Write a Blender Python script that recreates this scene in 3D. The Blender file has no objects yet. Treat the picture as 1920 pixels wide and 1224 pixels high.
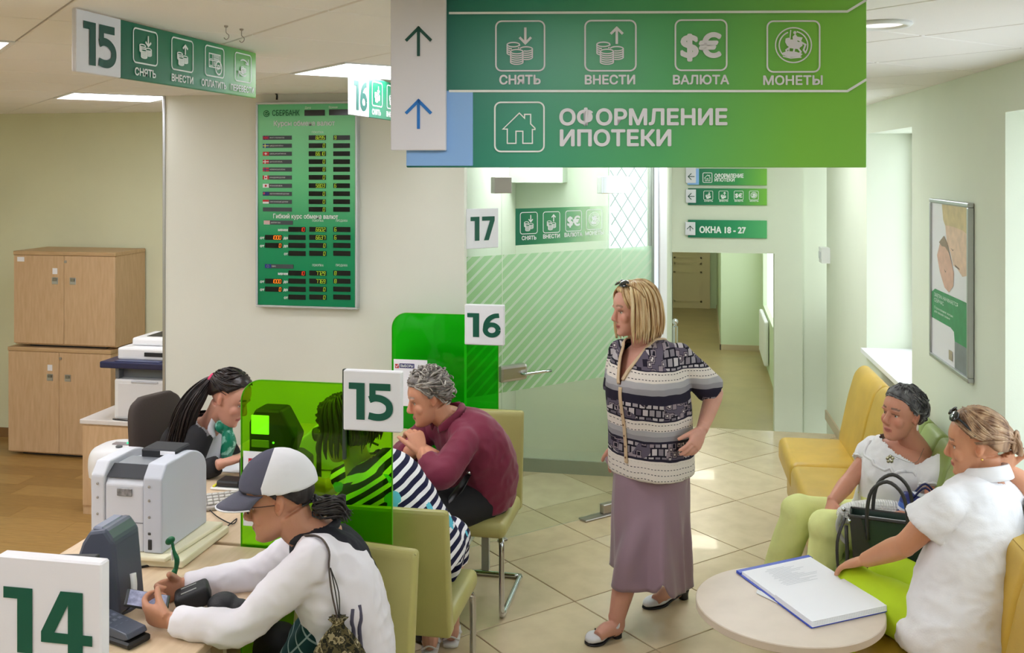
import bpy, bmesh, math, random
import numpy as np
from mathutils import Vector, Matrix, noise

random.seed(7)
SC = bpy.context.scene
COL = SC.collection
# ------------------------------------------------------------------ camera, world, exposure
FPX, CX, HZ, CAMH = 1858.0, 960.0, 310.0, 2.2          # focal length in px of a 1920 px wide frame, horizon row
YAW = math.radians(10.9)
cd = bpy.data.cameras.new('camera')
cam = bpy.data.objects.new('camera', cd)
COL.objects.link(cam)
cam.location = (0, 0, CAMH)
cam.rotation_euler = (math.pi / 2, 0, YAW)
cd.sensor_width = 36.0
cd.lens = 36.0 * FPX / 1920.0
cd.shift_y = (HZ - 612.0) / 1920.0
cd.clip_start = 0.05
SC.camera = cam
SC.view_settings.view_transform = 'Standard'
SC.view_settings.look = 'None'
SC.view_settings.exposure = 0.06
SC.view_settings.gamma = 1.0
SC.view_settings.use_curve_mapping = False
world = bpy.data.worlds.new('daylight')
SC.world = world
world.use_nodes = True
bg = world.node_tree.nodes['Background']
bg.inputs[0].default_value = (0.86, 0.94, 1.0, 1)
bg.inputs[1].default_value = 3.2
PANEL_W = 15.5          # emission strength of each ceiling luminaire

CY, SY = math.cos(YAW), math.sin(YAW)
def c2w(xc, yc, z):
    return Vector((CY * xc - SY * yc, SY * xc + CY * yc, z))
def W(x, y, d):
    """world point seen at photo pixel (x, y) at depth d in front of the camera"""
    return c2w((x - CX) / FPX * d, d, CAMH - (y - HZ) / FPX * d)
def F(x, y, z=0.0):
    d = (CAMH - z) * FPX / (y - HZ)
    return W(x, y, d)
def hitY(x, Y):
    """world X of the point at photo column x on the plane Y = const, and its depth"""
    r = (x - CX) / FPX
    d = Y / (SY * r + CY)
    return CY * r * d - SY * d, d
def zat(y, d):
    return CAMH - (y - HZ) / FPX * d
def cdir(x, y, z=0.0):
    v = c2w(x, y, z)
    return v.normalized()

# ------------------------------------------------------------------ colour and materials
def lin(c):
    out = []
    for v in c[:3]:
        v = v / 255.0
        out.append(v / 12.92 if v <= 0.04045 else ((v + 0.055) / 1.055) ** 2.4)
    return (out[0], out[1], out[2], 1.0)
MATS = {}
def M(name, col=(200, 200, 200), rough=0.5, metal=0.0, bump=0.0, bscale=60, var=0.0, vscale=6, spec=0.5,
      coat=0.0, stretch=None, col2=None, emit=None, estr=0.0, sss=0.0, sheen=0.0, thr=None):
    if name in MATS:
        return MATS[name]
    m = bpy.data.materials.new(name)
    m.use_nodes = True
    nt = m.node_tree
    b = nt.nodes['Principled BSDF']
    b.inputs['Base Color'].default_value = lin(col)
    b.inputs['Roughness'].default_value = rough
    b.inputs['Metallic'].default_value = metal
    b.inputs['Specular IOR Level'].default_value = spec
    b.inputs['Coat Weight'].default_value = coat
    if sheen: b.inputs['Sheen Weight'].default_value = sheen
    if sss:
        b.inputs['Subsurface Weight'].default_value = sss
        b.inputs['Subsurface Radius'].default_value = (0.012, 0.005, 0.003)
        b.inputs['Subsurface Scale'].default_value = 0.6
    if emit is not None:
        b.inputs['Emission Color'].default_value = lin(emit)
        b.inputs['Emission Strength'].default_value = estr
    tc = nt.nodes.new('ShaderNodeTexCoord')
    src = tc.outputs['Object']
    if stretch:
        mp = nt.nodes.new('ShaderNodeMapping')
        mp.inputs['Scale'].default_value = stretch
        nt.links.new(src, mp.inputs[0])
        src = mp.outputs[0]
    if var or col2:
        n = nt.nodes.new('ShaderNodeTexNoise')
        n.inputs['Scale'].default_value = vscale
        n.inputs['Detail'].default_value = 4
        nt.links.new(src, n.inputs['Vector'])
        mx = nt.nodes.new('ShaderNodeMix')
        mx.data_type = 'RGBA'
        c2 = col2 if col2 else tuple(max(0, v * (1 - var)) for v in col)
        mx.inputs[6].default_value = lin(col)
        mx.inputs[7].default_value = lin(c2)
        rp = nt.nodes.new('ShaderNodeMapRange')
        lo, hi = thr if thr else (0.35, 0.65)
        rp.inputs[1].default_value = lo
        rp.inputs[2].default_value = hi
        nt.links.new(n.outputs[0], rp.inputs[0])
        nt.links.new(rp.outputs[0], mx.inputs[0])
        nt.links.new(mx.outputs[2], b.inputs['Base Color'])
    if bump:
        n2 = nt.nodes.new('ShaderNodeTexNoise')
        n2.inputs['Scale'].default_value = bscale
        n2.inputs['Detail'].default_value = 3
        nt.links.new(src, n2.inputs['Vector'])
        bp = nt.nodes.new('ShaderNodeBump')
        bp.inputs['Strength'].default_value = bump
        bp.inputs['Distance'].default_value = 0.01
        nt.links.new(n2.outputs[0], bp.inputs['Height'])
        nt.links.new(bp.outputs[0], b.inputs['Normal'])
    MATS[name] = m
    return m
class NT:
    """tiny helper for hand written node trees"""
    def __init__(s, name, rough=0.6, spec=0.4):
        s.m = bpy.data.materials.new(name); s.m.use_nodes = True; MATS[name] = s.m
        s.t = s.m.node_tree; s.b = s.t.nodes['Principled BSDF']
        s.b.inputs['Roughness'].default_value = rough
        s.b.inputs['Specular IOR Level'].default_value = spec
        s.tc = s.t.nodes.new('ShaderNodeTexCoord')
        s.out = s.t.nodes['Material Output']
    def node(s, k, **kw):
        n = s.t.nodes.new('ShaderNode' + k)
        for a, v in kw.items(): setattr(n, a, v)
        return n
    def link(s, a, b): s.t.links.new(a, b)
    def sep(s, src='Object'):
        n = s.node('SeparateXYZ'); s.link(s.tc.outputs[src], n.inputs[0]); return n.outputs
    def val(s, inp, v):
        if hasattr(v, 'is_output'): s.link(v, inp)
        else: inp.default_value = v
    def math(s, op, a, b=0.0, c=None):
        n = s.node('Math', operation=op); s.val(n.inputs[0], a); s.val(n.inputs[1], b)
        if c is not None: s.val(n.inputs[2], c)
        return n.outputs[0]
    def vec(s, x, y, z=0.0):
        n = s.node('CombineXYZ'); s.val(n.inputs[0], x); s.val(n.inputs[1], y); s.val(n.inputs[2], z); return n.outputs[0]
    def mix(s, f, a, b):
        n = s.node('Mix', data_type='RGBA'); s.val(n.inputs[0], f); s.val(n.inputs[6], a); s.val(n.inputs[7], b); return n.outputs[2]
    def ramp(s, f, stops, interp='LINEAR'):
        n = s.node('ValToRGB'); r = n.color_ramp; r.interpolation = interp
        while len(r.elements) > 1: r.elements.remove(r.elements[-1])
        r.elements[0].position = stops[0][0]; r.elements[0].color = lin(stops[0][1])
        for p, c in stops[1:]:
            e = r.elements.new(p); e.color = lin(c)
        s.val(n.inputs[0], f); return n.outputs[0]
    def noise(s, vec, scale, detail=2):
        n = s.node('TexNoise'); n.inputs['Scale'].default_value = scale; n.inputs['Detail'].default_value = detail
        if vec is not None: s.link(vec, n.inputs['Vector'])
        else: s.link(s.tc.outputs['Object'], n.inputs['Vector'])
        return n.outputs[0]
    def color(s, c): s.val(s.b.inputs['Base Color'], c)

def gradmat(name, stops, axis='x', size=1.0, rough=0.35, diag=0.0):
    """printed colour gradient along the panel's own local axis"""
    if name in MATS: return MATS[name]
    g = NT(name, rough)
    o = g.sep()
    f = g.math('DIVIDE', o[0 if axis == 'x' else 1], size)
    if diag: f = g.math('MULTIPLY_ADD', o[1 if axis == 'x' else 0], diag, f)
    g.color(g.ramp(f, stops))
    return g.m

# ------------------------------------------------------------------ objects
ROOT = {}
def thing(name, label, cat, loc=(0, 0, 0), rot=None, group=None, kind=None):
    o = bpy.data.objects.new(name, None)
    COL.objects.link(o)
    o.empty_display_size = 0.1
    mw = Matrix.Translation(Vector(loc))
    if rot is not None:
        R = Matrix.Rotation(rot, 4, 'Z') if isinstance(rot, (int, float)) else rot.to_4x4()
        mw = mw @ R
    o.matrix_local = mw
    ROOT[o.name] = mw
    if label: o['label'] = label
    if cat: o['category'] = cat
    if group: o['group'] = group
    if kind: o['kind'] = kind
    return o
def link(name, me, mat=None, parent=None, world=True, label=None, cat=None, group=None, kind=None, smooth=False, loc=None):
    """one mesh object; with world=True the vertices are world points and are moved into the parent's frame"""
    if mat is not None and not me.materials:
        for m in (mat if isinstance(mat, (list, tuple)) else [mat]): me.materials.append(m)
    if smooth:
        me.polygons.foreach_set('use_smooth', [True] * len(me.polygons))
    if parent is not None and world:
        me.transform(ROOT[parent.name].inverted())
    o = bpy.data.objects.new(name, me)
    COL.objects.link(o)
    if loc is not None: o.location = loc
    if parent is not None:
        o.parent = parent
        ROOT[o.name] = ROOT[parent.name]
    else:
        ROOT[o.name] = Matrix.Identity(4)
    if label: o['label'] = label
    if cat: o['category'] = cat
    if group: o['group'] = group
    if kind: o['kind'] = kind
    return o
def copy_thing(root, mat4, label=None, group=None):
    r = root.copy(); COL.objects.link(r); r.matrix_local = mat4; ROOT[r.name] = mat4
    if label: r['label'] = label
    if group: r['group'] = group
    for ch in list(root.children):
        c = ch.copy(); COL.objects.link(c); c.parent = r
        for g in list(ch.children):
            d = g.copy(); COL.objects.link(d); d.parent = c
    return r

# ------------------------------------------------------------------ mesh builder
def cr(p0, p1, p2, p3, t):
    return 0.5 * ((2 * p1) + (p2 - p0) * t + (2 * p0 - 5 * p1 + 4 * p2 - p3) * t * t + (3 * p1 - p0 - 3 * p2 + p3) * t ** 3)
def smooth_path(pts, sub):
    pts = [Vector(p) for p in pts]
    if sub <= 1 or len(pts) < 2: return pts
    out = []
    n = len(pts)
    for i in range(n - 1):
        a = pts[i - 1] if i > 0 else pts[0] * 2 - pts[1]
        d = pts[i + 2] if i + 2 < n else pts[-1] * 2 - pts[-2]
        for k in range(sub):
            out.append(cr(a, pts[i], pts[i + 1], d, k / sub))
    out.append(pts[-1])
    return out
class MB:
    def __init__(s):
        s.v = []; s.f = []; s.mi = []; s.cm = 0
    def face(s, f):
        s.f.append(tuple(f)); s.mi.append(s.cm)
    def add(s, vs, fs):
        o = len(s.v)
        s.v += [Vector(v) for v in vs]
        for f in fs: s.face([i + o for i in f])
        return s
    def box(s, a, b, R=None):
        x0, y0, z0 = a; x1, y1, z1 = b
        vs = [(x0, y0, z0), (x1, y0, z0), (x1, y1, z0), (x0, y1, z0), (x0, y0, z1), (x1, y0, z1), (x1, y1, z1), (x0, y1, z1)]
        if R is not None: vs = [R @ Vector(v) for v in vs]
        return s.add(vs, [(0, 3, 2, 1), (4, 5, 6, 7), (0, 1, 5, 4), (1, 2, 6, 5), (2, 3, 7, 6), (3, 0, 4, 7)])
    def rbox(s, a, b, r=0.01, seg=2, R=None):
        """box with rounded edges"""
        bm = bmesh.new()
        bmesh.ops.create_cube(bm, size=1.0)
        c = [(p + q) / 2 for p, q in zip(a, b)]; d = [abs(q - p) for p, q in zip(a, b)]
        for v in bm.verts:
            v.co = Vector((v.co.x * d[0] + c[0], v.co.y * d[1] + c[1], v.co.z * d[2] + c[2]))
        r = min(r, min(d) * 0.49)
        bmesh.ops.bevel(bm, geom=bm.edges[:] + bm.verts[:], offset=r, segments=seg, profile=0.5, affect='EDGES')
        return s.bm(bm, R)
    def bm(s, bm, R=None):
        bm.verts.index_update()
        vs = [(R @ v.co if R is not None else v.co.copy()) for v in bm.verts]
        fs = [[v.index for v in f.verts] for f in bm.faces]
        bm.free()
        return s.add(vs, fs)
    def prism(s, poly, vec, r=0.0, seg=2):
        """polygon (world points) extruded along vec"""
        bm = bmesh.new()
        vs = [bm.verts.new(Vector(p)) for p in poly]
        f = bm.faces.new(vs)
        g = bmesh.ops.extrude_face_region(bm, geom=[f])
        for e in g['geom']:
            if isinstance(e, bmesh.types.BMVert): e.co += Vector(vec)
        bmesh.ops.recalc_face_normals(bm, faces=bm.faces)
        if r: bmesh.ops.bevel(bm, geom=bm.edges[:] + bm.verts[:], offset=r, segments=seg, profile=0.5, affect='EDGES')
        return s.bm(bm)
    def loft(s, secs, n=20, p=2.0, sub=3, caps=True, wave=None):
        """secs: (centre, half axis a, half axis b); smooth interpolation between them"""
        C = smooth_path([q[0] for q in secs], sub); A = smooth_path([q[1] for q in secs], sub); B = smooth_path([q[2] for q in secs], sub)
        o = len(s.v); m = len(C)
        k = len(C) // 2
        pth = (C[min(k + 1, m - 1)] - C[max(k - 1, 0)])
        flip = A[k].cross(B[k]).dot(pth) < 0
        for i in range(m):
            for j in range(n):
                ph = 2 * math.pi * j / n
                cx, sx = math.cos(ph), math.sin(ph)
                if p != 2.0:
                    cx = math.copysign(abs(cx) ** (2 / p), cx); sx = math.copysign(abs(sx) ** (2 / p), sx)
                w = wave(i / (m - 1), ph) if wave else 1.0
                s.v.append(C[i] + A[i] * cx * w + B[i] * sx * w)
        for i in range(m - 1):
            for j in range(n):
                q = [o + i * n + j, o + i * n + (j + 1) % n, o + (i + 1) * n + (j + 1) % n, o + (i + 1) * n + j]
                s.face(q[::-1] if flip else q)
        if caps:
            for i, rev in ((0, True), (m - 1, False)):
                q = [o + i * n + j for j in range(n)]
                s.face(q[::-1] if rev != flip else q)
        return s
    def tube(s, pts, rad, n=12, sub=4, flat=None, ref=None, caps=True, p=2.0):
        """round (or flattened) tube; rad a number or list; flat = ratio of the second axis; ref = direction of the second axis"""
        pts = [Vector(q) for q in pts]
        if not isinstance(rad, (list, tuple)): rad = [rad] * len(pts)
        P = smooth_path(pts, sub)
        Rr = smooth_path([Vector((r, 0, 0)) for r in rad], sub)
        secs = []
        prev = None
        for i, c in enumerate(P):
            t = (P[min(i + 1, len(P) - 1)] - P[max(i - 1, 0)]).normalized()
            if ref is not None:
                b = Vector(ref) - t * t.dot(Vector(ref))
                if b.length < 1e-4: b = t.orthogonal()
            elif prev is None: b = t.orthogonal()
            else: b = prev - t * t.dot(prev)
            b.normalize(); prev = b
            a = b.cross(t).normalized()
            r = max(Rr[i].x, 1e-4)
            secs.append((c, a * r, b * r * (flat if flat else 1.0)))
        return s.loft(secs, n=n, sub=1, caps=caps, p=p)
    def ell(s, c, A, B, C, n=20, m=12):
        c = Vector(c); A = Vector(A); B = Vector(B); C = Vector(C)
        if A.cross(B).dot(C) < 0: A = -A
        o = len(s.v)
        s.v.append(c - C)
        for i in range(1, m):
            th = math.pi * i / m - math.pi / 2
            for j in range(n):
                ph = 2 * math.pi * j / n
                s.v.append(c + (A * math.cos(ph) + B * math.sin(ph)) * math.cos(th) + C * math.sin(th))
        s.v.append(c + C)
        top = len(s.v) - 1
        for j in range(n):
            s.face((o, o + 1 + (j + 1) % n, o + 1 + j))
            s.face((top, top - n + j, top - n + (j + 1) % n))
        for i in range(m - 2):
            for j in range(n):
                a = o + 1 + i * n
                s.face((a + j, a + (j + 1) % n, a + n + (j + 1) % n, a + n + j))
        return s
    def ball(s, c, r, n=12, m=8):
        return s.ell(c, (r, 0, 0), (0, r, 0), (0, 0, r), n, m)
    def lathe(s, prof, c=(0, 0, 0), n=32, R=None):
        """prof: list of (radius, z)"""
        o = len(s.v); c = Vector(c)
        for r, z in prof:
            for j in range(n):
                a = 2 * math.pi * j / n
                q = Vector((r * math.cos(a), r * math.sin(a), z))
                s.v.append((R @ q if R is not None else q) + c)
        for i in range(len(prof) - 1):
            for j in range(n):
                s.face((o + i * n + j, o + i * n + (j + 1) % n, o + (i + 1) * n + (j + 1) % n, o + (i + 1) * n + j))
        s.face([o + j for j in range(n)][::-1])
        s.face([o + (len(prof) - 1) * n + j for j in range(n)])
        return s
    def mesh(s, name='m'):
        me = bpy.data.meshes.new(name)
        me.from_pydata([tuple(v) for v in s.v], [], s.f)
        if any(s.mi): me.polygons.foreach_set('material_index', s.mi)
        me.update()
        return me
    def mk(s, name, mat, parent=None, world=True, smooth=False, auto=None, **kw):
        me = s.mesh(name)
        o = link(name, me, mat, parent, world, smooth=smooth or auto is not None, **kw)
        if auto is not None:
            me.set_sharp_from_angle(angle=math.radians(auto))
        return o
def remesh(mb, voxel, it=3, fac=0.5):
    me = mb.mesh('tmp')
    ob = bpy.data.objects.new('tmp', me); COL.objects.link(ob)
    r = ob.modifiers.new('r', 'REMESH'); r.mode = 'VOXEL'; r.voxel_size = voxel; r.adaptivity = 0
    if it:
        sm = ob.modifiers.new('s', 'SMOOTH'); sm.factor = fac; sm.iterations = it
    dg = bpy.context.evaluated_depsgraph_get(); dg.update()
    out = bpy.data.meshes.new_from_object(ob.evaluated_get(dg))
    bpy.data.objects.remove(ob); bpy.data.meshes.remove(me)
    return out
def get_co(me):
    a = np.empty(len(me.vertices) * 3, dtype=np.float64); me.vertices.foreach_get('co', a); return a.reshape(-1, 3)
def get_no(me):
    a = np.empty(len(me.vertices) * 3, dtype=np.float32); me.vertices.foreach_get('normal', a); return a.reshape(-1, 3).astype(np.float64)
def set_co(me, a):
    me.vertices.foreach_set('co', a.reshape(-1)); me.update()
def wrinkle(me, amp, freq, sx=(1, 1, 1), seed=0.0):
    co = get_co(me); no = get_no(me)
    d = np.array([noise.noise(Vector((p[0] * freq * sx[0] + seed, p[1] * freq * sx[1] - seed, p[2] * freq * sx[2]))) for p in co])
    d2 = 1.0 - np.abs(d) * 2.2
    set_co(me, co + no * (d2 * amp)[:, None])
def join_meshes(mes, name='joined'):
    vs = []; fs = []
    for me in mes:
        o = len(vs)
        vs += [tuple(v.co) for v in me.vertices]
        fs += [tuple(i + o for i in p.vertices) for p in me.polygons]
        bpy.data.meshes.remove(me)
    m = bpy.data.meshes.new(name); m.from_pydata(vs, [], fs); m.update()
    return m

# ------------------------------------------------------------------ flat print on a panel: local x right, y up, z out
def frame(right, up):
    x = Vector(right).normalized(); y = Vector(up).normalized(); z = x.cross(y)
    return Matrix((x, y, z)).transposed()
class Ink:
    def __init__(s, z=0.003): s.v = []; s.f = []; s.z = z
    def poly(s, pts, bump=True):
        if bump: s.z += 4e-5           # later marks lie a hair above earlier ones
        o = len(s.v); s.v += [(p[0], p[1], s.z) for p in pts]
        a = sum(pts[i][0] * pts[(i + 1) % len(pts)][1] - pts[(i + 1) % len(pts)][0] * pts[i][1] for i in range(len(pts)))
        idx = [o + i for i in range(len(pts))]
        s.f.append(tuple(idx if a > 0 else idx[::-1])); return s
    def rect(s, x, y, w, h): return s.poly([(x, y), (x + w, y), (x + w, y + h), (x, y + h)])
    def stroke(s, pts, w, closed=False, cap=True):
        """one mitred ribbon"""
        q = [Vector((p[0], p[1])) for p in pts]; P_ = [q[0]]
        for p in q[1:]:
            if (p - P_[-1]).length > 1e-6: P_.append(p)
        if closed and len(P_) > 2 and (P_[0] - P_[-1]).length < 1e-6: P_.pop()
        n = len(P_)
        if n < 2: return s
        if cap and not closed:
            P_[0] = P_[0] - (P_[1] - P_[0]).normalized() * w * .4; P_[-1] = P_[-1] + (P_[-1] - P_[-2]).normalized() * w * .4
        L_, R_ = [], []
        for i in range(n):
            d1 = (P_[i] - P_[i - 1]) if (i > 0 or closed) else (P_[1] - P_[0]); d2 = (P_[(i + 1) % n] - P_[i]) if (i < n - 1 or closed) else d1
            d1 = d1.normalized(); d2 = d2.normalized(); n1 = Vector((-d1.y, d1.x)); n2 = Vector((-d2.y, d2.x)); m = n1 + n2
            m = n2 if m.length < 1e-4 else m.normalized(); k = w / 2 / max(.45, m.dot(n2))
            L_.append(P_[i] + m * k); R_.append(P_[i] - m * k)
        s.z += 4e-5
        for i in range(n if closed else n - 1):
            j = (i + 1) % n; s.poly([R_[i], R_[j], L_[j], L_[i]], False)
        return s
    def disc(s, x, y, r, n=20, ry=None):
        return s.poly([(x + r * math.cos(2 * math.pi * k / n), y + (ry or r) * math.sin(2 * math.pi * k / n)) for k in range(n)])
    def ring(s, x, y, r, w, ry=None, a0=0, a1=360, n=28):
        pts = [(x + r * math.cos(math.radians(a0 + (a1 - a0) * k / n)), y + (ry or r) * math.sin(math.radians(a0 + (a1 - a0) * k / n))) for k in range(n + 1)]
        return s.stroke(pts, w, cap=False)
    def rrect(s, x, y, w, h, r, lw):
        pts = []
        for cx, cy, a in ((x + w - r, y + r, -90), (x + w - r, y + h - r, 0), (x + r, y + h - r, 90), (x + r, y + r, 180)):
            for k in range(6):
                t = math.radians(a + 90 * k / 5); pts.append((cx + r * math.cos(t), cy + r * math.sin(t)))
        return s.stroke(pts, lw, closed=True, cap=False)
    def mk(s, name, mat, parent, **kw):
        me = bpy.data.meshes.new(name); me.from_pydata(s.v, [], s.f); me.update()
        return link(name, me, mat, parent, world=False, **kw)
def text(body, x, y, size, mat, parent, name='lettering', align='LEFT', bold=0.012, sx=1.0, z=0.003, spacing=1.0, line=1.0, fit=None):
    """flat lettering; size = cap height in metres, fit = wanted width"""
    cu = bpy.data.curves.new('t', 'FONT'); cu.body = body
    cu.size = size / 0.70; cu.align_x = align; cu.space_character = spacing; cu.space_line = line
    cu.fill_mode = 'FRONT'; cu.resolution_u = 3
    ob = bpy.data.objects.new('t', cu); COL.objects.link(ob)
    dg = bpy.context.evaluated_depsgraph_get(); dg.update()
    me = bpy.data.meshes.new_from_object(ob.evaluated_get(dg))
    bpy.data.objects.remove(ob); bpy.data.curves.remove(cu)
    co = get_co(me)
    if len(co):
        if fit:
            sx = fit / max(1e-6, co[:, 0].max() - co[:, 0].min())
            x0 = co[:, 0].min(); co[:, 0] -= x0
            if align == 'CENTER': co[:, 0] -= (co[:, 0].max()) / 2
        co[:, 0] = co[:, 0] * sx + x; co[:, 1] += y; co[:, 2] = z
        set_co(me, co)
        if bold:                       # heavier weight: the same outline laid round a small circle
            b = bold * size; nv = len(co); vs = []; fs = []; pf = [tuple(q.vertices) for q in me.polygons]
            for k in range(8):
                a = k * math.pi / 4; dx, dy = b * math.cos(a), b * math.sin(a)
                vs += [(v[0] + dx, v[1] + dy, z + k * 4e-5) for v in co]; fs += [tuple(i + k * nv for i in f) for f in pf]
            bpy.data.meshes.remove(me); me = bpy.data.meshes.new(name); me.from_pydata(vs, [], fs); me.update()
    me.materials.clear()
    return link(name, me, mat, parent, world=False)

def digits(num, x, y, w, h, mat, parent, z=.002):
    """heavy counter numerals drawn as shapes, filling the box (x, y, w, h)"""
    G = {'1': .44, '4': .76, '5': .66, '6': .66, '7': .64}
    tot = sum(G[c] for c in num) + .13 * (len(num) - 1); sx = w / tot; X = x; k = Ink(z)
    T = lambda u, v: (X + u * sx, y + v * h)
    def thick(pts, t):
        P_ = smooth_path([Vector((a, b, 0)) for a, b in pts], 6); n = len(P_); L_, R_ = [], []
        for i, q in enumerate(P_):
            d = (P_[min(i + 1, n - 1)] - P_[max(i - 1, 0)]).normalized(); nn = Vector((-d.y, d.x, 0)) * t / 2
            L_.append(q + nn); R_.append(q - nn)
        k.z += 6e-5
        for i in range(n - 1): k.poly([T(*v[:2]) for v in (R_[i], R_[i + 1], L_[i + 1], L_[i])], False)
    R = lambda a, b, c, d: k.poly([T(a, c), T(b, c), T(b, d), T(a, d)])
    for c in num:
        if c == '1': R(0, .44, .825, 1); R(.21, .44, 0, .826)
        elif c == '7': R(0, .64, .825, 1); k.poly([T(.40, .83), T(.64, .83), T(.34, 0), T(.10, 0)])
        elif c == '4':
            R(.40, .62, 0, 1); R(0, .76, .20, .36); k.poly([T(0, .358), T(.20, .358), T(.403, .80), T(.403, 1), T(.29, 1)])
        elif c == '5':
            R(0, .58, .81, 1); R(0, .17, .52, .812); thick([(.0, .555), (.16, .605), (.36, .575), (.52, .46), (.555, .31), (.50, .18), (.36, .10), (.18, .085), (-.02, .12)], .19)
        elif c == '6':
            thick([(.60, .925), (.42, .90), (.24, .78), (.13, .58), (.10, .36)], .19)
            thick([(.33 + .235 * math.cos(a), .315 + .222 * math.sin(a)) for a in np.linspace(0, 6.2832, 17)], .19)
        X += (G[c] + .13) * sx
    return k.mk('number', mat, parent)
# ------------------------------------------------------------------ room materials
m_wall = M('wall_paint', (224, 230, 212), 0.85, bump=0.04, bscale=180, var=0.015, vscale=2)
m_cream = M('wall_paint_cream', (228, 228, 216), 0.85, bump=0.04, bscale=180, var=0.015, vscale=2)
m_mint = M('wall_paint_mint', (214, 230, 198), 0.85, bump=0.04, bscale=180)
m_lime = M('wall_paint_lime', (236, 238, 206), 0.85, bump=0.04, bscale=180, var=0.02, vscale=2)
m_white = M('white_paint', (238, 240, 240), 0.6)
m_ceil = M('ceiling_board', (246, 243, 240), 0.9, bump=0.12, bscale=320)
m_groove = M('ceiling_grid', (170, 164, 158), 0.8)
m_grout = M('grout', (118, 104, 84), 0.9)
m_base = M('baseboard_beige', (196, 180, 150), 0.45)
m_basegrey = M('baseboard_grey', (150, 155, 140), 0.45)
m_basebrown = M('baseboard_brown', (140, 105, 65), 0.5)
m_alu = M('aluminium', (190, 192, 196), 0.3, metal=0.9)
m_chrome = M('chrome', (205, 208, 212), 0.12, metal=1.0)
m_steel = M('brushed_steel', (178, 172, 168), 0.3, metal=0.9)
m_dark = M('dark_plastic', (32, 34, 38), 0.45)
m_black = M('black', (14, 14, 16), 0.5)

tiles_m = [M('floor_tile_%d' % k, c, 0.26, bump=0.02, bscale=30, var=0.05, vscale=7, coat=0.15) for k, c in
           enumerate(((214, 194, 160), (210, 190, 157), (217, 198, 166), (207, 186, 151)))]
def wood(name, c1, c2, stretch, rough=0.45, scale=7):
    return M(name, c1, rough, col2=c2, vscale=scale, stretch=stretch, bump=0.02, bscale=40, thr=(0.3, 0.7))
m_lam = [wood('laminate_%d' % k, c, tuple(int(v * 0.86) for v in c), (1.2, 14, 1), 0.35) for k, c in
         enumerate(((176, 138, 78), (168, 130, 72), (184, 146, 86)))]

CEIL = 2.63
# ------------------------------------------------------------------ helpers
def clip_poly(poly, x0, x1, y0, y1):
    def cut(pts, ins, cross):
        out = []
        for i in range(len(pts)):
            a, b = pts[i], pts[(i + 1) % len(pts)]
            if ins(a):
                out.append(a)
                if not ins(b): out.append(cross(a, b))
            elif ins(b): out.append(cross(a, b))
        return out
    def cx(x): return lambda a, b: (x, a[1] + (b[1] - a[1]) * (x - a[0]) / (b[0] - a[0]))
    def cy(y): return lambda a, b: (a[0] + (b[0] - a[0]) * (y - a[1]) / (b[1] - a[1]), y)
    for ins, c in ((lambda p: p[0] >= x0, cx(x0)), (lambda p: p[0] <= x1, cx(x1)), (lambda p: p[1] >= y0, cy(y0)), (lambda p: p[1] <= y1, cy(y1))):
        if len(poly) < 3: return []
        poly = cut(poly, ins, c)
    return poly
def area2(p): return abs(sum(p[i][0] * p[(i + 1) % len(p)][1] - p[(i + 1) % len(p)][0] * p[i][1] for i in range(len(p)))) / 2
def struct(name, mb, mat, **kw): return mb.mk(name, mat, kind='structure', **kw)
A2 = Vector((-math.sqrt(.5), math.sqrt(.5))); B2 = Vector((math.sqrt(.5), math.sqrt(.5)))
def grid_tiles(origin, s, gap, z0, z1, rect, name, mats, parent, skip=(), bev=0.002):
    """square tiles laid diagonally on a grid through origin, clipped to rect; whole tiles share one mesh per material"""
    shared = {}
    x0, x1, y0, y1 = rect
    R = Matrix.Rotation(math.radians(45), 4, 'Z')
    h = s / 2 - gap / 2
    for i in range(-26, 27):
        for j in range(-26, 27):
            if (i, j) in skip: continue
            c = Vector(origin) + A2 * s * (i + .5) + B2 * s * (j + .5)
            pts = [c + A2 * a * h + B2 * b * h for a, b in ((-1, -1), (-1, 1), (1, 1), (1, -1))]
            pts = [(p.x, p.y) for p in pts]
            q = clip_poly(pts, x0, x1, y0, y1)
            if len(q) < 3 or area2(q) < 0.004: continue
            k = random.randrange(len(mats))
            if area2(q) > (2 * h) ** 2 * 0.999:
                if k not in shared:
                    mb = MB(); mb.rbox((-h, -h, z0), (h, h, z1), bev, 1)
                    me = mb.mesh(name)
                    me.transform(R); me.materials.append(mats[k]); shared[k] = me
                link(name, shared[k], None, parent, world=False, loc=(c.x, c.y, 0))
            else:
                mb = MB(); mb.prism([(p[0], p[1], z0) for p in q], (0, 0, z1 - z0))
                mb.mk(name, mats[k], parent)

# ------------------------------------------------------------------ right hand wall line (slightly skewed), columns and window niches
RA = W(1885, 310, 4.1); RB = W(1550, 310, 8.6)
RE = Vector((RB.x - RA.x, RB.y - RA.y, 0)).normalized(); RN = Vector((-RE.y, RE.x, 0))     # RN points into the room
def rw(x):
    """distance along the right wall from RA of photo column x"""
    r = (x - CX) / FPX
    dv = c2w(r, 1, 0)
    # RA + t RE = s dv
    det = RE.x * (-dv.y) - RE.y * (-dv.x)
    t = ((-RA.x) * (-dv.y) - (-RA.y) * (-dv.x)) / det
    return t
def rp(t, out=0.0, z=0.0):
    p = Vector((RA.x, RA.y, 0)) + RE * t - RN * out
    return Vector((p.x, p.y, z))
def rbox_wall(mb, t0, t1, o0, o1, z0, z1):
    q = [rp(t0, o0, z0), rp(t1, o0, z0), rp(t1, o1, z0), rp(t0, o1, z0)]
    return mb.prism(q, (0, 0, z1 - z0))
T_END = rw(1550); T_P1 = rw(1625); T_P2 = rw(1710); T_N = 0.0
YL = 9.30                                        # plane of the wall over the stairs
EDGE = F(1450, 808).y                            # floor edge where the stairs go down
LOW = -0.6                                       # level of the corridor

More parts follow.
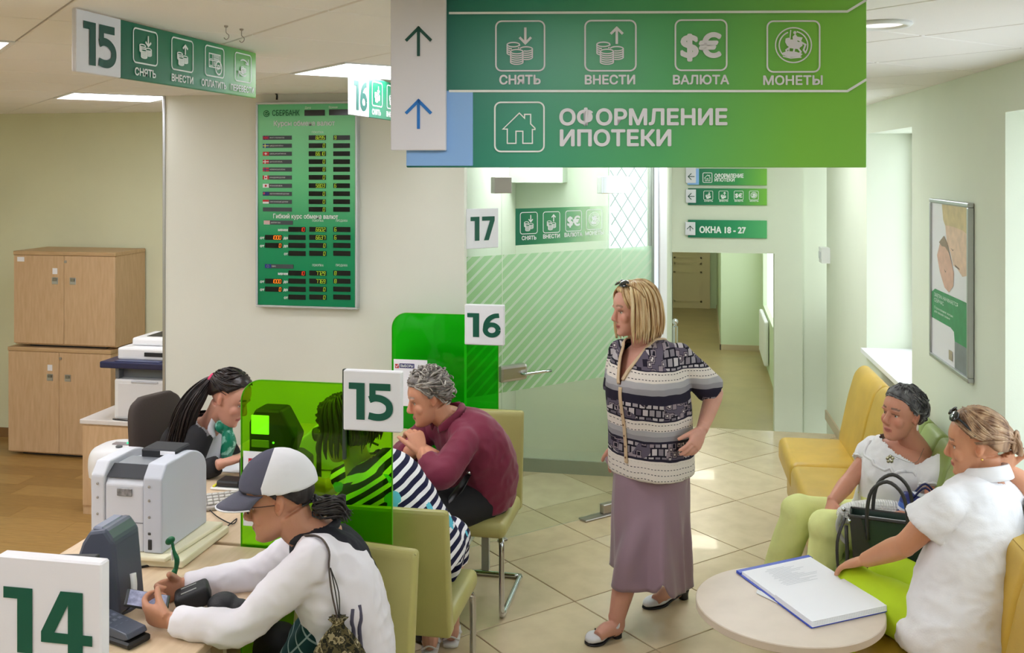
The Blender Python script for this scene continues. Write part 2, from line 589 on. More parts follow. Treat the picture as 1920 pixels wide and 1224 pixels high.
# floor -----------------------------------------------------------------------------------------------
fl = MB().box((-2.05, -2.6, -0.12), (1.75, EDGE, -0.012))
floor = struct('floor', fl, m_grout)
p5 = F(1380, 938)
grid_tiles((p5.x, p5.y), 0.6, 0.006, -0.012, 0.0, (-2.05, 1.75, -0.2, EDGE), 'tile', tiles_m, floor)
MB().box((-2.05, -2.6, -0.012), (1.75, -0.2, 0.0)).mk('floor_margin', tiles_m[0], floor)
fw = struct('floor', MB().box((-6.2, -2.6, -0.12), (-2.05, 7.2, -0.008)), m_grout)
k = 0
y = -0.2
while y < 7.12:
    x = -6.2 - random.random() * 1.2
    while x < -2.05:
        a, b = max(x, -6.2), min(x + 1.28, -2.05)
        if b - a > 0.03:
            MB().box((a + .0008, y + .0008, -0.008), (b - .0008, min(y + 0.19, 7.12) - .0008, 0.0)).mk('plank', m_lam[random.randrange(3)], fw)
        x += 1.28
    y += 0.19
MB().box((-6.2, -2.6, -0.008), (-2.05, -0.2, 0.0)).mk('floor_margin', m_lam[0], fw)
# stairs down to the corridor and the corridor floor
st = struct('stair', MB().box((-0.28, EDGE, -0.12), (1.12, EDGE + 0.02, -0.012)), m_base)
for i in range(4):
    MB().box((-0.27, EDGE + 0.02 + i * .28, -0.15 * (i + 1) - .1), (1.10, EDGE + 0.02 + (i + 1) * .28, -0.15 * (i + 1))).mk('step', tiles_m[i % 4], st)
m_lowfloor = M('corridor_floor', (178, 158, 112), 0.3, var=0.06, vscale=3)
struct('floor', MB().box((-1.2, EDGE + 1.14, LOW - .1), (1.6, 20.2, LOW)), m_lowfloor)

# ceiling ----------------------------------------------------------------------------------------------
ce = struct('ceiling', MB().box((-6.2, -2.6, CEIL), (1.75, 9.3, CEIL + 0.1)), m_groove)
v0 = W(542, 133, (CEIL - CAMH) * FPX / 177.0)
def ccell(x, y):
    p = W(x, y, (CEIL - CAMH) * FPX / (310.0 - y)); d = Vector((p.x - v0.x, p.y - v0.y))
    return (math.floor(d.dot(A2) / .6), math.floor(d.dot(B2) / .6))
cells = [(-1, 0), ccell(230, 177), ccell(-60, 88)]
base = [(-1, 0)]
for i in (-9, -6, -3, 0, 3):
    for j in (-8, -5, -2, 1, 4):
        c = Vector((v0.x, v0.y)) + A2 * .6 * (i + .5) + B2 * .6 * (j + .5)
        if -5.6 < c.x < 1.0 and -2.2 < c.y < 3.0:
            d = -SY * c.x + CY * c.y
            if d > 0.3:
                px = CX + FPX * (CY * c.x + SY * c.y) / d; py = HZ - FPX * (CEIL - CAMH) / d
                if -60 < px < 1980 and py > -60: continue
            cells.append((i, j))
for X, Y in ((-.75, 6.35), (-.2, 6.05), (.35, 7.7), (-4.3, 4.2), (-4.0, 2.0)):  # unseen panels added, among them light for the dark room behind the glass
    d = Vector((X - v0.x, Y - v0.y)); cells.append((math.floor(d.dot(A2) / .6), math.floor(d.dot(B2) / .6)))
cells = list(dict.fromkeys(cells))
grid_tiles((v0.x, v0.y), 0.6, 0.007, CEIL - 0.012, CEIL, (-6.2, 1.75, -0.6, 9.3), 'ceiling_tile', [m_ceil], ce, skip=set(cells), bev=0.003)
MB().box((-6.2, -2.6, CEIL - 0.012), (1.75, -0.6, CEIL)).mk('ceiling_margin', m_ceil, ce)
m_lamp = M('lamp_diffuser', (255, 255, 255), 0.5, emit=(246, 248, 255), estr=PANEL_W)
proto = None
R45 = Matrix.Rotation(math.radians(45), 4, 'Z')
lab = {0: 'square ceiling light panel behind the hanging 16 sign', 1: 'square ceiling light panel above the filing cabinets', 2: 'square ceiling light panel in the upper left corner'}
for n, (i, j) in enumerate(cells):
    c = Vector((v0.x, v0.y)) + A2 * .6 * (i + .5) + B2 * .6 * (j + .5)
    mw = Matrix.Translation((c.x, c.y, CEIL)) @ R45
    L = lab.get(n, 'unseen square ceiling light panel')
    if proto is None:
        proto = thing('ceiling_light', L, 'ceiling light', (c.x, c.y, CEIL), R45.to_3x3(), group='ceiling light panels')
        f = MB()
        for a, b in (((-.297, -.297), (.297, -.28)), ((-.297, .28), (.297, .297)), ((-.297, -.28), (-.28, .28)), ((.28, -.28), (.297, .28))):
            f.box((a[0], a[1], -.016), (b[0], b[1], 0))
        f.mk('lamp_frame', m_white, proto, world=False)
        MB().box((-.28, -.28, -.008), (.28, .28, -.001)).mk('diffuser', m_lamp, proto, world=False)
    else:
        copy_thing(proto, mw, L, 'ceiling light panels')
def downlight(x, y, L):
    p = W(x, y, (CEIL - CAMH) * FPX / (310.0 - y))
    t = thing('downlight', L, 'ceiling light', (p.x, p.y, CEIL - .012))
    MB().lathe([(.062, 0), (.085, 0), (.088, -.006), (.080, -.012), (.066, -.010), (.062, -.002)]).mk('trim_ring', m_white, t, world=False, smooth=True)
    MB().lathe([(.061, -.0005), (.061, -.005), (.03, -.0065)]).mk('lamp_glass', M('downlight_glass', (235, 235, 230), 0.3, emit=(255, 250, 240), estr=1.1), t, world=False, smooth=True)
downlight(1652, 36, 'round recessed ceiling light right of the big green sign')

# walls left and behind ----------------------------------------------------------------------------------
YB = 7.12; YC = 5.46; XC0 = -3.18; XC1 = -1.327
struct('wall_back', MB().box((-6.2, YB, 0), (XC0, YB + .15, CEIL)), m_lime)
struct('baseboard_back', MB().box((-6.2, YB - .015, 0), (XC0, YB, 0.075)), m_basebrown)
struct('wall_left', MB().box((-6.35, -2.6, 0), (-6.2, YB + .15, CEIL)), m_lime)
struct('wall_behind', MB().box((-6.35, -2.75, 0), (1.9, -2.6, CEIL)), m_cream)
struct('wall_column', MB().box((XC0, YC, 0), (XC1, YB + .15, CEIL)), m_cream)
struct('trim_1', MB().rbox((XC0 - .012, YC - .006, 0), (XC0 + .006, YC + .03, CEIL - .012), .003), m_alu)
# room behind the glass
YG = 7.03
xg0 = XC1; xg1 = -0.30
struct('wall_glass_room', MB().box((xg0, YG, 0), (-0.66, YG + .12, CEIL)).box((-0.66, YG, 0), (-0.28, YG + .12, 1.60)).box((-0.66, YG, 2.45), (-0.28, YG + .12, CEIL)), m_wall)
struct('baseboard_glass_room', MB().box((xg0, YG - .016, 0), (-0.36, YG, 0.095)), m_basegrey)
struct('trim_2', MB().box((xg0, YG - .25, 2.08), (-0.95, YG, 2.20)).box((xg0, YG - .22, 2.2), (-0.95, YG, CEIL - .012)), M('bulkhead', (196, 206, 190), 0.7))
# lattice window of that room
wn = struct('window_1', MB().box((-.66, YG + .10, 1.60), (-.28, YG + .115, 2.45)), M('window_bright', (250, 252, 255), 0.4, emit=(232, 242, 255), estr=0.8))
g = MB()
for k in range(-9, 9):
    for s in (1, -1):
        x0 = -0.66; pts = []
        for z in np.linspace(1.6, 2.45, 40):
            xx = x0 + k * 0.09 + s * (z - 1.6) * 0.62
            if -0.655 < xx < -0.285: pts.append((xx, YG + .06, z))
        if len(pts) > 1: g.tube([pts[0], pts[-1]], 0.004, n=5, sub=1)
g.mk('window_grille', m_alu, wn)
# wall beside the stairs, wall over the stairs, corridor -------------------------------------------------
struct('wall_stair', MB().box((-0.36, 6.56, LOW - .1), (-0.28, YL + .2, CEIL)), m_wall)
xo0, _ = hitY(1256, YL); xo1, _ = hitY(1452, YL); xo2, dd = hitY(1505, YL)
zl = zat(474, hitY(1350, YL)[1])
struct('wall_far', MB().box((-0.28, YL, zl), (xo2, YL + .16, CEIL)).box((xo1, YL, LOW - .1), (xo2, YL + .16, zl)).box((-0.28, YL, LOW - .1), (xo0, YL + .16, zl)), m_wall)
pe = rp(T_END)
struct('wall_recess', MB().box((xo2 + .002, YL + .05, LOW - .1), (1.9, YL + .2, CEIL)), m_wall)
# corridor shell
struct('wall_corridor_right', MB().box((0.87, YL + .16, LOW), (0.97, 12.6, 2.1)).box((0.87, 12.6, LOW), (0.97, 15.0, LOW + .75)).box((0.87, 12.6, LOW + 2.35), (0.97, 15.0, 2.1)).box((0.87, 15.0, LOW), (0.97, 15.4, 2.1)), m_mint)
struct('wall_corridor_pillar', MB().box((0.27, 15.4, LOW), (0.97, 20.0, 2.1)), m_mint)
struct('baseboard_corridor', MB().box((0.25, 15.385, LOW), (0.87, 15.40, LOW + .08)).box((0.255, 15.385, LOW), (0.27, 19.75, LOW + .08)), m_base)
struct('wall_corridor_left', MB().box((-1.2, YL + .16, LOW), (-1.1, 20.0, 2.1)), m_mint)
struct('wall_corridor_end', MB().box((-1.2, 19.8, LOW), (0.3, 19.95, 2.1)), m_mint)
struct('ceiling_corridor', MB().box((-1.2, YL + .16, 2.1), (0.97, 20.0, 2.2)), m_white)
m_cdoor = M('cream_door_paint', (232, 216, 178), 0.5)
cdw = thing('door_1', 'cream panelled door at the far end of the corridor', 'door', (-0.3, 19.78, LOW), kind='structure')
MB().box((-.66, 19.765, LOW), (.07, 19.80, LOW + 2.05)).mk('door_leaf', m_cdoor, cdw)
for z0, z1 in ((0.12, .72), (.86, 1.0), (1.1, 1.95)):
    for xa, xb in ((-.56, -.02),):
        f = MB()
        for q in (((xa, z0), (xb, z0 + .03)), ((xa, z1 - .03), (xb, z1)), ((xa, z0), (xa + .03, z1)), ((xb - .03, z0), (xb, z1))):
            f.box((q[0][0], 19.75, LOW + q[0][1]), (q[1][0], 19.765, LOW + q[1][1]))
        f.mk('door_panel', m_cdoor, cdw)
MB().box((.07, 19.74, LOW), (.14, 19.80, LOW + 2.1)).mk('door_frame', m_cdoor, cdw)
# corridor lamp and window light
for yy in (11.5, 14.0, 17.2):
    t = thing('ceiling_light', 'ceiling light of the corridor hidden above its lintel', 'ceiling light', (-.15, yy, 2.1), group='corridor ceiling lights')
    MB().box((-.45, yy - .15, 2.07), (.15, yy + .15, 2.099)).mk('diffuser', M('corridor_lamp', (255, 255, 255), .5, emit=(255, 246, 225), estr=14.0), t)
cw = struct('window_2', MB().box((.93, 12.6, LOW + .75), (.94, 15.0, LOW + 2.35)), M('corridor_window_sky', (250, 252, 255), 0.4, emit=(235, 245, 255), estr=1.6))
rd = thing('radiator', 'white panel radiator under the corridor window', 'radiator', (.8, 14.2, LOW))
for k in range(11):
    MB().rbox((.80, 13.6 + k * .11, LOW + .12), (.86, 13.69 + k * .11, LOW + .72), .02).mk('radiator_section', m_white, rd)

# right wall --------------------------------------------------------------------------------------------
T_BACK = -(RA.y + 2.6) / RE.y
wr = MB()
rbox_wall(wr, rw(1710) * 0 + 0.0, T_P2, 0, .42, 0, CEIL)      # column with the poster
struct('wall_right_column', wr, m_wall)
struct('wall_right_pier', rbox_wall(MB(), T_P1, T_END, 0, .42, LOW - .1, CEIL), m_wall)
struct('wall_right_near', rbox_wall(MB(), T_BACK, -1.9, 0, .42, 0, CEIL), m_wall)
SILL = 0.90; HEAD = 2.42
m_pane = NT('window_glass'); 
tr = m_pane.node('BsdfTransparent'); tr.inputs[0].default_value = (.97, .98, .98, 1)
gl = m_pane.node('BsdfGlossy'); gl.inputs['Roughness'].default_value = .02
mxs = m_pane.node('MixShader'); mxs.inputs[0].default_value = .05
m_pane.link(tr.outputs[0], mxs.inputs[1]); m_pane.link(gl.outputs[0], mxs.inputs[2]); m_pane.link(mxs.outputs[0], m_pane.out.inputs[0])
def niche(t0, t1, n, sill=SILL):
    struct('wall_right_niche', rbox_wall(rbox_wall(MB(), t0, t1, .0, .42, 0, sill), t0, t1, .0, .42, HEAD, CEIL), m_wall)
    w = rbox_wall(rbox_wall(MB(), t0, t0 + .07, .30, .36, sill, HEAD), t1 - .07, t1, .30, .36, sill, HEAD)
    rbox_wall(rbox_wall(w, t0 + .07, t1 - .07, .30, .36, sill, sill + .07), t0 + .07, t1 - .07, .30, .36, HEAD - .07, HEAD)
    mid = (t0 + t1) / 2
    rbox_wall(w, mid - .035, mid + .035, .30, .36, sill + .07, HEAD - .07)
    o = struct('window_%d' % n, w, m_white)
    for a, b in ((t0 + .07, mid - .035), (mid + .035, t1 - .07)):
        rbox_wall(MB(), a, b, .325, .331, sill + .07, HEAD - .07).mk('pane', m_pane.m, o)
    rbox_wall(MB(), t0 - .0, t1 + .0, -.04, .30, sill, sill + .03).mk('window_sill', m_white, o)
niche(T_P2, T_P1, 3)
niche(-1.9, 0.0, 4)
# unseen opening added past the far column, wall kept low to brighten the recess
struct('wall_right_end', rbox_wall(MB(), T_END, T_END + .9, .30, .42, LOW - .1, .85), m_wall)
struct('baseboard_right', rbox_wall(rbox_wall(MB(), T_P1, T_END, -.015, 0, 0, .08), T_P1, T_P1 + .001, -.014, 0, 0, .08), m_base)
# ------------------------------------------------------------------ signs
GD, GM, GL = (0, 92, 82), (52, 146, 100), (126, 200, 60)
m_ink = M('print_white', (236, 242, 240), 0.5)
m_ink2 = M('print_grey_white', (226, 226, 232), 0.5)
m_sgn = M('sign_white', (226, 226, 234), 0.4)
m_plate = M('plate_white', (240, 240, 246), 0.35)
m_dg = M('print_dark_green', (0, 88, 68), 0.5)
m_dg2 = M('print_deep_teal', (12, 76, 66), 0.5)
m_blue = M('print_blue', (20, 118, 205), 0.5)
m_sky = M('print_light_blue', (138, 184, 240), 0.4)
class Panel:
    """a flat thing standing on the plane (O, right, up); photo pixels can be turned into its local coordinates"""
    def __init__(s, name, label, cat, O, right, up=(0, 0, 1), group=None, root=None):
        s.R = frame(right, up); s.O = Vector(O)
        s.t = root if root is not None else thing(name, label, cat, O, s.R, group)
        s.n = s.R.col[2]
    def L(s, x, y):
        d = W(x, y, 1.0) - cam.location
        k = (s.O - cam.location).dot(s.n) / d.dot(s.n)
        q = s.R.transposed() @ (cam.location + d * k - s.O)
        return q.x, q.y
    def slab(s, name, x0, x1, y0, y1, mat, z0=-.02, z1=0.0, r=0.002, parent=None, **kw):
        return MB().rbox((x0, y0, z0), (x1, y1, z1), r, 1).mk(name, mat, parent or s.t, world=False, **kw)
    def text(s, body, xa, yb, xb, yt, mat, bold=.03, z=.003, name='lettering', parent=None):
        x0, y0 = s.L(xa, yb); x1, _ = s.L(xb, yb); _, y1 = s.L(xa, yt)
        return text(body, x0, y0, abs(y1 - y0), mat, parent or s.t, name, bold=bold, z=z, fit=x1 - x0)
    def box(s, xa, ya, xb, yb):
        x0, y1 = s.L(xa, ya); x1, y0 = s.L(xb, yb)
        xm, ym = (xa + xb) / 2, (ya + yb) / 2
        y1 = s.L(xm, ya)[1]; y0 = s.L(xm, yb)[1]; x0 = s.L(xa, ym)[0]; x1 = s.L(xb, ym)[0]
        return x0, y0, x1 - x0, y1 - y0
def clipline(pts, inside):
    out = [[]]
    for p in pts:
        if inside(p): 
            if out[-1]: out.append([])
        else: out[-1].append(p)
    return [q for q in out if len(q) > 1]
def icon(kind, b, lw=0.03, z=.003):
    """pictogram in the box b = (x, y, w, h)"""
    k = Ink(z); x, y, w, h = b
    T = lambda u, v: (x + u * w, y + v * h)
    def st(pts, f=1.0, closed=False):
        k.stroke([T(*p) for p in pts], lw * w * f, closed)
    def ell(cx, cy, rx, ry, a0=0, a1=360, n=20):
        return [(cx + rx * math.cos(math.radians(a0 + (a1 - a0) * i / n)), cy + ry * math.sin(math.radians(a0 + (a1 - a0) * i / n))) for i in range(n + 1)]
    def stack(cx, top, n, rx, ry, dy, hide):
        for i in range(n + 1):
            pts = ell(cx, top, rx, ry) if i == 0 else ell(cx, top - i * dy, rx, ry, 180, 360)
            for q in clipline(pts, hide): st(q)
        for sx in (-1, 1):
            pts = [(cx + sx * rx, top - n * dy * t / 8) for t in range(9)]
            for q in clipline(pts, hide): st(q)
    def coins(ox=0, oy=0, s=1.0):
        f = (.42, .37)
        def inF(p):
            px, py = (p[0] - ox) / s, (p[1] - oy) / s
            return abs(px - f[0]) < .165 and .08 < py < f[1] + .05 * math.sqrt(max(0, 1 - ((px - f[0]) / .165) ** 2)) + .03
        def inR(p):
            px, py = (p[0] - ox) / s, (p[1] - oy) / s
            return abs(px - .64) < .165 and py < .43 + .07 and py > .1 or inF(p)
        no = lambda p: False
        stack(ox + .42 * s, oy + .37 * s, 5, .145 * s, .05 * s, .048 * s, no)
        stack(ox + .64 * s, oy + .43 * s, 4, .145 * s, .05 * s, .048 * s, inF)
        stack(ox + .34 * s, oy + .53 * s, 4, .145 * s, .05 * s, .048 * s, inR)
    if kind in ('out', 'in'):
        coins()
        if kind == 'out':
            st([(.62, .90), (.62, .58)], 2.0); st([(.50, .68), (.62, .56), (.74, .68)], 2.0)
        else:
            st([(.64, .56), (.64, .88)], 2.0); st([(.52, .78), (.64, .90), (.76, .78)], 2.0)
    elif kind == 'coin':
        for q in ([(0.5 + .39 * math.cos(a), .53 + .39 * math.sin(a)) for a in np.linspace(0, 6.2832, 40)],
                  [(0.5 + .31 * math.cos(a), .53 + .31 * math.sin(a)) for a in np.linspace(-.6, 1.3, 14)],
                  [(0.5 + .31 * math.cos(a), .53 + .31 * math.sin(a)) for a in np.linspace(2.0, 3.9, 14)]): st(q, 1.0)
        P = lambda pts: k.poly([T(*p) for p in pts])
        P([(.36, .52), (.40, .64), (.46, .66), (.62, .60), (.68, .62), (.70, .52), (.60, .44), (.44, .46)])      # horse
        P([(.36, .52), (.32, .60), (.33, .68), (.40, .70), (.44, .64), (.42, .56)])                              # head
        P([(.49, .62), (.48, .72), (.54, .78), (.60, .70), (.58, .60)])                                          # rider
        k.disc(*T(.53, .81), .035 * w, 10)
        P([(.58, .72), (.70, .70), (.66, .60), (.58, .64)])                                                      # cloak
        st([(.44, .86), (.40, .40), (.38, .34)], .8); st([(.42, .48), (.34, .42), (.36, .36)], 1.4); st([(.60, .46), (.66, .38), (.62, .32)], 1.4)
        st([(.52, .46), (.50, .36), (.46, .34)], 1.4); st([(.69, .58), (.76, .54), (.72, .42), (.76, .36)], 1.4)
        P([(.26, .36), (.36, .40), (.56, .38), (.70, .33), (.64, .27), (.40, .26), (.30, .30)])
        st([(.28, .28), (.44, .24), (.66, .26)], 1.0)
    elif kind == 'house':
        st([(.12, .45), (.5, .82), (.62, .70), (.62, .79), (.76, .79), (.76, .57), (.86, .47), (.86, .44), (.80, .44), (.80, .12), (.58, .12), (.58, .40),
            (.42, .40), (.42, .12), (.22, .12), (.22, .45)], 1.0, True)
    elif kind == 'bill':
        st([(.14, .82), (.14, .26), (.66, .26), (.86, .26), (.86, .82)], 1.2, True)
        st([(.36, .82), (.36, .26)], .9); st([(.14, .54), (.86, .54)], .9)
        for v in (.76, .70, .64, .59): st([(.42, v), (.80, v)], .8)
        for v in (.47, .41, .35): st([(.42, v), (.62, v)], .8)
        for v in (.60, .32): st([(.19, v), (.31, v)], .8)
        k.ring(*T(.74, .27), .20 * w, lw * w * 1.6)
        st([(.68, .19), (.68, .37), (.77, .37), (.80, .32), (.77, .27), (.64, .27)], 1.3); st([(.64, .23), (.76, .23)], 1.2)
    elif kind == 'move':
        coins(.20, .18, .62)
        st([(.5 + .40 * math.cos(a), .5 + .36 * math.sin(a)) for a in np.linspace(2.1, .55, 12)], 1.5); st([(.86, .90), (.86, .68), (.66, .70)], 1.5)
        st([(.5 + .40 * math.cos(a), .5 + .36 * math.sin(a)) for a in np.linspace(5.2, 3.7, 12)], 1.5); st([(.14, .10), (.14, .32), (.34, .30)], 1.5)
    return k
def pict(P, kind, box, cap, capbox, mat, lw=.032, bold=.045, z=.003):
    """framed pictogram with its caption; boxes in photo pixels"""
    b = P.box(*box)
    r = Ink(z); r.rrect(b[0], b[1], b[2], b[3], .12 * min(b[2], b[3]), lw * b[2] * 1.15)
    fr = r.mk('pictogram_frame', mat, P.t)
    m = .06
    ib = (b[0] + b[2] * m, b[1] + b[3] * m, b[2] * (1 - 2 * m), b[3] * (1 - 2 * m))
    if kind == 'cur':
        text('$€', ib[0] + ib[2] * .5, ib[1] + ib[3] * .24, ib[3] * .50, mat, P.t, 'pictogram', 'CENTER', bold=.055, z=z, fit=ib[2] * .86)
    else:
        icon(kind, ib, lw, z).mk('pictogram', mat, P.t)
    if cap: P.text(cap, *capbox, mat, bold=bold, z=z)
def arrow(P, cx, cy, h, w, mat, up=(0, 1), lw=.16, name='arrow', parent=None):
    k = Ink(.003); X, Y = P.L(cx, cy)
    q = P.L(cx, cy - h / 2)[1] - Y
    s2 = q * 2
    ux, uy = up; px, py = uy, -ux
    hw = s2 * w / h / 2
    tip = (X + ux * q, Y + uy * q); tail = (X - ux * q, Y - uy * q)
    k.stroke([tail, tip], lw * s2)
    k.stroke([(tip[0] - px * hw - ux * hw, tip[1] - py * hw - uy * hw), tip, (tip[0] + px * hw - ux * hw, tip[1] + py * hw - uy * hw)], lw * s2)
    return k.mk(name, mat, parent or P.t)

# the big hanging sign in the foreground --------------------------------------------------------------------
rv = c2w(math.cos(math.radians(2.0)), -math.sin(math.radians(2.0)), 0)
P = Panel('hanging_sign', 'large green hanging direction sign with four pictograms above a house pictogram', 'sign', W(762, 314, 2.42), rv)
x1 = P.L(1625, 314)[0]; ytop = CEIL - .013 - P.O.z
xw1 = P.L(838, 200)[0]; xw0 = P.L(735, 200)[0]; yw0 = P.L(780, 282)[1]
xb1 = P.L(887, 250)[0]; yb1 = P.L(860, 170)[1]
P.slab('sign_board', 0, x1, 0, ytop, gradmat('sign_gradient_big', [(0, (8, 104, 96)), (.25, (56, 152, 122)), (.55, (84, 172, 104)), (.85, (126, 196, 74)), (1, (134, 202, 80))], size=x1, diag=-.10), -.03, 0)
P.slab('light_blue_field', 0, xb1, .004, yb1, m_sky, 0, .003)
P.slab('arrow_board', xw0, xw1, yw0, ytop, m_sgn, .004, .022)
for ya, yb in ((25, 22), (171, 171)):
    k = Ink(.004)
    k.stroke([P.L(842, ya), P.L(1588, yb), P.L(1624, yb - 22)], .0058, cap=False)
    k.mk('divider_line', m_ink, P.t)
for q in ('out', 'in', 'cur', 'coin'):
    bx = {'out': (930, 40, 1021, 133), 'in': (1097, 39, 1192, 133), 'cur': (1266, 38, 1362, 132), 'coin': (1438, 40, 1536, 135)}[q]
    cb = {'out': (937, 158, 1013, 142), 'in': (1097, 158, 1190, 142), 'cur': (1262, 158, 1366, 142), 'coin': (1431, 159, 1541, 143)}[q]
    pict(P, q, bx, {'out': 'СНЯТЬ', 'in': 'ВНЕСТИ', 'cur': 'ВАЛЮТА', 'coin': 'МОНЕТЫ'}[q], cb, m_ink2, lw=.028, z=.004)
pict(P, 'house', (928, 192, 1020, 284), None, None, m_ink, lw=.028, z=.004)
P.text('ОФОРМЛЕНИЕ', 1050, 234, 1362, 206, m_ink2, bold=.05, z=.004)
P.text('ИПОТЕКИ', 1051, 273, 1257, 245, m_ink2, bold=.05, z=.004)
for yy, mt in ((80, m_dg2), (215, m_blue)):
    k = Ink(.0245); o = arrow(P, 787, yy, 50, 44, mt, lw=.115)
    for v in o.data.vertices: v.co.z = .024

# counter signs hung from the ceiling ------------------------------------------------------------------------
def hang_sign(num, X, x_l, x_n, x_r, zt, zb, picts, label, px):
    r = (x_l - CX) / FPX
    d = X / (CY * r - SY); y0 = SY * r * d + CY * d
    P = Panel('hanging_sign', label, 'sign', (X, y0, zb), (0, 1, 0), group='counter signs under the ceiling')
    h = zt - zb; xe = P.L(x_r, 150)[0]; xn = P.L(x_n, 150)[0]
    P.slab('number_panel', 0, xn, 0, h, m_sgn, -.014, 0)
    P.slab('sign_board', xn, xe, 0, h, gradmat('sign_gradient_%s' % num, [(0.2, (0, 100, 76)), (.7, (30, 134, 88)), (1, (110, 186, 70))], size=xe), -.014, 0)
    digits(num, xn * .14, h * .13, xn * .74, h * .70, m_dg2, P.t)
    w = xe - xn; n = len(picts)
    for i, (kd, cp) in enumerate(picts):
        gx_ = lambda x: P.L(x, 150)[0]
        xa, xb, ca, cb = (gx_(v) for v in px[i])
        b = (xa, h * .31, xb - xa, h * .60)
        k = Ink(.002); k.rrect(*b, .10 * b[2], .035 * b[2]); k.mk('pictogram_frame', m_ink, P.t)
        icon(kd, (b[0] + b[2] * .08, b[1] + b[3] * .10, b[2] * .84, b[3] * .80), .030, .002).mk('pictogram', m_ink, P.t)
        text(cp, (ca + cb) / 2, h * .09, h * .125, m_ink, P.t, 'lettering', 'CENTER', bold=.05, z=.002, fit=cb - ca)
    return P
four = [('out', 'СНЯТЬ'), ('in', 'ВНЕСТИ'), ('bill', 'ОПЛАТИТЬ'), ('move', 'ПЕРЕВЕСТИ')]
zt = CEIL - .016
hang_sign('15', -1.62, 143, 227, 480, zt, 2.448, four, 'green ceiling sign with number 15 and four pictograms', [(249, 294, 252, 291), (321, 361, 321, 361), (384, 419, 377, 423), (440, 470, 432, 475)])
hang_sign('16', -1.50, 658, 692, 800, 2.605, 2.42, four, 'green ceiling sign with number 16 half behind the large sign', [(697, 716, 697, 713), (725, 741, 724, 742), (751, 766, 748, 768), (776, 790, 772, 794)])
for x, y in ((424, 56), (453, 62)):
    p = W(x, y - 8, (CEIL - .012 - CAMH) * FPX / (310 - y + 8))
    t = thing('ceiling_hook', 'small wire hook in the ceiling, %s of two beside the 15 sign' % ('left' if x == 424 else 'right'), 'hook', (p.x, p.y, CEIL - .012))
    mb = MB(); q = Vector((p.x, p.y, CEIL - .012))
    mb.tube([q, q + Vector((0, 0, -.02)), q + Vector((.008, 0, -.028)), q + Vector((.008, 0, -.036)), q + Vector((0, 0, -.042)), q + Vector((-.007, 0, -.036))], .0014, n=6)
    mb.mk('hook_wire', m_steel, t, smooth=True)
    MB().lathe([(.006, 0), (.006, -.004), (.003, -.006)], q, 12).mk('hook_base', m_steel, t)

# exchange rate board --------------------------------------------------------------------------------------------
YBD = YC - .045
P = Panel('rate_board', 'green electronic currency exchange rate board hung on the cream wall', 'display board', (hitY(480, YBD)[0], YBD, zat(575, hitY(480, YBD)[1])), (1, 0, 0))
bx1 = P.L(670, 400)[0]; by1 = P.L(575, 191)[1]
P.slab('board_face', .01, bx1 - .01, .012, by1 - .01, gradmat('board_gradient', [(0, (0, 130, 84)), (.35, (24, 152, 98)), (.62, (112, 212, 146)), (.9, (140, 220, 164)), (1, (96, 192, 134))], 'y', by1, .3), -.04, -.002)
f = MB()
f.rbox((0, 0, -.045), (bx1, .012, .008), .003, 1); f.rbox((0, by1 - .012, -.045), (bx1, by1, .008), .003, 1)
f.rbox((0, .012, -.045), (.012, by1 - .012, .008), .003, 1); f.rbox((bx1 - .012, .012, -.045), (bx1, by1 - .012, .008), .003, 1)
f.mk('board_frame', M('board_frame_alu', (205, 208, 210), 0.35, metal=.4), P.t, world=False)
m_led = M('display_window', (20, 24, 22), 0.12)
m_ledg = M('led_green', (40, 60, 10), .5, emit=(170, 200, 40), estr=1.0)
m_ledo = M('led_orange', (90, 40, 0), .5, emit=(255, 130, 20), estr=1.6)
m_ledr = M('led_red', (90, 20, 0), .5, emit=(240, 60, 20), estr=1.2)
m_name = M('name_strip', (66, 74, 78), 0.5)
SEG = {'0': 'abcdef', '1': 'bc', '2': 'abged', '3': 'abgcd', '4': 'fgbc', '5': 'afgcd', '6': 'afgedc', '7': 'abc', '8': 'abcdefg', '9': 'abcdfg'}
def led(P, s, bx, mat, right=True):
    x, y, w, h = bx; k = Ink(.0045)
    ch = h * .72; cw = ch * .52; n = len(s.replace('.', '')); step = cw * 1.42
    X = x + w - step * n - w * .02 if right else x + w * .08
    Y = y + h * .14
    for c in s:
        if c == '.': k.disc(X - cw * .2, Y, cw * .13, 6); continue
        pts = {'a': ((0, 1), (1, 1)), 'b': ((1, 1), (1, .5)), 'c': ((1, .5), (1, 0)), 'd': ((0, 0), (1, 0)), 'e': ((0, 0), (0, .5)), 'f': ((0, .5), (0, 1)), 'g': ((0, .5), (1, .5))}
        for q in SEG[c]:
            a, b = pts[q]
            k.stroke([(X + a[0] * cw + a[1] * ch * .1, Y + a[1] * ch), (X + b[0] * cw + b[1] * ch * .1, Y + b[1] * ch)], cw * .2, cap=False)
        X += step
    k.mk('led_digits', mat, P.t)
def disp(bxpx, s=None, mat=None, right=True):
    b = P.box(*bxpx)
    P.slab('display', b[0], b[0] + b[2], b[1], b[1] + b[3], m_led, -.002, .002, .0005)
    if s: led(P, s, b, mat, right)
rows = [258, 273, 288, 303, 317.5, 332.5, 348, 363, 378, 392.5]
vals = ['82.95', '0', '66.10', '0', '0', '0', '58.03', '0', '0', '0']
flags = [((30, 50, 120), (200, 40, 50)), ((40, 80, 140), (235, 225, 120)), ((205, 40, 50), (240, 240, 240)), ((205, 40, 60), (240, 240, 240)), ((200, 50, 70), (60, 70, 130)),
         ((240, 240, 240), (205, 40, 50)), ((244, 244, 246), (200, 30, 50)), ((30, 40, 120), (210, 60, 70)), ((240, 240, 240), (205, 40, 50)), None]
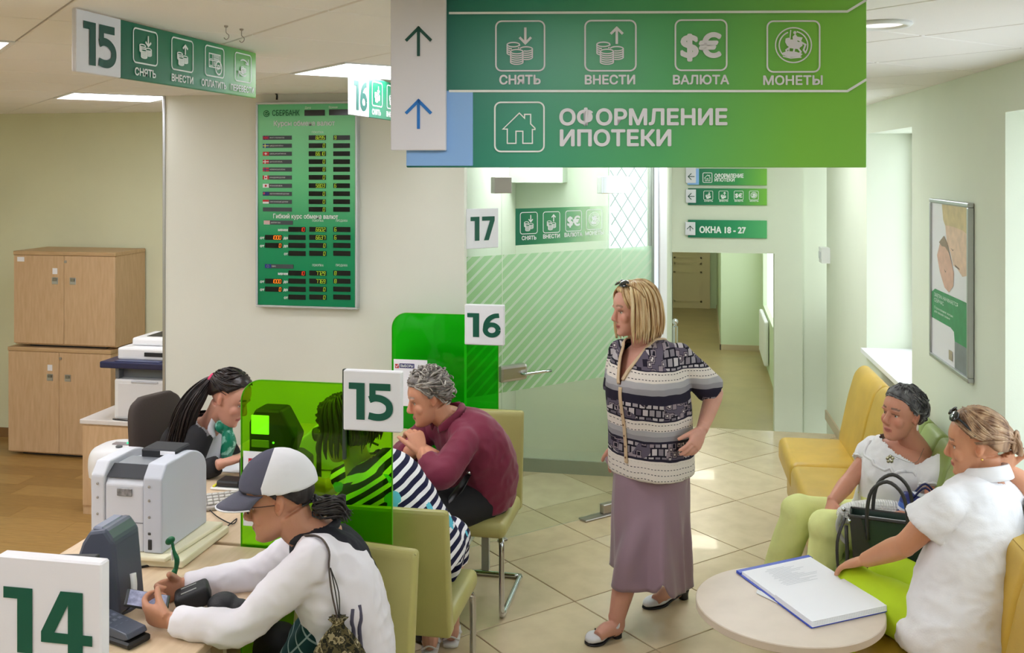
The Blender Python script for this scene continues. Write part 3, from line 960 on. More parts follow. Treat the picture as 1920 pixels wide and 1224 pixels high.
words = ['ФУНТ СТЕРЛИНГОВ', 'ШВЕДСКАЯ КРОНА', 'ШВЕЙЦАРСКИЙ ФРАНК', 'ДАТСКАЯ КРОНА', 'НОРВЕЖСКАЯ КРОНА', 'КАНАДСКИЙ ДОЛЛАР', 'ЯПОНСКАЯ ИЕНА', 'АВСТРАЛИЙСКИЙ ДОЛЛАР', 'СИНГАПУРСКИЙ ДОЛЛАР', None]
def strip(x0, y, x1, flag, word, kind):
    b = P.box(x0, y - 3.6, x1, y + 4)
    P.slab('name_strip', b[0], b[0] + b[2], b[1], b[1] + b[3], m_name, -.002, .0015, .0005)
    if flag:
        fx, fy, fw, fh = b[0], b[1] + .0005, .038, b[3] - .001
        a = Ink(.0022); a.rect(fx, fy, fw, fh); a.mk('flag_field', M('flag_%d_%d_%d' % flag[0], flag[0], .5), P.t)
        c = Ink(.003)
        if kind in (0,): c.rect(fx, fy + fh * .4, fw, fh * .2).rect(fx + fw * .44, fy, fw * .12, fh).stroke([(fx + .002, fy + .002), (fx + fw - .002, fy + fh - .002)], .003).stroke([(fx + .002, fy + fh - .002), (fx + fw - .002, fy + .002)], .003)
        elif kind in (1, 3, 4): c.rect(fx, fy + fh * .4, fw, fh * .2).rect(fx + fw * .32, fy, fw * .14, fh)
        elif kind == 2: c.rect(fx + fw * .42, fy + fh * .2, fw * .16, fh * .6).rect(fx + fw * .28, fy + fh * .4, fw * .44, fh * .2)
        elif kind == 5: c.rect(fx, fy, fw * .25, fh).rect(fx + fw * .75, fy, fw * .25, fh).disc(fx + fw / 2, fy + fh / 2, fh * .25)
        elif kind == 6: c.disc(fx + fw / 2, fy + fh / 2, fh * .3)
        elif kind == 7: c.rect(fx, fy + fh * .5, fw * .4, fh * .15).rect(fx + fw * .16, fy + fh * .3, fw * .1, fh * .6)
        elif kind == 8: c.rect(fx, fy + fh * .5, fw, fh * .5)
        elif kind == 9:
            for i in range(4): c.rect(fx, fy + fh * (.02 + i * .26), fw, fh * .13)
        elif kind == 10:
            for i in range(8): c.disc(fx + fw / 2 + fh * .3 * math.cos(i * .785), fy + fh / 2 + fh * .3 * math.sin(i * .785), fh * .06, 5)
        c.mk('flag_mark', M('flag_%d_%d_%d' % flag[1], flag[1], .5), P.t)
    if word: text(word, b[0] + .044, b[1] + b[3] * .35, b[3] * .3, m_ink, P.t, 'lettering', bold=.0, z=.003, fit=min(b[2] - .055, .006 * len(word)))
for i, y in enumerate(rows):
    strip(493, y, 547, flags[i], words[i], i)
    disp((579, y - 4.4, 611, y + 4.4), vals[i], m_ledg)
    disp((625, y - 4.4, 656, y + 4.4), {0: '9', 6: '6'}.get(i), m_ledg, False)
P.text('СБЕРБАНК', 511, 217, 562, 207, M('print_logo_green', (20, 98, 62), .5), bold=.02)
c = P.L(500, 213); k = Ink(.003); k.disc(c[0], c[1], .020); k.mk('logo_disc', M('logo_green', (24, 120, 70), .5), P.t)
k = Ink(.004); k.ring(c[0], c[1], .013, .0035, a0=60, a1=330); k.stroke([(c[0] - .008, c[1] + .003), (c[0], c[1] - .004), (c[0] + .016, c[1] + .009)], .0035); k.mk('logo_mark', M('logo_light', (130, 200, 150), .5), P.t)
disp((571, 206, 609, 217)); disp((617, 205, 656, 216))
P.text('Дата', 572, 204, 583, 200, m_ink, 0); P.text('Время', 617, 203, 633, 199, m_ink, 0)
P.text('Курсы обмена валют', 514, 236, 628, 227, m_ink2, bold=.03)
P.text('Гибкий курс обмена валют', 513, 409, 634, 401, m_ink, bold=.03)
for yy in (252, 417.5, 501): P.text('ПОКУПКА', 585 if yy < 300 else 586, yy - 2, 607, yy - 6, m_ink, 0)
for yy in (417.5, 501): P.text('ПРОДАЖА', 630, yy - 2, 652, yy - 6, m_ink, 0)
strip(495, 417, 549, ((190, 60, 70), (240, 240, 240)), 'ДОЛЛАР США', 9)
strip(497, 499, 550, ((30, 50, 140), (240, 220, 60)), 'ЕВРО', 10)
for y0, v in ((430, ('66.02', '66.37')), (512, ('77.29', '77.69'))):
    for i in range(4):
        y = y0 + i * 15
        disp((541, y - 4.6, 573, y + 4.6), '10' if i == 0 else None, m_ledr, True)
        disp((580, y - 4.6, 612, y + 4.6), v[i] if i < 2 else '0', m_ledg)
        disp((625, y - 4.6, 657, y + 4.6), ('6' if y0 == 430 else '8') if i < 2 else None, m_ledg, False)
        if i in (1, 2):
            disp((497, y - 4.6, 529, y + 4.6), '1000' if i == 1 else '0', m_ledo)
            P.text('от', 488, y + 3, 496, y - 2, m_ink, .05); P.text('до', 532, y + 3, 540, y - 2, m_ink, .05)
    P.text('менее', 522, y0 + 3, 540, y0 - 2, m_ink, .05); P.text('от', 533, y0 + 48, 540, y0 + 43, m_ink, .05)
cb = MB(); w0 = W(519, 187, hitY(519, YC)[1] - .05); w1 = W(520, 163, hitY(520, YC)[1] - .02)
cb.tube([w0, w0 + Vector((.0, 0, .03)), w0 + Vector((-.012, -.01, .05)), w0 + Vector((.012, -.01, .06)), w1 + Vector((0.02, 0, .01))], .006, n=8)
cb.mk('power_cable', m_black, P.t, smooth=True)

# counter number plates -------------------------------------------------------------------------------------------
def plate(num, xl, xr, yt, yb, d, label, dx0, dx1, dy0, dy1):
    Y = W((xl + xr) / 2, 750, d).y
    X0, dl = hitY(xl, Y)
    P = Panel('number_plate', label, 'sign', (X0, Y, zat(yb, dl)), (1, 0, 0), group='counter number plates')
    x1 = P.L(xr, (yt + yb) / 2)[0]; y1 = P.L(xl, yt)[1]
    P.slab('plate_box', 0, x1, 0, y1, m_plate, -.032, 0, .004)
    digits(num, x1 * dx0, y1 * dy0, x1 * (dx1 - dx0), y1 * (dy1 - dy0), m_dg, P.t)
    return P, x1, y1
PL15 = plate('15', 643.5, 752, 693.5, 806, 3.63, 'white plate with green number 15 on the clear green screen', .10, .87, .19, .80)
PL15[0].slab('bracket', -.016, -.004, -.12, PL15[2] * .98, M('bracket_dark', (52, 60, 52), .5), -.05, -.032)
PL16 = plate('16', 871, 945, 570.5, 646, 5.34, 'white plate with green number 16 above the back green screen', .07, .92, .20, .79)
PL14 = plate('14', -6, 190, 1040, 1262, 2.12, 'large white plate with green number 14 in the bottom left corner', .07, .92, .20, .745)

# glass partition with door -----------------------------------------------------------------------------------------
g0 = F(945, 1013); ge = Vector((math.sqrt(.5), math.sqrt(.5), 0))
g0 = g0 - ge * ge.dot(g0 - Vector((XC1, YC, 0)))            # start beside the column end
PG = Panel('glass_partition', 'frosted glass partition with green striped film and a lever handle door', 'partition', g0, ge)
gx = lambda x: PG.L(x, 600)[0]
gz = lambda x, y: PG.L(x, y)[1]
def thinglass(name, col, refl=.08):
    n = NT(name)
    t = n.node('BsdfTransparent'); t.inputs[0].default_value = lin(col)
    gl = n.node('BsdfGlossy'); gl.inputs['Roughness'].default_value = .03
    fr = n.node('Fresnel'); fr.inputs[0].default_value = 1.45
    f = n.math('MULTIPLY', fr.outputs[0], refl * 12)
    mx = n.node('MixShader'); n.link(f, mx.inputs[0]); n.link(t.outputs[0], mx.inputs[1]); n.link(gl.outputs[0], mx.inputs[2])
    n.link(mx.outputs[0], n.out.inputs[0])
    return n.m
m_glass = thinglass('clear_glass', (246, 251, 247), .04)
xa, xd, xh, xe = gx(871), gx(942), gx(1165), gx(1222)
for nm, a, b in (('fixed_pane', xa, xd - .003), ('door_leaf', xd, xh), ('fixed_pane', xh + .003, xe)):
    PG.slab(nm, a, b, .008, CEIL - .02, m_glass, -.010, 0, .001)
# striped film
nf = NT('striped_film', .7)
o = nf.sep()
u = nf.math('SUBTRACT', nf.math('MULTIPLY', o[0], 0.80), nf.math('MULTIPLY', o[1], .98))
fr = nf.math('FRACT', nf.math('MULTIPLY', u, 15.0))
stp = nf.math('LESS_THAN', fr, .30)
gx_ = nf.math('MULTIPLY_ADD', o[0], -.40, nf.math('MULTIPLY', o[1], -.26))
colr = nf.ramp(nf.math('ADD', gx_, 0.95), [(0.0, (212, 240, 216)), (.35, (182, 227, 180)), (.75, (156, 208, 124))])
nf.color(nf.mix(stp, colr, lin((228, 244, 224))))
tb = nf.node('BsdfTransparent'); tb.inputs[0].default_value = lin((228, 244, 226))
tl = nf.node('BsdfTranslucent'); nf.link(nf.mix(stp, colr, lin((228, 244, 224))), tl.inputs[0])
m1 = nf.node('MixShader'); m1.inputs[0].default_value = .42; nf.link(nf.b.outputs[0], m1.inputs[1]); nf.link(tl.outputs[0], m1.inputs[2])
m2 = nf.node('MixShader'); m2.inputs[0].default_value = .30; nf.link(m1.outputs[0], m2.inputs[1]); nf.link(tb.outputs[0], m2.inputs[2])
nf.link(m2.outputs[0], nf.out.inputs[0])
zf1 = gz(872, 482); zf0 = gz(946, 735)
for a, b in ((xa + .002, xd - .004), (xd + .001, xh - .001), (xh + .004, xe - .002)):
    k = Ink(.0012); k.rect(a, zf0, b - a, zf1 - zf0); k.mk('striped_film', nf.m, PG.t)
# green service sticker on the door
b = PG.box(966, 388, 1141, 452)
sx0, sx1 = gx(966), gx(1142); sy0, sy1 = gz(967, 460), gz(967, 391)
ng = NT('sticker_green', .5); oo = ng.sep()
tt = ng.math('DIVIDE', ng.math('SUBTRACT', oo[0], sx0), sx1 - sx0)
ng.color(ng.ramp(tt, [(0, (0, 110, 78)), (.55, (60, 160, 96)), (1, (150, 205, 120))]))
tb = ng.node('BsdfTransparent'); mm = ng.node('MixShader'); ng.link(ng.math('POWER', ng.math('MAXIMUM', tt, 0.0), 3.0), mm.inputs[0]); ng.link(ng.b.outputs[0], mm.inputs[1]); ng.link(tb.outputs[0], mm.inputs[2]); ng.link(mm.outputs[0], ng.out.inputs[0])
k = Ink(.002); k.rect(sx0, sy0, sx1 - sx0, sy1 - sy0); k.mk('green_sticker', ng.m, PG.t)
for kd, cp, bx, cb in (('out', 'СНЯТЬ', (975, 398, 1007, 438), (978, 450, 1005, 443)), ('in', 'ВНЕСТИ', (1018, 397, 1049, 436), (1018, 447, 1049, 440)),
                       ('cur', 'ВАЛЮТА', (1060, 395, 1090, 433), (1058, 444, 1091, 437)), ('coin', 'МОНЕТЫ', (1099, 393, 1128, 430), (1097, 441, 1131, 434))):
    pict(PG, kd, bx, cp, cb, m_ink, lw=.032, bold=.05, z=.003)
# fittings
def gbox(name, x0, y0, x1, y1, z0, z1, mat, r=.004):
    a = PG.L(x0, y0); b = PG.L(x1, y1)
    return MB().rbox((a[0], b[1], z0), (b[0], a[1], z1), r, 2).mk(name, mat, PG.t, world=False, smooth=False)
gbox('patch_fitting', 925, 332, 957, 362, -.03, .016, m_steel)
gbox('patch_fitting', 1125, 330, 1179, 362, -.03, .018, M('polished_steel', (225, 226, 230), .12, metal=.95))
lk = gbox('door_lock', 934, 686, 985, 710, -.04, .03, m_steel, .018)
a = PG.L(975, 698); bb = PG.L(1022, 698)
MB().tube([(a[0] - .01, a[1], .03), (a[0], a[1], .055), (a[0] + .02, a[1], .062), (bb[0], a[1], .062)], .009, n=12).mk('door_handle', m_chrome, PG.t, world=False, smooth=True)
MB().rbox((xe, 0, -.03), (xe + .045, CEIL - .014, .02), .004, 1).mk('edge_profile', m_alu, PG.t, world=False)
MB().rbox((xe + .045, 0, -.04), (xe + .11, CEIL - .014, .03), .004, 1).mk('post', m_white, PG.t, world=False)
fa = F(1085, 974); fb = F(1160, 951)
MB().rbox((PG.L(1090, 972)[0], .0, -.03), (PG.L(1165, 950)[0] + .12, .012, .045), .003, 1).mk('floor_hinge', m_steel, PG.t, world=False)
MB().rbox((PG.L(1128, 960)[0], .012, -.022), (PG.L(1165, 950)[0] + .10, .07, .022), .004, 1).mk('floor_fitting', m_steel, PG.t, world=False)
MB().rbox((xd - .03, 0, -.014), (xd + .03, .012, .014), .003, 1).mk('floor_fitting', m_steel, PG.t, world=False)
# plate 17 on the fixed pane
P17 = Panel('number_plate', 'white plate with green number 17 on the glass beside the striped door', 'sign', PG.O + PG.R @ Vector((PG.L(872, 467)[0], PG.L(872, 467)[1], .012)), ge, group='counter number plates')
x1 = P17.L(935, 430)[0]; y1 = P17.L(872, 392)[1]
P17.slab('plate_box', 0, x1, 0, y1, m_plate, -.011, 0, .003)
digits('17', x1 * .13, y1 * .20, x1 * .74, y1 * .60, m_dg, P17.t)

# signs on the wall over the stairs ----------------------------------------------------------------------------------
def wall_sign(label, xl, xr, yt, yb, fn, stops):
    Y = YL - .022
    X0, d0 = hitY(xl, Y)
    P = Panel('wall_sign', label, 'sign', (X0, Y, zat(yb, d0)), (1, 0, 0), group='direction signs over the stairs')
    x1 = P.L(xr, (yt + yb) / 2)[0]; y1 = P.L(xl, yt)[1]
    P.slab('sign_board', 0, x1, 0, y1, gradmat('wsign_%d' % yt, stops, size=x1), -.02, 0)
    fn(P, x1, y1)
    return P
def s1(P, x1, y1):
    P.slab('light_blue_field', -.005, .10, .004, y1, m_sky, 0, .003); P.slab('arrow_board', -.02, .072, .02, y1 + .01, m_sgn, .003, .012)
    o = arrow(P, 1296, 331, 11, 11, m_dg2, (-1, 0), lw=.13)
    for v in o.data.vertices: v.co.z = .014
    pict(P, 'house', (1318, 324, 1335, 342), None, None, m_ink, lw=.06)
    P.text('ОФОРМЛЕНИЕ', 1340, 333, 1394, 326, m_ink, .05); P.text('ИПОТЕКИ', 1340, 340, 1377, 334, m_ink, .05)
wall_sign('green wall sign with house pictogram and left arrow, topmost over the stairs', 1290, 1438, 316, 347, s1, [(0, (0, 110, 86)), (.6, (50, 150, 80)), (1, (126, 196, 70))])
def s2(P, x1, y1):
    P.slab('arrow_board', -.02, .072, .02, y1 - .01, m_sgn, .001, .012)
    o = arrow(P, 1296, 368, 11, 11, m_dg2, (-1, 0), lw=.13)
    for v in o.data.vertices: v.co.z = .014
    for i, (kd, cp) in enumerate((('out', 'СНЯТЬ'), ('in', 'ВНЕСТИ'), ('cur', 'ВАЛЮТА'), ('coin', 'МОНЕТЫ'))):
        x = 1319.5 + 28.5 * i
        pict(P, kd, (x, 358, x + 17, 374.5), cp, (x + 1, 378, x + 17, 375.5), m_ink, lw=.045, bold=.05)
wall_sign('green wall sign with four pictograms and left arrow, middle one over the stairs', 1290, 1438, 353, 384, s2, [(0, (0, 100, 80)), (.6, (40, 146, 84)), (1, (126, 196, 70))])
def s3(P, x1, y1):
    P.slab('arrow_board', -.025, .066, .022, y1 - .02, m_sgn, .001, .012)
    o = arrow(P, 1294, 428, 9, 11, m_dg2, lw=.14)
    for v in o.data.vertices: v.co.z = .014
    P.text('ОКНА 18 - 27', 1312, 436, 1398, 425, m_ink, .06)
wall_sign('green wall sign reading windows 18 to 27 above the stair opening', 1290, 1438, 412, 445, s3, [(0, (0, 112, 82)), (.6, (44, 152, 100)), (1, (90, 184, 116))])
t = thing('motion_sensor', 'small white sensor box on the pier edge by the sunlit recess', 'sensor', rp(T_END - .12, -.03, zat(478, 8.5)))
bp = rp(T_END - .12, 0, zat(478, 8.5))
rbox_wall(MB(), T_END - .19, T_END - .03, -.07, -.001, bp.z - .065, bp.z + .065).mk('sensor_case', m_white, t)
rbox_wall(MB(), T_END - .15, T_END - .07, -.08, -.07, bp.z - .03, bp.z + .03).mk('sensor_lens', M('sensor_lens', (200, 205, 208), .3), t)

# poster on the right column ------------------------------------------------------------------------------------------
po = rp(0, -.024, 0)
tl = Panel('x', None, None, po, -RE)          # throw-away frame to measure with
def tpos(x, y): return tl.L(x, y)
q0 = tpos(1744, 680); q1 = tpos(1817, 545); 
O = tl.O + tl.R @ Vector((q0[0], 0, 0))
zb = (zat(668, (cam.location - (tl.O + tl.R @ Vector((tpos(1744, 668)[0], 0, 0)))).length * 0 + 1) if False else tl.O.z + (tpos(1744, 668)[1] + tpos(1815, 716)[1]) / 2)
ztp = tl.O.z + (tpos(1747, 373)[1] + tpos(1817, 379)[1]) / 2
bpy.data.objects.remove(tl.t)
PP = Panel('framed_poster', 'tall framed poster of a sleeping mother and child with green text block', 'poster', (O.x, O.y, zb), -RE)
pw = PP.L(1817, 545)[0]; phh = ztp - zb
PP.slab('backing', .006, pw - .006, .006, phh - .006, M('poster_white', (232, 230, 236), .35), -.02, -.004)
f = MB()
for a, b in (((0, 0), (pw, .022)), ((0, phh - .022), (pw, phh)), ((0, .022), (.022, phh - .022)), ((pw - .022, .022), (pw, phh - .022))):
    f.rbox((a[0], a[1], -.022), (b[0], b[1], .006), .005, 2)
f.mk('poster_frame', m_alu, PP.t, world=False)
def pp(pts, name, col, z):
    k = Ink(z); k.poly([(.024 + (pw - .048) * u, .024 + (phh - .048) * v) for u, v in pts]); k.mk(name, M('poster_%s' % name, col, .4, var=.08, vscale=18), PP.t)
pp([(.30, 1), (1, 1), (1, .80), (.86, .85), (.62, .86), (.44, .84), (.34, .90)], 'hair_print', (214, 190, 140), -.0030)
pp([(.40, .87), (.62, .87), (.86, .86), (1, .84), (1, .60), (.86, .58), (.72, .62), (.62, .63), (.55, .70), (.44, .77)], 'mother_face_print', (232, 196, 172), -.0026)
pp([(.36, .78), (.46, .74), (.56, .66), (.64, .58), (.62, .50), (.50, .45), (.38, .47), (.24, .56), (.16, .66), (.24, .74)], 'child_face_print', (224, 178, 160), -.0024)
pp([(.22, .75), (.36, .80), (.46, .76), (.56, .66), (.50, .70), (.40, .73), (.30, .73)], 'child_hair_print', (150, 124, 106), -.0020)
for pts in ([(.55, .735), (.62, .725), (.66, .735), (.61, .718)], [(.36, .59), (.42, .575), (.44, .585), (.41, .567)], [(.66, .64), (.78, .625), (.80, .615), (.68, .625)]):
    pp(pts, 'lash_print', (110, 80, 70), -.0018)
pp([(0, .405), (.10, .435), (1, .435), (1, .165), (.66, .165), (.64, .22), (.55, .235), (0, .235)], 'green_block', (44, 148, 92), -.0022)
pp([(.66, 0), (1, 0), (1, .165), (.66, .165)], 'grey_block', (130, 136, 140), -.0022)
pp([(.50, .03), (.60, .03), (.60, .09), (.50, .09)], 'sand_block', (176, 164, 140), -.0020)
fx = lambda u: .024 + (pw - .048) * u
fy = lambda v: .024 + (phh - .048) * v
text('ЗАВТРА НАЧИНАЕТСЯ', fx(.08), fy(.385), .018, m_ink, PP.t, bold=0, z=-.0015, fit=pw * .62)
text('СЕЙЧАС', fx(.08), fy(.350), .018, m_ink, PP.t, bold=0, z=-.0015, fit=pw * .26)
text('Страхование жизни', fx(.08), fy(.305), .012, m_ink, PP.t, bold=0, z=-.0015, fit=pw * .5)
text('для вашей семьи', fx(.08), fy(.28), .012, m_ink, PP.t, bold=0, z=-.0015, fit=pw * .42)
# ------------------------------------------------------------------ furniture materials
m_beech = wood('beech_board', (216, 184, 146), (203, 168, 128), (9, 9, 1.2), .5, 6)
m_beech_h = wood('beech_top', (206, 174, 132), (192, 158, 116), (1.2, 9, 9), .5, 6)
m_desk = wood('desk_board', (228, 204, 174), (216, 189, 156), (8, 1.0, 8), .38, 5)
m_desk_edge = M('desk_edge', (206, 180, 146), .45)
m_olive = M('olive_leather', (182, 176, 108), .42, bump=.06, bscale=260, var=.04, vscale=5)
m_yellow = M('yellow_leather', (206, 168, 66), .38, bump=.08, bscale=220, var=.06, vscale=6)
m_green_l = M('green_leather', (150, 168, 92), .38, bump=.08, bscale=220, var=.06, vscale=6)
m_ltgrey = M('grey_plastic', (206, 208, 216), .4, bump=.01, bscale=300)
m_ltgrey2 = M('grey_plastic_cool', (196, 200, 212), .4)
m_cream_p = M('cream_plastic', (232, 226, 196), .45)
m_slate = M('slate_plastic', (84, 90, 108), .42)
m_whitep = M('white_plastic', (238, 238, 240), .35)
m_navy = M('navy_plastic', (38, 42, 78), .35)
m_paper = M('paper', (244, 244, 250), .7)

# filing cabinets -------------------------------------------------------------------------------------------------
def cabinet(label, x0, x1, y0, y1, z0, z1, card):
    t = thing('filing_cabinet', label, 'cabinet', ((x0 + x1) / 2, (y0 + y1) / 2, z0), group='stacked filing cabinets')
    MB().box((x0, y0 + .02, z0), (x1, y1, z1 - .03)).mk('cabinet_body', m_beech, t)
    MB().rbox((x0 - .005, y0 - .004, z1 - .03), (x1 + .005, y1, z1), .004, 1).mk('cabinet_top', m_beech_h, t)
    xm = (x0 + x1) / 2
    for s, (a, b) in ((1, (x0, xm - .0015)), (-1, (xm + .0015, x1))):
        d = MB().rbox((a, y0, z0 + .012), (b, y0 + .019, z1 - .032), .002, 1).mk('door', m_beech, t)
        hx = xm - s * .075
        zc = z1 - .22
        h = MB()
        h.rbox((hx - .026, y0 - .004, zc - .026), (hx + .026, y0 + .001, zc + .026), .003, 1)
        h.mk('handle', m_alu, d)
        MB().rbox((hx - .018, y0 - .009, zc - .002), (hx + .018, y0 - .004, zc + .020), .003, 1).mk('handle', M('handle_inner', (150, 150, 150), .25, metal=.9), d)
    MB().lathe([(.011, 0), (.011, -.006), (.006, -.007)], (xm + .015, y0, z1 - .075), 14, Matrix.Rotation(math.radians(-90), 3, 'X')).mk('lock', m_steel, t)
    MB().box((xm - .095, y0 - .0015, z1 - .17), (xm - .055, y0 - .0001, z1 - .125)).mk('card', m_paper, t)
    if card: MB().box((x0 + .03, y0 - .0015, z1 - .08), (x0 + .09, y0 - .0001, z1 - .045)).mk('card', m_paper, t)
YF = 6.68
cabinet('beech two-door filing cabinet standing on the wooden floor, lower of the stack', -5.19, -4.33, YF, 7.10, .02, .822, False)
cabinet('beech two-door filing cabinet on top of the other cabinet', -5.15, -4.30, YF + .01, 7.095, .84, 1.55, True)
MB().box((-5.10, YF + .05, 0), (-4.40, 7.08, .02)).mk('plinth', m_dark, bpy.data.objects['filing_cabinet'])
MB().box((-5.05, YF + .06, .822), (-4.40, 7.05, .84)).mk('plinth', m_dark, bpy.data.objects['filing_cabinet.001'])

# pedestal with the multifunction printer ---------------------------------------------------------------------------
px0, px1, py0, py1, pz = -3.86, -3.20, 5.62, 6.12, .60
t = thing('pedestal', 'low beige pedestal cabinet under the white printer', 'cabinet', ((px0 + px1) / 2, (py0 + py1) / 2, 0))
MB().box((px0 + .015, py0 + .015, 0), (px1, py1, pz - .03)).mk('pedestal_body', m_beech, t)
MB().rbox((px0, py0, pz - .03), (px1, py1, pz), .005, 2).mk('pedestal_top', M('pedestal_top', (226, 220, 216), .45), t)
MB().box((px0 + .02, py0 + .004, .06), (px1 - .01, py0 + .0145, pz - .04)).mk('pedestal_front', m_beech, t)
t = thing('printer', 'white multifunction printer with navy control panel on the beige pedestal', 'printer', (-3.43, 5.85, pz))
x0, x1, y0 = -3.645, -3.20, 5.66
MB().rbox((x0, y0, pz + .004), (x1, 6.05, pz + .255), .012, 2).mk('printer_body', m_whitep, t)
MB().rbox((x0 + .004, y0 + .06, pz + .255), (x1, 6.05, pz + .33), .006, 2).rbox((x0 + .004, y0 + .005, pz + .255), (x0 + .03, y0 + .06, pz + .33), .004, 1).rbox((x1 - .06, y0 + .005, pz + .255), (x1, y0 + .06, pz + .33), .004, 1).mk('output_bay', M('printer_bay', (120, 124, 128), .5), t)
MB().rbox((x0 - .07, y0 - .05, pz + .330), (x1, 6.05, pz + .372), .008, 2).mk('control_panel', m_navy, t)
MB().rbox((x0 + .02, y0 - .03, pz + .372), (x1 - .12, y0 + .06, pz + .376), .002, 1).mk('control_keys', M('panel_keys', (70, 76, 110), .3), t)
MB().prism([(x0 + .01, y0 + .02, pz + .374), (x1, y0 + .02, pz + .374), (x1, 6.05, pz + .374), (x0 + .01, 6.05, pz + .374)], (0, 0, .075), .012).mk('scanner_lid', m_whitep, t)
MB().prism([(x0 + .06, y0 + .10, pz + .45), (x1, y0 + .10, pz + .45), (x1, 6.03, pz + .45), (x0 + .06, 6.03, pz + .45)], (0, 0, .05), .015).mk('document_feeder', m_whitep, t)
MB().rbox((x0 + .13, y0 + .16, pz + .497), (x1 - .04, y0 + .34, pz + .503), .002, 1).mk('feeder_slot', m_dark, t)
MB().rbox((x0 + .20, y0 + .012, pz + .40), (x1, y0 + .022, pz + .425), .002, 1).mk('paper_slot', m_dark, t)
MB().rbox((x0 + .03, y0 - .003, pz + .02), (x1 - .05, y0 + .001, pz + .23), .002, 1).mk('front_tray', M('tray_white', (230, 230, 233), .35), t)
MB().rbox((x0 + .12, y0 - .008, pz + .235), (x1 - .14, y0 + .001, pz + .247), .003, 1).mk('tray_grip', m_ltgrey, t)
MB().rbox((x0 + .25, y0 - .006, pz + .105), (x0 + .34, y0 - .002, pz + .127), .002, 2).mk('badge', m_dark, t)
pp_ = MB().tube([(x0 - .0, y0 - .012, pz + .004), (x0 + .12, y0 - .03, pz + .005), (x0 + .24, y0 - .015, pz + .005), (x0 + .30, y0 - .03, pz + .006)], .004, n=8); pp_.mk('cable', m_dark, t, smooth=True)

# shredder -------------------------------------------------------------------------------------------------------
sc = W(237, 850, 5.5); sc = Vector((sc.x, sc.y, 0))
t = thing('paper_shredder', 'white paper shredder with rounded top and green lamp behind the desk', 'shredder', sc)
mb = MB(); E = lambda z, rx, ry: ((sc.x, sc.y, z), (rx, 0, 0), (0, ry, 0))
mb.loft([(Vector(a), Vector(b), Vector(c)) for a, b, c in (E(.005, .155, .12), E(.30, .165, .13), E(.49, .172, .135))], n=28, p=3.6, sub=2); mb.mk('bin', m_ltgrey, t, auto=40)
mb = MB(); mb.loft([(Vector(a), Vector(b), Vector(c)) for a, b, c in (E(.492, .185, .15), E(.55, .19, .155), E(.60, .186, .15), E(.64, .165, .13), E(.655, .12, .09))], n=28, p=3.0, sub=3); mb.mk('head', m_whitep, t, auto=40)
MB().rbox((sc.x - .07, sc.y - .03, .650), (sc.x + .09, sc.y + .01, .662), .003, 1).mk('feed_slot', M('slot_grey', (150, 140, 140), .5), t)
MB().lathe([(.018, .655), (.018, .664), (.012, .666)], (sc.x + .0, sc.y - .07, 0), 16).mk('power_button', M('button_grey', (90, 94, 98), .4), t)
MB().ball((sc.x + .02, sc.y - .015, .664), .008).mk('status_lamp', M('lamp_green', (40, 200, 130), .4, emit=(60, 220, 150), estr=1.0), t)

# desks ----------------------------------------------------------------------------------------------------------
XD0, XD1, ZD = -2.36, -1.48, .75
YS15 = PL15[0].O.y + .055; YS16 = PL16[0].O.y + .055; YS14 = PL14[0].O.y + .055
def desk(y0, y1, label):
    t = thing('service_desk', label, 'desk', ((XD0 + XD1) / 2, (y0 + y1) / 2, 0), group='service desks')
    pts = []
    r = .16
    for cx, cy, a in ((XD1 - r, y0 + r, -90), (XD1 - r, y1 - r, 0)):
        for k in range(9):
            q = math.radians(a + 90 * k / 8); pts.append((cx + r * math.cos(q), cy + r * math.sin(q), ZD - .03))
    pts += [(XD0, y1, ZD - .03), (XD0, y0, ZD - .03)]
    MB().prism(pts, (0, 0, .03), .003, 1).mk('desk_top', m_desk, t)
    for yy in (y0 + .05, y1 - .08):
        MB().box((XD0 + .04, yy, 0), (XD1 - .28, yy + .028, ZD - .03)).mk('side_panel', m_desk_edge, t)
    MB().box((-1.84, y0 + .08, .10), (-1.81, y1 - .08, ZD - .03)).mk('modesty_panel', m_desk_edge, t)
    return t
desk(YS14 + .012, YS15 - .012, 'beige service desk in front of the clear green screen, number 14 side')
desk(YS15 + .016, YS16 - .012, 'beige service desk behind the clear green screen, between numbers 15 and 16')

# green acrylic screens ---------------------------------------------------------------------------------------------
m_acr = thinglass('green_acrylic', (186, 244, 74), .06)
m_acr2 = thinglass('green_acrylic_deep', (100, 236, 92), .06)
m_acr_edge = M('acrylic_edge', (120, 190, 60), .3)
def screen(label, Y, x_l, x_r, y_t, plate_x, low, mat=None):
    Xl, dl = hitY(x_l, Y); Xr, dr = hitY(x_r, Y); zt = zat(y_t, dl)
    t = thing('green_screen', label, 'screen', ((Xl + Xr) / 2, Y, 0), group='green acrylic desk screens')
    r = .085; pts = []
    for k in range(11):
        q = math.radians(180 - 90 * k / 10); pts.append((Xl + r + r * math.cos(q), Y, zt - r + r * math.sin(q)))
    pts += [(Xr, Y, zt), (Xr, Y, low), (Xl, Y, low)]
    MB().prism(pts, (0, .006, 0)).mk('acrylic_panel', mat or m_acr, t)
    e = MB()
    ring = [Vector(p) + Vector((0, .003, 0)) for p in pts]
    for i in range(len(ring)):
        a, b = ring[i], ring[(i + 1) % len(ring)]
        e.tube([a, b], .0032, n=4, sub=1)
    e.mk('panel_edge', m_acr_edge, t)
    for xx in (Xl + .05, Xr - .09): MB().box((xx, Y - .012, 0), (xx + .04, Y + .018, low)).mk('foot', m_alu, t)
    # holder of the number plate
    MB().box((plate_x, Y - .0225, zt - .10), (plate_x + .03, Y - .0005, zt + .02)).mk('plate_holder', m_alu, t)
    return Xl, Xr, zt
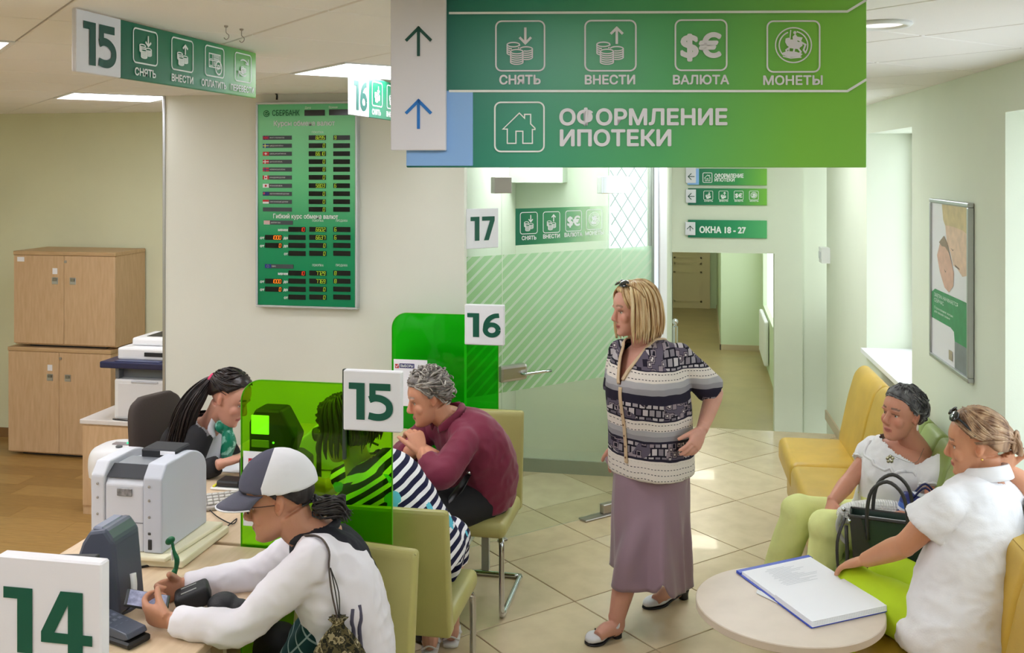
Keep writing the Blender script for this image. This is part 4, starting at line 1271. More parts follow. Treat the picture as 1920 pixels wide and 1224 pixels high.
S15 = screen('clear green acrylic screen with rounded corner behind the man in the cap', YS15, 452, 735, 711, PL15[0].O.x + .06, .16)
S16 = screen('green acrylic screen with rounded corner against the cream wall', YS16, 735, 934, 586, PL16[0].O.x + .05, .20, m_acr2)
S14 = screen('green acrylic screen behind the large number 14 plate', YS14, -200, 150, 1062, PL14[0].O.x + .06, .16)

# election leaflets on the screens -----------------------------------------------------------------------------------
def leaflet(label, Y, xl, xr, yt, yb, tick, tb):
    X0, d0 = hitY(xl, Y)
    P = Panel('leaflet', label, 'leaflet', (X0, Y, zat(yb, d0)), (1, 0, 0))
    w = P.L(xr, (yt + yb) / 2)[0]; h = P.L(xl, yt)[1]
    P.slab('sheet', 0, w, 0, h, m_paper, -.0015, 0, .0003)
    b = P.box(*tick)
    k = Ink(.001); k.rect(*b); k.mk('red_square', M('print_red', (200, 40, 60), .5), P.t)
    k = Ink(.0016); k.stroke([(b[0] + b[2] * .2, b[1] + b[3] * .55), (b[0] + b[2] * .42, b[1] + b[3] * .25), (b[0] + b[2] * .85, b[1] + b[3] * .85)], b[2] * .16); k.mk('tick_mark', m_ink, P.t)
    b2 = P.box(*tb); k = Ink(.001); k.rect(*b2); k.mk('navy_strip', M('print_navy', (44, 46, 110), .5), P.t)
    text('ВЫБОРЫ', b2[0] + b2[2] * .08, b2[1] + b2[3] * .22, b2[3] * .55, m_ink, P.t, z=.0016, bold=.02, fit=b2[2] * .84)
    return P, w, h
leaflet('white leaflet with red tick on the screen above the grey-haired man', YS16 - .004, 738, 801, 673, 760, (741, 682, 748, 690), (749, 681.5, 777, 690))
q = leaflet('white leaflet with red tick on the clear screen beside the cap', YS15 - .004, 456, 540, 845, 985, (466, 859, 479, 872), (480, 859, 520, 872))
q[0].slab('grey_photo', .004, q[1] - .004, .02, q[2] * .38, M('print_photo_grey', (150, 152, 168), .5, var=.2, vscale=20), 0, .0006, .0002)

# things on the desks -------------------------------------------------------------------------------------------------
# banknote / passbook printer with arched side plates
cx0, cx1, cy0, cy1 = -2.20, -1.915, 3.27, 3.60
t = thing('document_printer', 'bulky light grey desktop printer with arched sides on a cream swivel base', 'printer', ((cx0 + cx1) / 2, (cy0 + cy1) / 2, ZD))
MB().prism([(cx0 - .03, cy0 - .02, ZD + .002), (cx1 + .08, cy0 + .0, ZD + .002), (cx1 + .08, cy1 + .03, ZD + .002), (cx0, cy1, ZD + .002)], (0, 0, .028), .006).mk('swivel_base', m_cream_p, t)
MB().prism([(cx0 - .01, cy0 - .03, ZD + .031), (cx1 + .03, cy0 - .03, ZD + .031), (cx1 + .06, cy1 + .02, ZD + .031), (cx0, cy1, ZD + .031)], (0, 0, .016), .005).mk('swivel_plate', m_cream_p, t)
zb = ZD + .048
def arch(xa, xb, top, ins, mat, nm, par):
    p = [(xa, cy0 + ins, zb), (xa, cy1 - ins, zb)]
    yc = (cy0 + cy1) / 2 + .02; ry = (cy1 - ins) - yc; h = top - .10
    for k in range(11):
        q = math.radians(90 * k / 10); p.append((xa, yc + ry * math.cos(q), zb + h + .10 * math.sin(q)))
    p += [(xa, cy0 + ins + .035, zb + top), (xa, cy0 + ins, zb + top - .045)]
    return MB().prism(p, (xb - xa, 0, 0), .006, 2).mk(nm, mat, par)
arch(cx0, cx0 + .055, .315, 0, m_ltgrey, 'side_plate', t)
arch(cx1 - .075, cx1, .315, 0, m_ltgrey2, 'side_plate', t)
arch(cx0 + .056, cx1 - .076, .285, .004, m_ltgrey, 'body', t)
MB().prism([(cx0 + .058, cy0 + .01, zb + .262), (cx1 - .078, cy0 + .01, zb + .262), (cx1 - .078, cy0 + .055, zb + .296), (cx0 + .058, cy0 + .055, zb + .296)], (0, .004, .004)).mk('dark_visor', M('visor', (34, 36, 42), .65), t)
MB().rbox((cx0 + .065, cy0 + .06, zb + .285), (cx1 - .085, cy0 + .16, zb + .300), .004, 1).mk('paper_guide', M('guide_grey', (120, 124, 130), .4), t)
MB().rbox((cx0 + .11, cy0 + .15, zb + .29), (cx1 - .03, cy0 + .26, zb + .33), .006, 1).mk('rear_cover', M('visor', (52, 54, 62)), t)
MB().box((cx0 + .19, cy0 + .149, zb + .310), (cx0 + .25, cy0 + .1505, zb + .325)).mk('card', m_paper, t)
MB().rbox((cx0 + .105, cy0 - .001, zb + .20), (cx0 + .165, cy0 + .0045, zb + .228), .002, 1).mk('name_plate', M('nameplate', (150, 148, 150), .35, var=.3, vscale=60), t)
MB().box((cx0 + .058, cy0 + .0025, zb + .1035), (cx1 - .078, cy0 + .0045, zb + .1065)).mk('seam', M('seam_grey', (110, 112, 120), .6), t)
MB().rbox((cx0 + .10, cy0 - .004, zb + .072), (cx0 + .14, cy0 + .0045, zb + .082), .002, 1).rbox((cx0 + .15, cy0 - .003, zb + .073), (cx0 + .163, cy0 + .0045, zb + .081), .002, 1).mk('ports', m_dark, t)
MB().box((cx0 + .115, cy0 + .002, zb + .022), (cx0 + .165, cy0 + .0035, zb + .062)).mk('rating_label', M('label_print', (196, 186, 186), .6, var=.3, vscale=140), t)
MB().rbox((cx1 - .055, cy0 - .003, zb + .012), (cx1 - .040, cy0 + .002, zb + .05), .002, 1).rbox((cx1 - .056, cy0 - .002, zb + .065), (cx1 - .044, cy0 + .002, zb + .075), .002, 1).mk('power_socket', m_dark, t)
for xx in (cx0 + .028, cx1 - .05):
    for zz in (.13, .19, .24):
        MB().ball((xx, cy0 - .001, zb + zz), .005, 8, 6).mk('screw', m_steel, t)

# slate monitor housing on the near desk
o = F(190, 1150, ZD); 
t = thing('monitor', 'slate grey back of a tilted desktop monitor in front of the grey printer', 'monitor', (o.x, o.y, ZD))
bx, by = o.x, o.y
pr = [(bx - .09, by - .03, ZD + .045), (bx + .085, by - .03, ZD + .01), (bx + .062, by - .03, ZD + .245), (bx + .03, by - .03, ZD + .285), (bx - .025, by - .03, ZD + .275), (bx - .052, by - .03, ZD + .235), (bx - .10, by - .03, ZD + .10)]
MB().prism(pr, (0, .15, 0), .012, 2).mk('monitor_housing', m_slate, t)
MB().rbox((bx - .02, by - .02, ZD + .262), (bx + .02, by + .10, ZD + .287), .006, 1).mk('top_groove', M('slate_light', (120, 126, 146), .4), t)
MB().lathe([(.09, .001), (.09, .01), (.03, .018), (.03, .06)], (bx, by + .05, ZD), 24).mk('stand', m_slate, t, auto=40)
MB().rbox((bx - .078, by - .036, ZD + .16), (bx - .068, by - .028, ZD + .18), .002, 1).mk('sticker', M('sticker_orange', (226, 160, 80), .5), t)
MB().tube([(bx + .10, by + .02, ZD + .13), (bx + .11, by + .01, ZD + .10), (bx + .115, by + .0, ZD + .07)], .010, n=8).mk('phone_hook', m_whitep, t, smooth=True)
# black screen behind plate 14
o2 = W(150, 1040, 3.06)
t = thing('monitor', 'black flat screen edge peeking over the number 14 plate', 'monitor', (o2.x, o2.y, ZD))
R = Matrix.Translation((o2.x, o2.y, ZD)) @ Matrix.Rotation(math.radians(12), 4, 'Z')
MB().rbox((-.20, -.015, .06), (.055, .02, .245), .006, 2, R).mk('screen_body', m_dark, t)
for k in range(3): MB().rbox((-.02, -.018, .19 + k * .012), (.04, -.0145, .196 + k * .012), .001, 1, R).mk('vent', m_black, t)
MB().rbox((-.13, -.08, .001), (.03, .10, .014), .005, 1, R).rbox((-.07, 0.0, .014), (-.03, .018, .07), .004, 1, R).mk('stand', m_dark, t)
# keyboard / card terminal by the hands
o3 = F(228, 1200, ZD)
t = thing('card_terminal', 'dark payment terminal beside the number 14 plate', 'terminal', (o3.x, o3.y, ZD))
R = Matrix.Translation((o3.x, o3.y, ZD)) @ Matrix.Rotation(math.radians(-18), 4, 'Z')
MB().rbox((-.10, -.04, .002), (.08, .045, .022), .006, 1, R).mk('base', m_black, t)
MB().prism([R @ Vector(p) for p in ((-.10, -.035, .022), (.05, -.035, .022), (.07, -.035, .03), (.06, -.035, .045), (-.10, -.035, .06))], R.to_3x3() @ Vector((0, .075, 0)), .004).mk('terminal_body', M('terminal_grey', (74, 80, 96), .4), t)
for i in range(4):
    for j in range(3):
        MB().rbox((-.07 + i * .026, -.025 + j * .02, .046 - i * .0035), (-.052 + i * .026, -.011 + j * .02, .058 - i * .0035), .002, 1, R).mk('key', M('key_grey', (104, 110, 126), .4), t)
# grommets and cables
gm = M('grommet', (72, 92, 92), .4)
gpos = []
for i, (x, y, L) in enumerate(((412, 997, 'dark oval cable grommet in the desk beside the screen edge'), (366, 1029, 'dark oval cable grommet in the desk below the grey printer'))):
    c = F(x, y, ZD); gpos.append(c)
    t = thing('cable_grommet', L, 'grommet', (c.x, c.y, ZD))
    MB().lathe([(.034, .0005), (.034, .003), (.030, .004)], (c.x, c.y, ZD), 24).mk('grommet_ring', M('grommet_ring', (110, 120, 112), .4), t)
    MB().lathe([(.029, .0042), (.028, .0062)], (c.x, c.y, ZD), 24).mk('grommet_cap', gm, t)
def cable(L, px, r=.004, z=ZD + .005, mat=m_black):
    mb = MB(); mb.tube([F(x, y, z + dz) for x, y, dz in px], r, n=7, sub=5)
    return mb.mk('cable', mat, smooth=True, label=L, cat='cable', group='desk cables')
cable('upper black cable running from the monitor to the lower grommet', [(248, 1056, 0), (295, 1049, .0), (335, 1030, .004), (354, 1026, .006), (364, 1031, .003)])
cable('lower black cable running from the monitor to the lower grommet', [(248, 1066, 0), (295, 1056, 0), (330, 1040, .003), (350, 1032, .005), (362, 1034, .003)])
cable('thin looping cable between the keyboard and the upper grommet', [(392, 955, .0), (410, 970, .004), (436, 982, .004), (444, 972, .004), (428, 985, .004), (413, 997, .006)], .0025)
# keyboard and reader behind
o4 = F(425, 945, ZD)
t = thing('keyboard', 'grey keyboard wedge on the desk left of the clear screen', 'keyboard', (o4.x, o4.y, ZD))
R = Matrix.Translation((o4.x, o4.y, ZD)) @ Matrix.Rotation(math.radians(32), 4, 'Z')
MB().prism([R @ Vector(p) for p in ((-.12, -.07, .002), (-.12, .07, .002), (-.12, .07, .034), (-.12, -.07, .018))], R.to_3x3() @ Vector((.30, 0, 0)), .005).mk('keyboard_case', M('kb_grey', (178, 172, 166), .5), t)
for i in range(11):
    for j in range(4):
        MB().rbox((-.105 + i * .025, -.055 + j * .029, .022 + j * .0033), (-.084 + i * .025, -.031 + j * .029, .029 + j * .0033), .002, 1, R).mk('key', M('kb_key', (200, 196, 190), .5), t)
o5 = F(434, 914, ZD)
t = thing('card_reader', 'small black card reader with yellow label on the desk', 'card reader', (o5.x, o5.y, ZD))
MB().rbox((o5.x - .08, o5.y - .05, ZD + .001), (o5.x + .06, o5.y + .05, ZD + .012), .004, 1).mk('reader_pad', m_whitep, t)
MB().rbox((o5.x - .055, o5.y - .04, ZD + .012), (o5.x + .055, o5.y + .045, ZD + .04), .008, 2).mk('reader_body', m_dark, t)
MB().rbox((o5.x - .07, o5.y - .046, ZD + .012), (o5.x - .058, o5.y + .0, ZD + .02), .002, 1).mk('label', M('label_yellow', (226, 220, 60), .5), t)
# employee's papers
o6 = F(437, 874, ZD)
MB().rbox((o6.x - .12, o6.y - .10, ZD + .001), (o6.x + .12, o6.y + .10, ZD + .006), .001, 1).mk('paper_sheets', m_paper, label='white sheets under the hand of the clerk in the black jacket', cat='paper')
# devices seen through the green screen
o7 = W(512, 820, 4.48)
t = thing('counting_machine', 'black counting machine with lit display behind the green screen', 'machine', (o7.x, o7.y, ZD))
b = Vector((o7.x, o7.y, ZD))
MB().prism([b + Vector(p) for p in ((-.12, -.10, .002), (.15, -.10, .002), (.15, -.10, .12), (.10, -.10, .15), (-.12, -.10, .15))], (0, .22, 0), .012, 2).mk('machine_base', m_dark, t)
MB().prism([b + Vector(p) for p in ((-.09, -.06, .152), (.10, -.06, .152), (.13, -.06, .24), (.06, -.06, .36), (-.06, -.06, .36), (-.09, -.06, .30))], (0, .12, 0), .012, 2).mk('machine_head', m_dark, t)
MB().rbox((b.x - .075, b.y - .068, ZD + .25), (b.x + .01, b.y - .060, ZD + .335), .008, 2).mk('display', M('display_lit', (210, 240, 245), .3, emit=(200, 255, 255), estr=.9), t)
MB().rbox((b.x - .075, b.y - .066, ZD + .19), (b.x + .01, b.y - .060, ZD + .225), .004, 1).mk('keypad', M('keypad_light', (150, 150, 150), .4), t)
MB().ball((b.x + .03, b.y - .063, ZD + .215), .005).mk('status_lamp', M('lamp_blue', (80, 160, 255), .4, emit=(120, 190, 255), estr=3), t)
o8 = W(598, 800, 4.45)
t = thing('barcode_scanner', 'black barcode scanner on a stalk behind the green screen', 'scanner', (o8.x, o8.y, ZD))
b = Vector((o8.x, o8.y, ZD))
MB().lathe([(.05, .001), (.05, .012), (.012, .02), (.010, .23)], b, 16).mk('stalk', m_dark, t, auto=40)
MB().tube([b + Vector((-.02, 0, .24)), b + Vector((.03, 0, .25)), b + Vector((.09, 0, .235)), b + Vector((.12, 0, .20))], [.03, .034, .03, .022], n=12).mk('scanner_head', m_dark, t, smooth=True)
MB().tube([b + Vector((.10, 0, .235)), b + Vector((.2, .02, .225)), b + Vector((.27, .03, .20))], .005, n=6).mk('scanner_cable', m_dark, t, smooth=True)
o9 = W(625, 800, 4.78)
t = thing('document_box', 'white document tray box behind the green screen', 'box', (o9.x, o9.y, ZD))
MB().prism([(o9.x - .16, o9.y - .08, ZD + .002), (o9.x + .14, o9.y - .08, ZD + .002), (o9.x + .14, o9.y - .08, ZD + .20), (o9.x - .05, o9.y - .08, ZD + .22), (o9.x - .16, o9.y - .08, ZD + .12)], (0, .22, 0), .01).mk('box_body', m_whitep, t)
MB().rbox((o9.x - .02, o9.y - .03, ZD + .216), (o9.x + .10, o9.y + .08, ZD + .226), .002, 1).mk('paper_stack', m_paper, t)
# green ribbon pen stand
o10 = F(323, 1098, ZD)
t = thing('ribbon_pen', 'green ribbon pen holder standing on the desk beside the phone', 'pen holder', (o10.x, o10.y, ZD))
m_rib = M('ribbon_green', (0, 120, 70), .45, var=.3, vscale=30)
b = Vector((o10.x, o10.y, ZD))
MB().loft([(b + Vector((0, 0, .001)), Vector((.03, 0, 0)), Vector((0, .02, 0))), (b + Vector((.0, 0, .03)), Vector((.016, 0, 0)), Vector((0, .014, 0))), (b + Vector((.012, 0, .06)), Vector((.008, 0, 0)), Vector((0, .008, 0)))], n=12).mk('pen_base', m_rib, t, smooth=True)
MB().tube([b + Vector((.012, 0, .05)), b + Vector((.018, .0, .09)), b + Vector((.006, 0, .12)), b + Vector((.0, 0, .15))], [.007, .009, .006, .005], n=8).mk('pen', m_rib, t, smooth=True)
MB().tube([b + Vector((.004, -.004, .09)), b + Vector((.0, -.004, .125))], .0035, n=6).mk('pen_barrel', m_whitep, t, smooth=True)
MB().ell(b + Vector((-.008, 0, .155)), (.018, 0, .006), (0, .010, 0), (0, 0, .014)).mk('bow', m_rib, t, smooth=True)
MB().ell(b + Vector((.028, -.01, .018)), (.012, 0, 0), (0, .012, 0), (0, 0, .017)).mk('bow', m_rib, t, smooth=True)

# visitor chairs ------------------------------------------------------------------------------------------------------
def make_chair(label, loc, rz):
    t = thing('visitor_chair', label, 'chair', (loc[0], loc[1], 0), rz, group='olive visitor chairs')
    # local: sitter looks to -y
    s = MB(); s.rbox((-.225, -.25, .395), (.225, .20, .475), .03, 3); s.mk('seat', m_olive, t, world=False, auto=50)
    b = MB()
    pr = [(-.225, .165, .40), (-.225, .235, .39), (-.225, .262, .62), (-.225, .290, .88), (-.225, .284, .895), (-.225, .256, .895), (-.225, .242, .88), (-.225, .205, .62)]
    b.prism(pr, (.45, 0, 0), .014, 3); b.mk('backrest', m_olive, t, world=False, auto=50)
    f = MB()
    for sx in (-.20, .20): pass
    f.tube([(-.19, .16, .385), (-.19, -.14, .385), (-.20, -.205, .375), (-.205, -.225, .33), (-.205, -.225, .09), (-.205, -.215, .03), (-.205, -.16, .014),
            (-.205, .20, .014), (-.205, .25, .014), (-.175, .27, .014), (.175, .27, .014), (.205, .25, .014), (.205, .20, .014),
            (.205, -.16, .014), (.205, -.215, .03), (.205, -.225, .09), (.205, -.225, .33), (.20, -.205, .375), (.19, -.14, .385), (.19, .16, .385)], .0135, n=12, sub=3)
    f.mk('chrome_frame', m_chrome, t, world=False, smooth=True)
    return t
c1 = Vector((-1.16, 4.92)); make_chair('olive leather cantilever chair under the man in the maroon shirt', c1, 0.0)
chB = W(760, 1000, 3.60); make_chair('olive leather chair with its back to the camera, under the woman in the striped dress', (-1.17, 3.90), math.pi)
make_chair('olive leather chair behind the man in the cap', (-1.21, 3.01), math.radians(-8))

# sofas along the right wall --------------------------------------------------------------------------------------------
def tY(Y): return (Y - RA.y) / RE.y
def sofa(label, Y0, Y1, mat, seams, bh=.91, group='low sofas along the window wall'):
    t0, t1 = tY(Y0), tY(Y1)
    c = rp((t0 + t1) / 2, -.35)
    t = thing('sofa', label, 'sofa', (c.x, c.y, 0), group=group)
    rbox = lambda a, b, o0, o1, z0, z1, r: MB().prism([rp(a, -o0, z0), rp(b, -o0, z0), rp(b, -o1, z0), rp(a, -o1, z0)], (0, 0, z1 - z0), r, 3)
    rbox(t0 + .01, t1 - .01, .06, .60, .04, .26, .02).mk('sofa_base', mat, t, auto=50)
    for k in (t0 + .08, t1 - .12):
        rbox(k, k + .04, .10, .14, 0, .045, .004).mk('foot', m_dark, t); rbox(k, k + .04, .54, .58, 0, .045, .004).mk('foot', m_dark, t)
    ed = [t0] + [tY(s) for s in seams] + [t1]
    for a, b in zip(ed[:-1], ed[1:]):
        rbox(a + .002, b - .002, .20, .655, .255, .425, .045).mk('seat_cushion', mat, t, auto=60)
        q = [(.055, .28), (.29, .28), (.27, .46), (.215, .72), (.175, .86), (.13, bh), (.075, bh - .01), (.05, .80)]
        pts = [rp(a + .002, -u, v) for u, v in q]
        MB().prism(pts, RE * (b - a - .004), .028, 3).mk('back_cushion', mat, t, auto=60)
    return t
sofa('yellow leather sofa seat nearest the stairs, empty', 5.42, 6.76, m_yellow, (6.13,))
sofa('olive green leather sofa section behind the woman with short grey hair', 4.38, 5.41, m_green_l, (4.64, 4.90, 5.16), .95)
sofa('yellow leather sofa section under the woman in the collared white blouse', 2.9, 4.37, m_yellow, (3.65,), .86)

# round table with folder ---------------------------------------------------------------------------------------------------
tc = c2w((1479 - CX) / FPX * 3.735, 3.735, 0)
t = thing('round_table', 'small round beige coffee table in front of the sofa', 'table', tc)
ZT = .55
MB().lathe([(.342, ZT - .030), (.345, ZT - .027), (.345, ZT - .003), (.342, ZT)], tc, 72).mk('table_top', M('table_laminate', (216, 200, 184), .4, var=.03, vscale=9), t, auto=30)
MB().lathe([(.20, .001), (.20, .012), (.05, .03), (.028, .05), (.028, ZT - .05), (.09, ZT - .031)], tc, 32).mk('pedestal_leg', m_chrome, t, auto=40)
m_bluep = M('folder_blue', (40, 70, 190), .3)
t = thing('ring_binder', 'open blue ring binder with white papers on the round table', 'binder', (tc.x, tc.y, ZT))
qa, qb, qc, qd = [F(x, y, ZT + .004) for x, y in ((1380, 1072), (1516, 1043), (1676, 1143), (1521, 1177))]
mid1 = qa.lerp(qd, .52); mid2 = qb.lerp(qc, .50)
up = Vector((0, 0, 1))
def quadslab(p, z0, z1, r=0): 
    return MB().prism([Vector((v.x, v.y, z0)) for v in p], (0, 0, z1 - z0), r, 1)
quadslab((qa, qb, mid2, mid1), ZT + .001, ZT + .005, .001).mk('cover', m_bluep, t)
quadslab((mid1, mid2, qc, qd), ZT + .001, ZT + .005, .001).mk('cover', m_bluep, t)
def inset(p, f, g):
    c = (p[0] + p[1] + p[2] + p[3]) / 4
    return [c + (v - c) * f + g for v in p]
e1 = (qc - qb).normalized()
for i in range(4):
    quadslab(inset((qa, qb, mid2, mid1), .955 - .006 * i, e1 * (.012 + .003 * i)), ZT + .0055 + i * .0025, ZT + .0075 + i * .0025).mk('sheet', m_paper, t)
for i in range(6):
    quadslab(inset((mid1, mid2, qc, qd), .975 - .004 * i, e1 * (.004 - .001 * i)), ZT + .0055 + i * .0028, ZT + .0078 + i * .0028).mk('sheet', m_paper, t)
quadslab((qa, qb, qb.lerp(qc, .06), qa.lerp(qd, .06)), ZT + .0055, ZT + .012, .002).mk('spine_strip', m_bluep, t)
pk = F(1573, 1091, ZT + .02)
MB().lathe([(.010, .0), (.010, .0016)], (pk.x, pk.y, ZT + .0145), 16).mk('round_stamp', M('stamp_dark', (60, 66, 84), .5), t)
sl = MB().prism([F(x, y, ZT + .002) for x, y in ((1420, 1105), (1466, 1125), (1462, 1133), (1418, 1112))], (0, 0, .0015)); sl.mk('plastic_sleeve', M('sleeve_clear', (226, 228, 232), .15), t)
k = MB()
for i in range(14):
    a = qa.lerp(qd, .12 + .022 * i); b2 = qb.lerp(qc, .12 + .022 * i)
    s0 = .25 + .05 * random.random(); s1 = .5 + .3 * random.random()
    u, v = a.lerp(b2, s0), a.lerp(b2, s1)
    w = e1 * .0012
    k.add([Vector((q.x, q.y, ZT + .0156)) for q in (u - w, v - w, v + w, u + w)], [(0, 1, 2, 3)])
k.mk('printed_lines', M('print_faint', (196, 198, 208), .7), t)

# handrail by the stairs --------------------------------------------------------------------------------------------------
hp = W(1266, 612, 7.9)
t = thing('handrail_post', 'steel handrail post with ball cap beside the stairs', 'handrail', (hp.x, hp.y, 0))
MB().lathe([(.045, .0), (.045, .008), (.022, .012), (.022, hp.z + .0), (.012, hp.z + .005), (.012, hp.z + .02)], (hp.x, hp.y, 0), 20).mk('post', m_chrome, t, auto=40)
MB().ball((hp.x, hp.y, hp.z + .04), .024, 16, 12).mk('ball_cap', m_chrome, t, smooth=True)
# ------------------------------------------------------------------ people
def mat_skin():
    n = NT('skin', .48, .4)
    a = n.node('Attribute'); a.attribute_name = 'Col'
    n.link(a.outputs[0], n.b.inputs['Base Color'])
    n.b.inputs['Subsurface Weight'].default_value = .12
    n.b.inputs['Subsurface Radius'].default_value = (.010, .004, .002)
    n.b.inputs['Subsurface Scale'].default_value = .5
    nz = n.noise(None, 220, 2); bp = n.node('Bump'); bp.inputs['Strength'].default_value = .06; bp.inputs['Distance'].default_value = .01
    n.link(nz, bp.inputs['Height']); n.link(bp.outputs[0], n.b.inputs['Normal'])
    return n.m
m_skin = mat_skin()
UP = Vector((0, 0, 1))
def orth(f, u):
    f = Vector(f).normalized(); r = f.cross(Vector(u)).normalized(); return r, f, r.cross(f)
class Person:
    def __init__(s, label, loc, skin, name='person'):
        s.t = thing(name, label, 'person', (loc[0], loc[1], 0)); s.skin = skin
        s.fine = MB(); s.coarse = MB(); s.eyes = []; s.marks = []
    # -- head -------------------------------------------------------------------------------------
    def head(s, c, f, u=UP, k=1.0, neck=None, nr=.052, lips=(176, 92, 84), brow=(96, 70, 52), iris=(70, 60, 50), jaw=1.0, nose=1.0):
        r, f, u = orth(f, u); s.hc, s.hr, s.hf, s.hu, s.hk = Vector(c), r, f, u, k
        H = s.H; mb = s.fine
        mb.ell(H(0, -.015, .035), r * .076 * k, f * .097 * k, u * .088 * k, 24, 16)
        S = []
        for z, w, a, b in ((-.120, .018, .072, .030), (-.112, .030, .083, .010), (-.092, .046 * jaw, .086, -.015), (-.066, .056 * jaw, .086, -.03), (-.035, .063, .085, -.045),
                           (-.005, .068, .081, -.06), (.018, .070, .089, -.06), (.05, .069, .088, -.06), (.085, .058, .072, -.05)):
            S.append((H(0, (a + b) / 2, z), r * w * k, f * (a - b) / 2 * k))
        mb.loft(S, n=24, p=2.35, sub=3)
        N = [(H(0, .084, .014), .007, .007), (H(0, .092, -.006), .009, .010), (H(0, .101 * 1, -.026), .012 * nose, .013), (H(0, .098, -.040), .016 * nose, .012), (H(0, .086, -.047), .013, .008)]
        mb.loft([(p, r * a * k, f * b * k) for p, a, b in N], n=12, sub=3)
        for sx in (-1, 1):
            mb.ell(H(sx * .030, .080, .022), r * .022 * k, f * .009 * k, u * .007 * k, 12, 8)
            mb.ell(H(sx * .038, .060, -.030), r * .025 * k, f * .020 * k, u * .028 * k, 14, 10)
            mb.ell(H(sx * .031, .0675, .0115), r * .0165 * k, f * .011 * k, u * .006 * k, 12, 8)
            mb.ell(H(sx * .031, .066, -.0125), r * .0145 * k, f * .0095 * k, u * .004 * k, 12, 8)
            mb.ell(H(sx * .076, -.012, -.002), (r * sx * .010 + f * .002) * k, (f * .016 - u * .003) * k, (u * .031 - f * .006) * k, 12, 10)
            s.eyes.append((H(sx * .031, .0655, .001), .0125 * k))
        mb.ell(H(0, .086, -.0645), r * .021 * k, f * .0075 * k, u * .0045 * k, 12, 8)
        mb.ell(H(0, .0845, -.0735), r * .018 * k, f * .0085 * k, u * .0052 * k, 12, 8)
        mb.ell(H(0, .078, -.104), r * .020 * k, f * .013 * k, u * .012 * k, 12, 8)
        if neck is not None:
            nb = Vector(neck); top = H(0, -.028, -.045)
            mb.tube([top, H(0, -.030, -.085).lerp(nb, .25), nb, nb + (nb - top).normalized() * .05], [nr * k * 1.04, nr * k, nr * 1.12 * k, nr * 1.3 * k], n=18, sub=4)
        s.lips, s.brow, s.iris = lips, brow, iris
        return s
    def H(s, x, y, z): return s.hc + (s.hr * x + s.hf * y + s.hu * z) * s.hk
    # -- limbs ------------------------------------------------------------------------------------
    def arm(s, sh, el, wr, k=1.0, r=(.050, .046, .038, .039, .026)):
        sh, el, wr = Vector(sh), Vector(el), Vector(wr)
        s.fine.tube([sh, sh.lerp(el, .45), el.lerp(sh, .04), el.lerp(wr, .30), wr], [q * k for q in r], n=16, sub=5)
        s.fine.ell(el, *(v * .039 * k for v in (Vector((1, 0, 0)), Vector((0, 1, 0)), UP)), 12, 8)
        return s
    def hand(s, wr, d, n, thumb, curl=(.25, .3, .3, .35), tspread=.7, k=1.0, tn=.25, tcurl=.15, spread=.06):
        """d = along the fingers, n = out of the palm, thumb = roughly to the thumb side"""
        d = Vector(d).normalized(); n = Vector(n); n = (n - d * n.dot(d)).normalized(); t = d.cross(n)
        if t.dot(Vector(thumb)) < 0: t = -t
        wr = Vector(wr); mb = s.fine
        mb.loft([(wr - d * .03 * k, t * .027 * k, n * .021 * k), (wr + d * .005 * k, t * .028 * k, n * .019 * k), (wr + d * .04 * k, t * .038 * k, n * .018 * k),
                 (wr + d * .078 * k, t * .042 * k, n * .0145 * k), (wr + d * .094 * k, t * .037 * k, n * .011 * k)], n=16, p=2.5, sub=3)
        for i, (o, b, L) in enumerate(((.0305, .085, .074), (.0105, .090, .082), (-.0100, .086, .075), (-.0295, .078, .060))):
            p = wr + (t * o + d * b) * k; c = curl[i]
            dv = (d + t * (spread * (1.2 - i * .8))).normalized(); pts = [p - dv * .022 * k, p]; nv = n.copy(); ang = c * .8
            for q, fr in enumerate((.44, .31, .25)):
                dd = (dv * math.cos(ang) + n * math.sin(ang)).normalized()
                pts.append(pts[-1] + dd * L * fr * k); ang += c * (1.15 if q == 0 else .8)
            mb.tube(pts, [.0100 * k, .0100 * k, .0096 * k, .0090 * k, .0070 * k], n=10, sub=3)
        p = wr + (d * .022 + t * .026) * k; dv = (t * tspread + d * (1.05 - tspread * .4) + n * tn).normalized()
        pts = [p - dv * .016 * k, p + dv * .018 * k]
        for q, L in enumerate((.034, .030, .022)):
            dv = (dv + (n * tcurl + d * .12) * (q + 1) * .8).normalized(); pts.append(pts[-1] + dv * L * k)
        mb.tube(pts, [.015 * k, .014 * k, .0115 * k, .0105 * k, .008 * k], n=10, sub=3)
        return s
    def leg(s, hip, kn, an, k=1.0, fine=False, r=(.085, .072, .055, .056, .036)):
        hip, kn, an = Vector(hip), Vector(kn), Vector(an)
        (s.fine if fine else s.coarse).tube([hip, hip.lerp(kn, .5), kn, kn.lerp(an, .35), an], [q * k for q in r], n=18, sub=5); return s
    def foot(s, an, toe, k=1.0):
        an, toe = Vector(an), Vector(toe); d = toe - an; d.z = 0; d.normalize(); r = d.cross(UP)
        heel = Vector((an.x, an.y, 0)) - d * .035 * k + UP * (toe.z + (an.z - toe.z) * .45 if False else .0)
        heel.z = max(.03, an.z - .075)
        mid = heel.lerp(toe, .5) + UP * .022
        s.coarse.loft([(an + UP * .02, r * .036 * k, d * .036 * k), (an - UP * .03, r * .034 * k, d * .045 * k), (heel + d * .03, r * .032 * k, d * .045 * k)], n=14, sub=2)
        s.coarse.tube([heel, mid, toe - d * .02 + UP * .01, toe], [.032 * k, .038 * k, .038 * k, .022 * k], n=14, sub=4, flat=.62, ref=UP); return s
